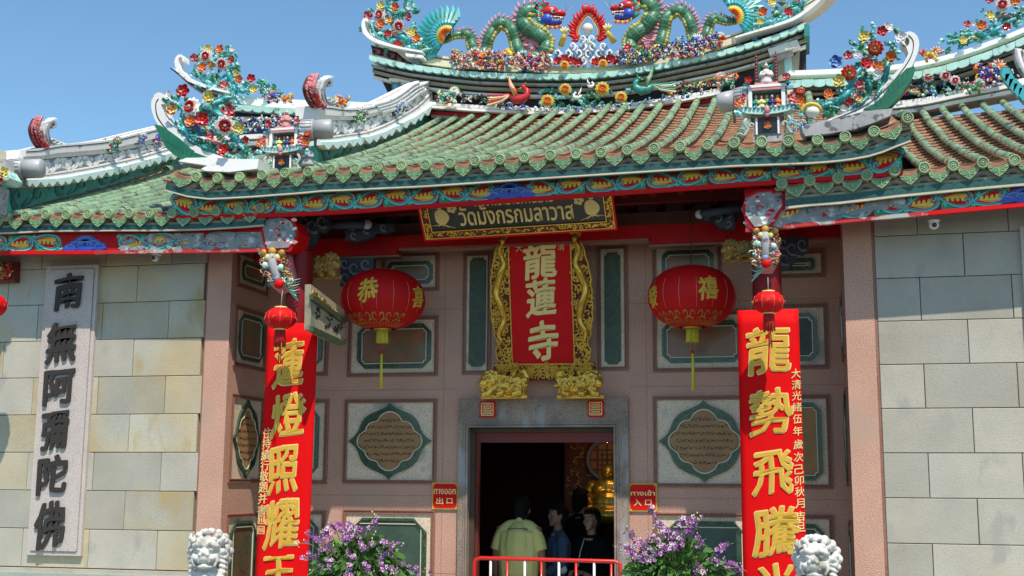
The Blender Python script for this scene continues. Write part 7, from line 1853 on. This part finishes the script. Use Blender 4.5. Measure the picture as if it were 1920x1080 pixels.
    if spires:
        for sg in (-1, 1):
            b = MB(); b.prism([(sg*.42-.09, 2.3), (sg*.42+.09, 2.3), (sg*.42+.07, 3.6), (sg*.42, 3.95), (sg*.42-.07, 3.6)], T, -.35, -.2, 'maroon'); q = b.build('red_spire', t)
            b = MB()
            for j in range(9): b.ball(T(sg*.42, 2.5+.15*j, -.17), .03*s, 'pinkg', 5, 4)
            b.build('spire_studs', q)
        b = MB(); b.prism([(-.32, 2.5), (.32, 2.5), (.36, 3.4), (0, 3.2), (-.36, 3.4)], T, -.42, -.3, 'leafd'); b.tube([T(-.2, 3.3, -.25), T(0, 3.05, -.2), T(.2, 3.3, -.25)], .05*s, 'teal', 6); b.ball(T(0, 2.95, -.2), (.16*s, .1*s, .2*s), 'redg', 8, 6); b.build('green_banner', t)
pavilion(534, 321, .190, -1.28, False, 'glazed roof pavilion with figures at the left corner of the portico roof', 'left')
pavilion(1440, 256, .208, -1.28, True, 'glazed roof pavilion with twin red spires at the right corner of the portico roof', 'right')
# guardians beside the pavilions
figurine(xyz(577, 312, -1.3), .22, 'whited', 'sky', 'grey glazed guardian figure right of the left pavilion')
beast(1497, 236, 12, -1.75, -1, 'sky', 'cyan', 'blue', 'turquoise glazed beast at the foot of the right pavilion', w=0)
# small pavilion cut by the left edge
t = thing('roof_pavilion', 'pale glazed pavilion cut off by the left edge of the picture', 'roof ornament', xyz(0, 350, -1.58), 'glazed pavilions on the portico corners')
b = MB(); T = lambda x, y, w: xyz(x, y, -1.58, w); b.prism([(-40, 345), (22, 348), (30, 338), (20, 322), (-40, 322)], T, -.1, .1, 'aqua'); b.prism([(-40, 322), (18, 322), (16, 300), (-40, 300)], T, -.08, .05, 'whited'); b.prism([(-6, 322), (6, 322), (6, 283), (-6, 283)], T, -.05, .1, 'creamr'); b.prism([(-40, 366), (0, 400), (6, 352), (-40, 346)], T, -.1, .08, 'whited'); b.build('pale_shrine', t)
for x, y, kd in ((14, 318, 'lt'), (8, 334, 'org'), (18, 340, 'red'), (0, 330, 'pk'), (22, 330, 'yel')): put(kd, x, y, 10, -1.6, t, .12)

# ================================================================ floodlights, cameras, brackets under the eaves
def floodlight(c, R, L, d, label):
    d = V(d).normalized(); t = thing('floodlight', label, 'floodlight', c, 'grey floodlights on the roof'); c = V(c)
    b = MB(); b.tube([c-d*L*.5, c-d*L*.46, c+d*L*.05], [R*.85, R*.96, R*.96], 'plast', 24); b.build('can', t)
    b = MB(); b.tube([c+d*L*.05, c+d*L*.07, c+d*L*.46, c+d*L*.5], [R*.98, R*1.05, R*1.05, R*.98], 'plast', 24); hd = b.build('lamp_head', t)
    for k in range(18):
        a = 2*PI*k/18; u_ = d.cross(V((0, 0, 1))).normalized(); v_ = d.cross(u_); o = u_*math.cos(a)+v_*math.sin(a); q = MB(); q.tube([c+d*L*.09+o*R*1.05, c+d*L*.44+o*R*1.05], R*.045, 'plastd', 4); q.build('cooling_rib', hd)
    b = MB(); b.tube([c+d*L*.5, c+d*L*.505], R*.85, 'lens', 24); b.build('glass', t)
    b = MB(); b.tube([c+V((0, 0, -R*.9)), c+V((0, 0, -R*1.6)), c+V((0, .1, -R*1.8))], R*.15, 'plastd', 6); b.build('bracket', t)
floodlight(PX(592, 243, -4.75), .105, .34, (-1, -.25, -.05), 'grey cylindrical floodlight beside the left pavilion, pointing left')
floodlight(PX(48, 317, -7.9), .105, .36, (-1, -.25, -.05), 'grey cylindrical floodlight by the far left crest')
floodlight(xyz(1376, 188, -.6), .105, .30, (1, -.15, .12), 'grey cylindrical floodlight left of the right pavilion')
def dome_cam(px, py, Y, r_px, label, bl):
    c = P(px, py, Y); k = PXM(px, py, Y)*r_px; t = thing('security_camera', label, 'security camera', c, 'white dome cameras under the eaves')
    b = MB(); b.lathe([(.001, .9*k), (1.15*k, .9*k), (1.15*k, .55*k), (.9*k, .45*k), (.001, .45*k)], c+V((bl*.3*k, 0, 0)), 'plastw', 20); b.build('mount', t)
    b = MB(); b.ball(c, k, 'plastw', 16, 10); b.build('white_ball', t)
    b = MB(); d = V((.0, -1, -.35)).normalized(); b.tube([c+d*k*.80, c+d*k*1.02], k*.48, 'lens', 16); b.build('lens', t)
dome_cam(291, 483, -1.15, 7, 'small white camera under the left eave above the stone wall', 1)
dome_cam(1751, 421, -1.15, 10, 'white dome camera under the right eave above the stone wall', 0)

def relief(label, pts, n, cols, Y, sz, w=.1, seed=1):
    t = thing('glazed_relief', label, 'roof ornament', xyz(*pts[0], Y)); rq = random.Random(seed); c = crv(pts, 6); b = MB(); k = PXM(*pts[0], Y)
    for j in range(n):
        x, y = rq.choice(c); x += rq.uniform(-8, 8); y += rq.uniform(-sz, sz); a = rq.uniform(0, 6); r = rq.uniform(2.5, 5); m = rq.choice(cols)
        if rq.random() < .7: b.tube([xyz(x+r*(1-i/6)*math.cos(a+i*.8), y+r*(1-i/6)*math.sin(a+i*.8), Y, w+.05*rq.random()) for i in range(6)], [1.5*k, 1.2*k, .5*k], m, 5)
        else: b.ball(xyz(x, y, Y, w+.04*rq.random()), (r*.7*k, r*.4*k, r*.6*k), m, 7, 5)
    o = b.build('curled_relief', t); o['kind'] = 'stuff'; return t
relief('dense multicoloured glazed relief under the left dragon on the main ridge', [(858, 116), (900, 120), (950, 122), (1000, 124), (1030, 122)], 300, ['redg', 'aqua', 'yel', 'white', 'pinkg', 'blue', 'leaf', 'redg', 'org'], YW, 14, .16, 4)
relief('dense multicoloured glazed relief under the right dragon on the main ridge', [(1168, 116), (1220, 110), (1270, 102), (1310, 94), (1350, 84)], 300, ['redg', 'navy', 'blue', 'white', 'pinkg', 'yelp', 'leaf', 'sky'], YW, 14, .16, 5)
relief('small glazed figures and curls along the left part of the ridge wall', [(828, 182), (870, 186), (910, 190), (950, 196)], 90, ['yel', 'maroon', 'sky', 'plast', 'leaf', 'white'], YW+.05, 9, .06, 6)
relief('small pale blue glazed ornaments standing on the white ridge wall rail', [(960, 204), (1010, 208), (1060, 210), (1110, 208), (1180, 200), (1250, 190), (1320, 178)], 110, ['sky', 'white', 'plast', 'blue'], YW-.05, 4, .1, 7)
relief('small glazed figures and curls along the right part of the ridge wall', [(1250, 176), (1290, 168), (1330, 160), (1370, 152)], 90, ['yel', 'maroon', 'redg', 'plast', 'leaf', 'white'], YW+.05, 9, .06, 8)
relief('pots and pale blue glazed figures on the left wing ridge behind the pavilion', [(400, 244), (440, 240), (480, 236), (520, 232), (560, 228)], 160, ['sky', 'navy', 'white', 'plast', 'pinkg', 'aqua'], 3.1, 12, .1, 9)
relief('glazed curls on the right wing ridge wall', [(1700, 170), (1750, 172), (1810, 164), (1860, 156), (1900, 146)], 150, ['leaf', 'redg', 'white', 'aqua', 'blue'], YW+.02, 11, .06, 10)
# ================================================================ carved and painted bracket work round the column heads
def carved_bracket(px, top, bot, lean, label, sg):
    Y = -1.12; k = PXM(px, top, Y); t = thing('carved_bracket', label, 'bracket', xyz(px, top, Y), 'painted brackets on the column heads')
    H = bot-top; q = lambda x, y, w: xyz(px+x, top+y, Y, w)
    b = MB(); b.tube([q(0, 0, .02), q(0, H*.3, .05), q(lean*.5, H*.65, .04), q(lean, H*.92, .0)], [22*k, 25*k, 25*k, 14*k], 'pinkg', 12, flat=.8); b.build('curved_trunk', t)
    b = MB(); b.tube([q(-1, 2, .20), q(0, H*.3, .22), q(lean*.5, H*.6, .20), q(lean*.9, H*.85, .14)], [7*k, 8*k, 8*k, 5*k], 'whited', 8); b.build('white_scroll_face', t)
    b = MB()
    for j, (x, y, r, m) in enumerate(((-17, 4, 7, 'goldd'), (17, 4, 7, 'goldd'), (0, 0, 8, 'goldp'), (-9, 12, 6, 'yelp'), (9, 12, 6, 'yelp'), (0, H*.42, 7, 'teal'), (lean*.6, H*.66, 6, 'sky'), (lean*.8+2, H*.8, 9, 'redb'), (-14, H*.35, 6, 'aqua'), (15, H*.4, 6, 'aqua'))):
        b.ball(q(x, y, .22), (r*k, r*k*.7, r*k), m, 9, 6)
    b.build('painted_bosses', t)
    b = MB(); rr = random.Random(int(px))
    for j in range(110):
        x, y = rr.uniform(-24, 24), rr.uniform(0, H*.85); a = rr.uniform(0, 6); r = rr.uniform(4, 7); x += lean*(y/H)
        b.tube([q(x+r*(1-i/8)*math.cos(a+i*.7), y+r*(1-i/8)*math.sin(a+i*.7), .20+.03*rr.random()) for i in range(8)], [1.5*k, 1.2*k, .6*k], rr.choice(['goldd', 'white', 'teal', 'redg', 'pinkg', 'aqua', 'goldd', 'goldd', 'wood']), 5)
    b.build('carved_curls', t)['kind'] = 'stuff'
    b = MB()
    for j in range(9): b.tube([q(lean+sg*4, H*.86, .08), q(lean+sg*(10+2*j), H*(.80+.02*j)+(-8+3*j), .1), q(lean+sg*(22+rr.random()*8), H*.8+(-14+5*j), .08)], [2*k, 1.4*k, .4*k], 'teal' if j % 2 else 'aqua', 5)
    b.build('teal_beard', t)
carved_bracket(529, 478, 554, 12, 'painted carved bracket hanging below the end of the left beam', 1)
carved_bracket(1437, 438, 518, -1, 'painted carved bracket hanging below the end of the right beam', -1)
gilt_lion(602, 500, 74, -1, 'brown and gold carved lion bracket beside the head of the left column', -.85, 'goldd', 'lion brackets beside the columns', 'lion_bracket')
gilt_lion(1392, 470, 70, 1, 'brown and gold carved lion bracket beside the head of the right column', -.85, 'goldd', 'lion brackets beside the columns', 'lion_bracket')
MT['slate'] = mat('dark_slate_blue_paint', (.035, .045, .065), .6); MT['greyl'] = mat('grey_outline_paint', (.16, .16, .17), .6)
def cloud_arm(pts, Y, label, f):
    t = thing('cloud_bracket', label, 'bracket', xyz(*pts[0], Y), 'dark cloud-scroll brackets under the porch beam'); T = lambda x, y, w: xyz(x, y, Y, w)
    x0, y0, w_, h = pts[0][0], pts[0][1], pts[1][0], pts[1][1]
    b = MB(); b.prism([(x0, y0), (x0+f*w_, y0), (x0+f*w_*1.0, y0+h*.35), (x0+f*w_*.8, y0+h*.55), (x0+f*w_*.62, y0+h*.5), (x0+f*w_*.5, y0+h*.8), (x0+f*w_*.25, y0+h), (x0, y0+h*.95)], T, -.05, .03, 'slate'); b.build('scroll_block', t)
    b = MB()
    for cx, cy, r in ((.80, .22, .24), (.45, .35, .26), (.18, .68, .24), (.15, .2, .2)):
        b.ribbon([(x0+f*(cx*w_+(x)), y0+cy*h+y) for x, y in spiral(0, 0, r*h*.9, r*h*.2, 1, 6.6, 14)], [4.5, 3.5, 2], T, .03, .05, 'greyl')
    b.build('scroll_outline', t)
cloud_arm([(640, 484), (62, 56)], -.55, 'dark cloud-scroll bracket left of the left lantern', 1)
cloud_arm([(1462, 446), (54, 60)], -.55, 'dark cloud-scroll bracket right of the right column head', 1)
cloud_arm([(650, 420), (90, 34)], -.75, 'dark cloud-scroll bracket above the porch beam at the left', 1)
cloud_arm([(1378, 398), (66, 34)], -.75, 'dark cloud-scroll bracket above the porch beam at the right', -1)
cloud_arm([(566, 402), (52, 64)], -.98, 'key-fret cloud bracket right above the left column head', 1)
# ribbed tube under the eave, both sides
for a, c_, lb in (((600, 421), (688, 421), 'left'), ((1400, 388), (1312, 402), 'right')):
    t = thing('beam_nose', 'rounded grey-blue beam nose high in the porch at the %s' % lb, 'beam', xyz(*a, -.9), 'beam noses under the porch roof')
    k = PXM(*a, -.9); b = MB(); b.tube([xyz(*a, -.9), xyz(*c_, -.9), ], [8*k, 8*k], 'slate', 12); b.build('tube', t)
    b = MB(); b.ball(xyz(*c_, -.9), (9*k, 8*k, 9*k), 'plast', 12, 8); b.build('pale_tip', t)
# calligraphy panel on the tie beam from the left column back to the wall
pr = PXX(-4.42); T = lambda x, y, w: pr(x, y, w)
t = thing('scroll_panel', 'scroll-shaped panel with ink writing and green rails behind the top of the left couplet', 'panel', pr(600, 590, 0))
b = MB(); b.prism([(583, 533), (646, 582), (648, 646), (640, 648), (582, 618)], T, -.06, 0, 'board'); b.build('cream_field', t)
for pl in ([(580, 552), (640, 596), (648, 592), (648, 602), (640, 606), (580, 562)], [(580, 612), (636, 638), (642, 636), (642, 646), (634, 648), (580, 622)]):
    b = MB(); b.prism(pl, T, 0, .035, 'mgreen'); b.build('green_rail', t)
b = MB(); rr = random.Random(8)
for j in range(26): x = rr.uniform(586, 636); y = 540+(x-586)*.8+rr.uniform(2, 12); b.ribbon([(x, y), (x+rr.uniform(-4, 4), y+4), (x+rr.uniform(-4, 5), y+7)], 1.6, T, 0, .015, 'goldd')
b.build('carved_relief', t)
b = MB()
for (x0, y0) in ((594, 582), (614, 597), (630, 612)):
    for j in range(9): x = x0+rr.uniform(-6, 6); y = y0+rr.uniform(-10, 13); a = rr.uniform(-.8, 2.2); l = rr.uniform(5, 11); b.ribbon([(x, y), (x+l*.5*math.cos(a)+1, y+l*.5*math.sin(a)), (x+l*math.cos(a), y+l*math.sin(a))], [1, 2.8, .8], T, .0, .004, 'ink')
b.build('ink_writing', t)
# carved bracket cut by the left edge of the frame
t = thing('carved_bracket', 'small gold and red carved bracket under the left eave at the picture edge', 'bracket', xyz(8, 510, -1.05)); k = PXM(8, 510, -1.05)
b = MB(); b.prism([(-30, 492), (28, 490), (26, 528), (-30, 530)], lambda x, y, w: xyz(x, y, -1.0, w), -.1, .0, 'redd'); b.build('block', t)
b = MB(); rr = random.Random(5)
for j in range(40):
    x, y, a, r = rr.uniform(-24, 23), rr.uniform(495, 525), rr.uniform(0, 6), rr.uniform(4, 7); b.tube([xyz(x+r*(1-i/7)*math.cos(a+i*.7), y+r*(1-i/7)*math.sin(a+i*.7), -1.0, .02+.03*rr.random()) for i in range(7)], [1.6*k, 1*k], rr.choice(['goldd', 'goldd', 'redg', 'org', 'leafd', 'yelp']), 5)
b.build('carved_curls', t)
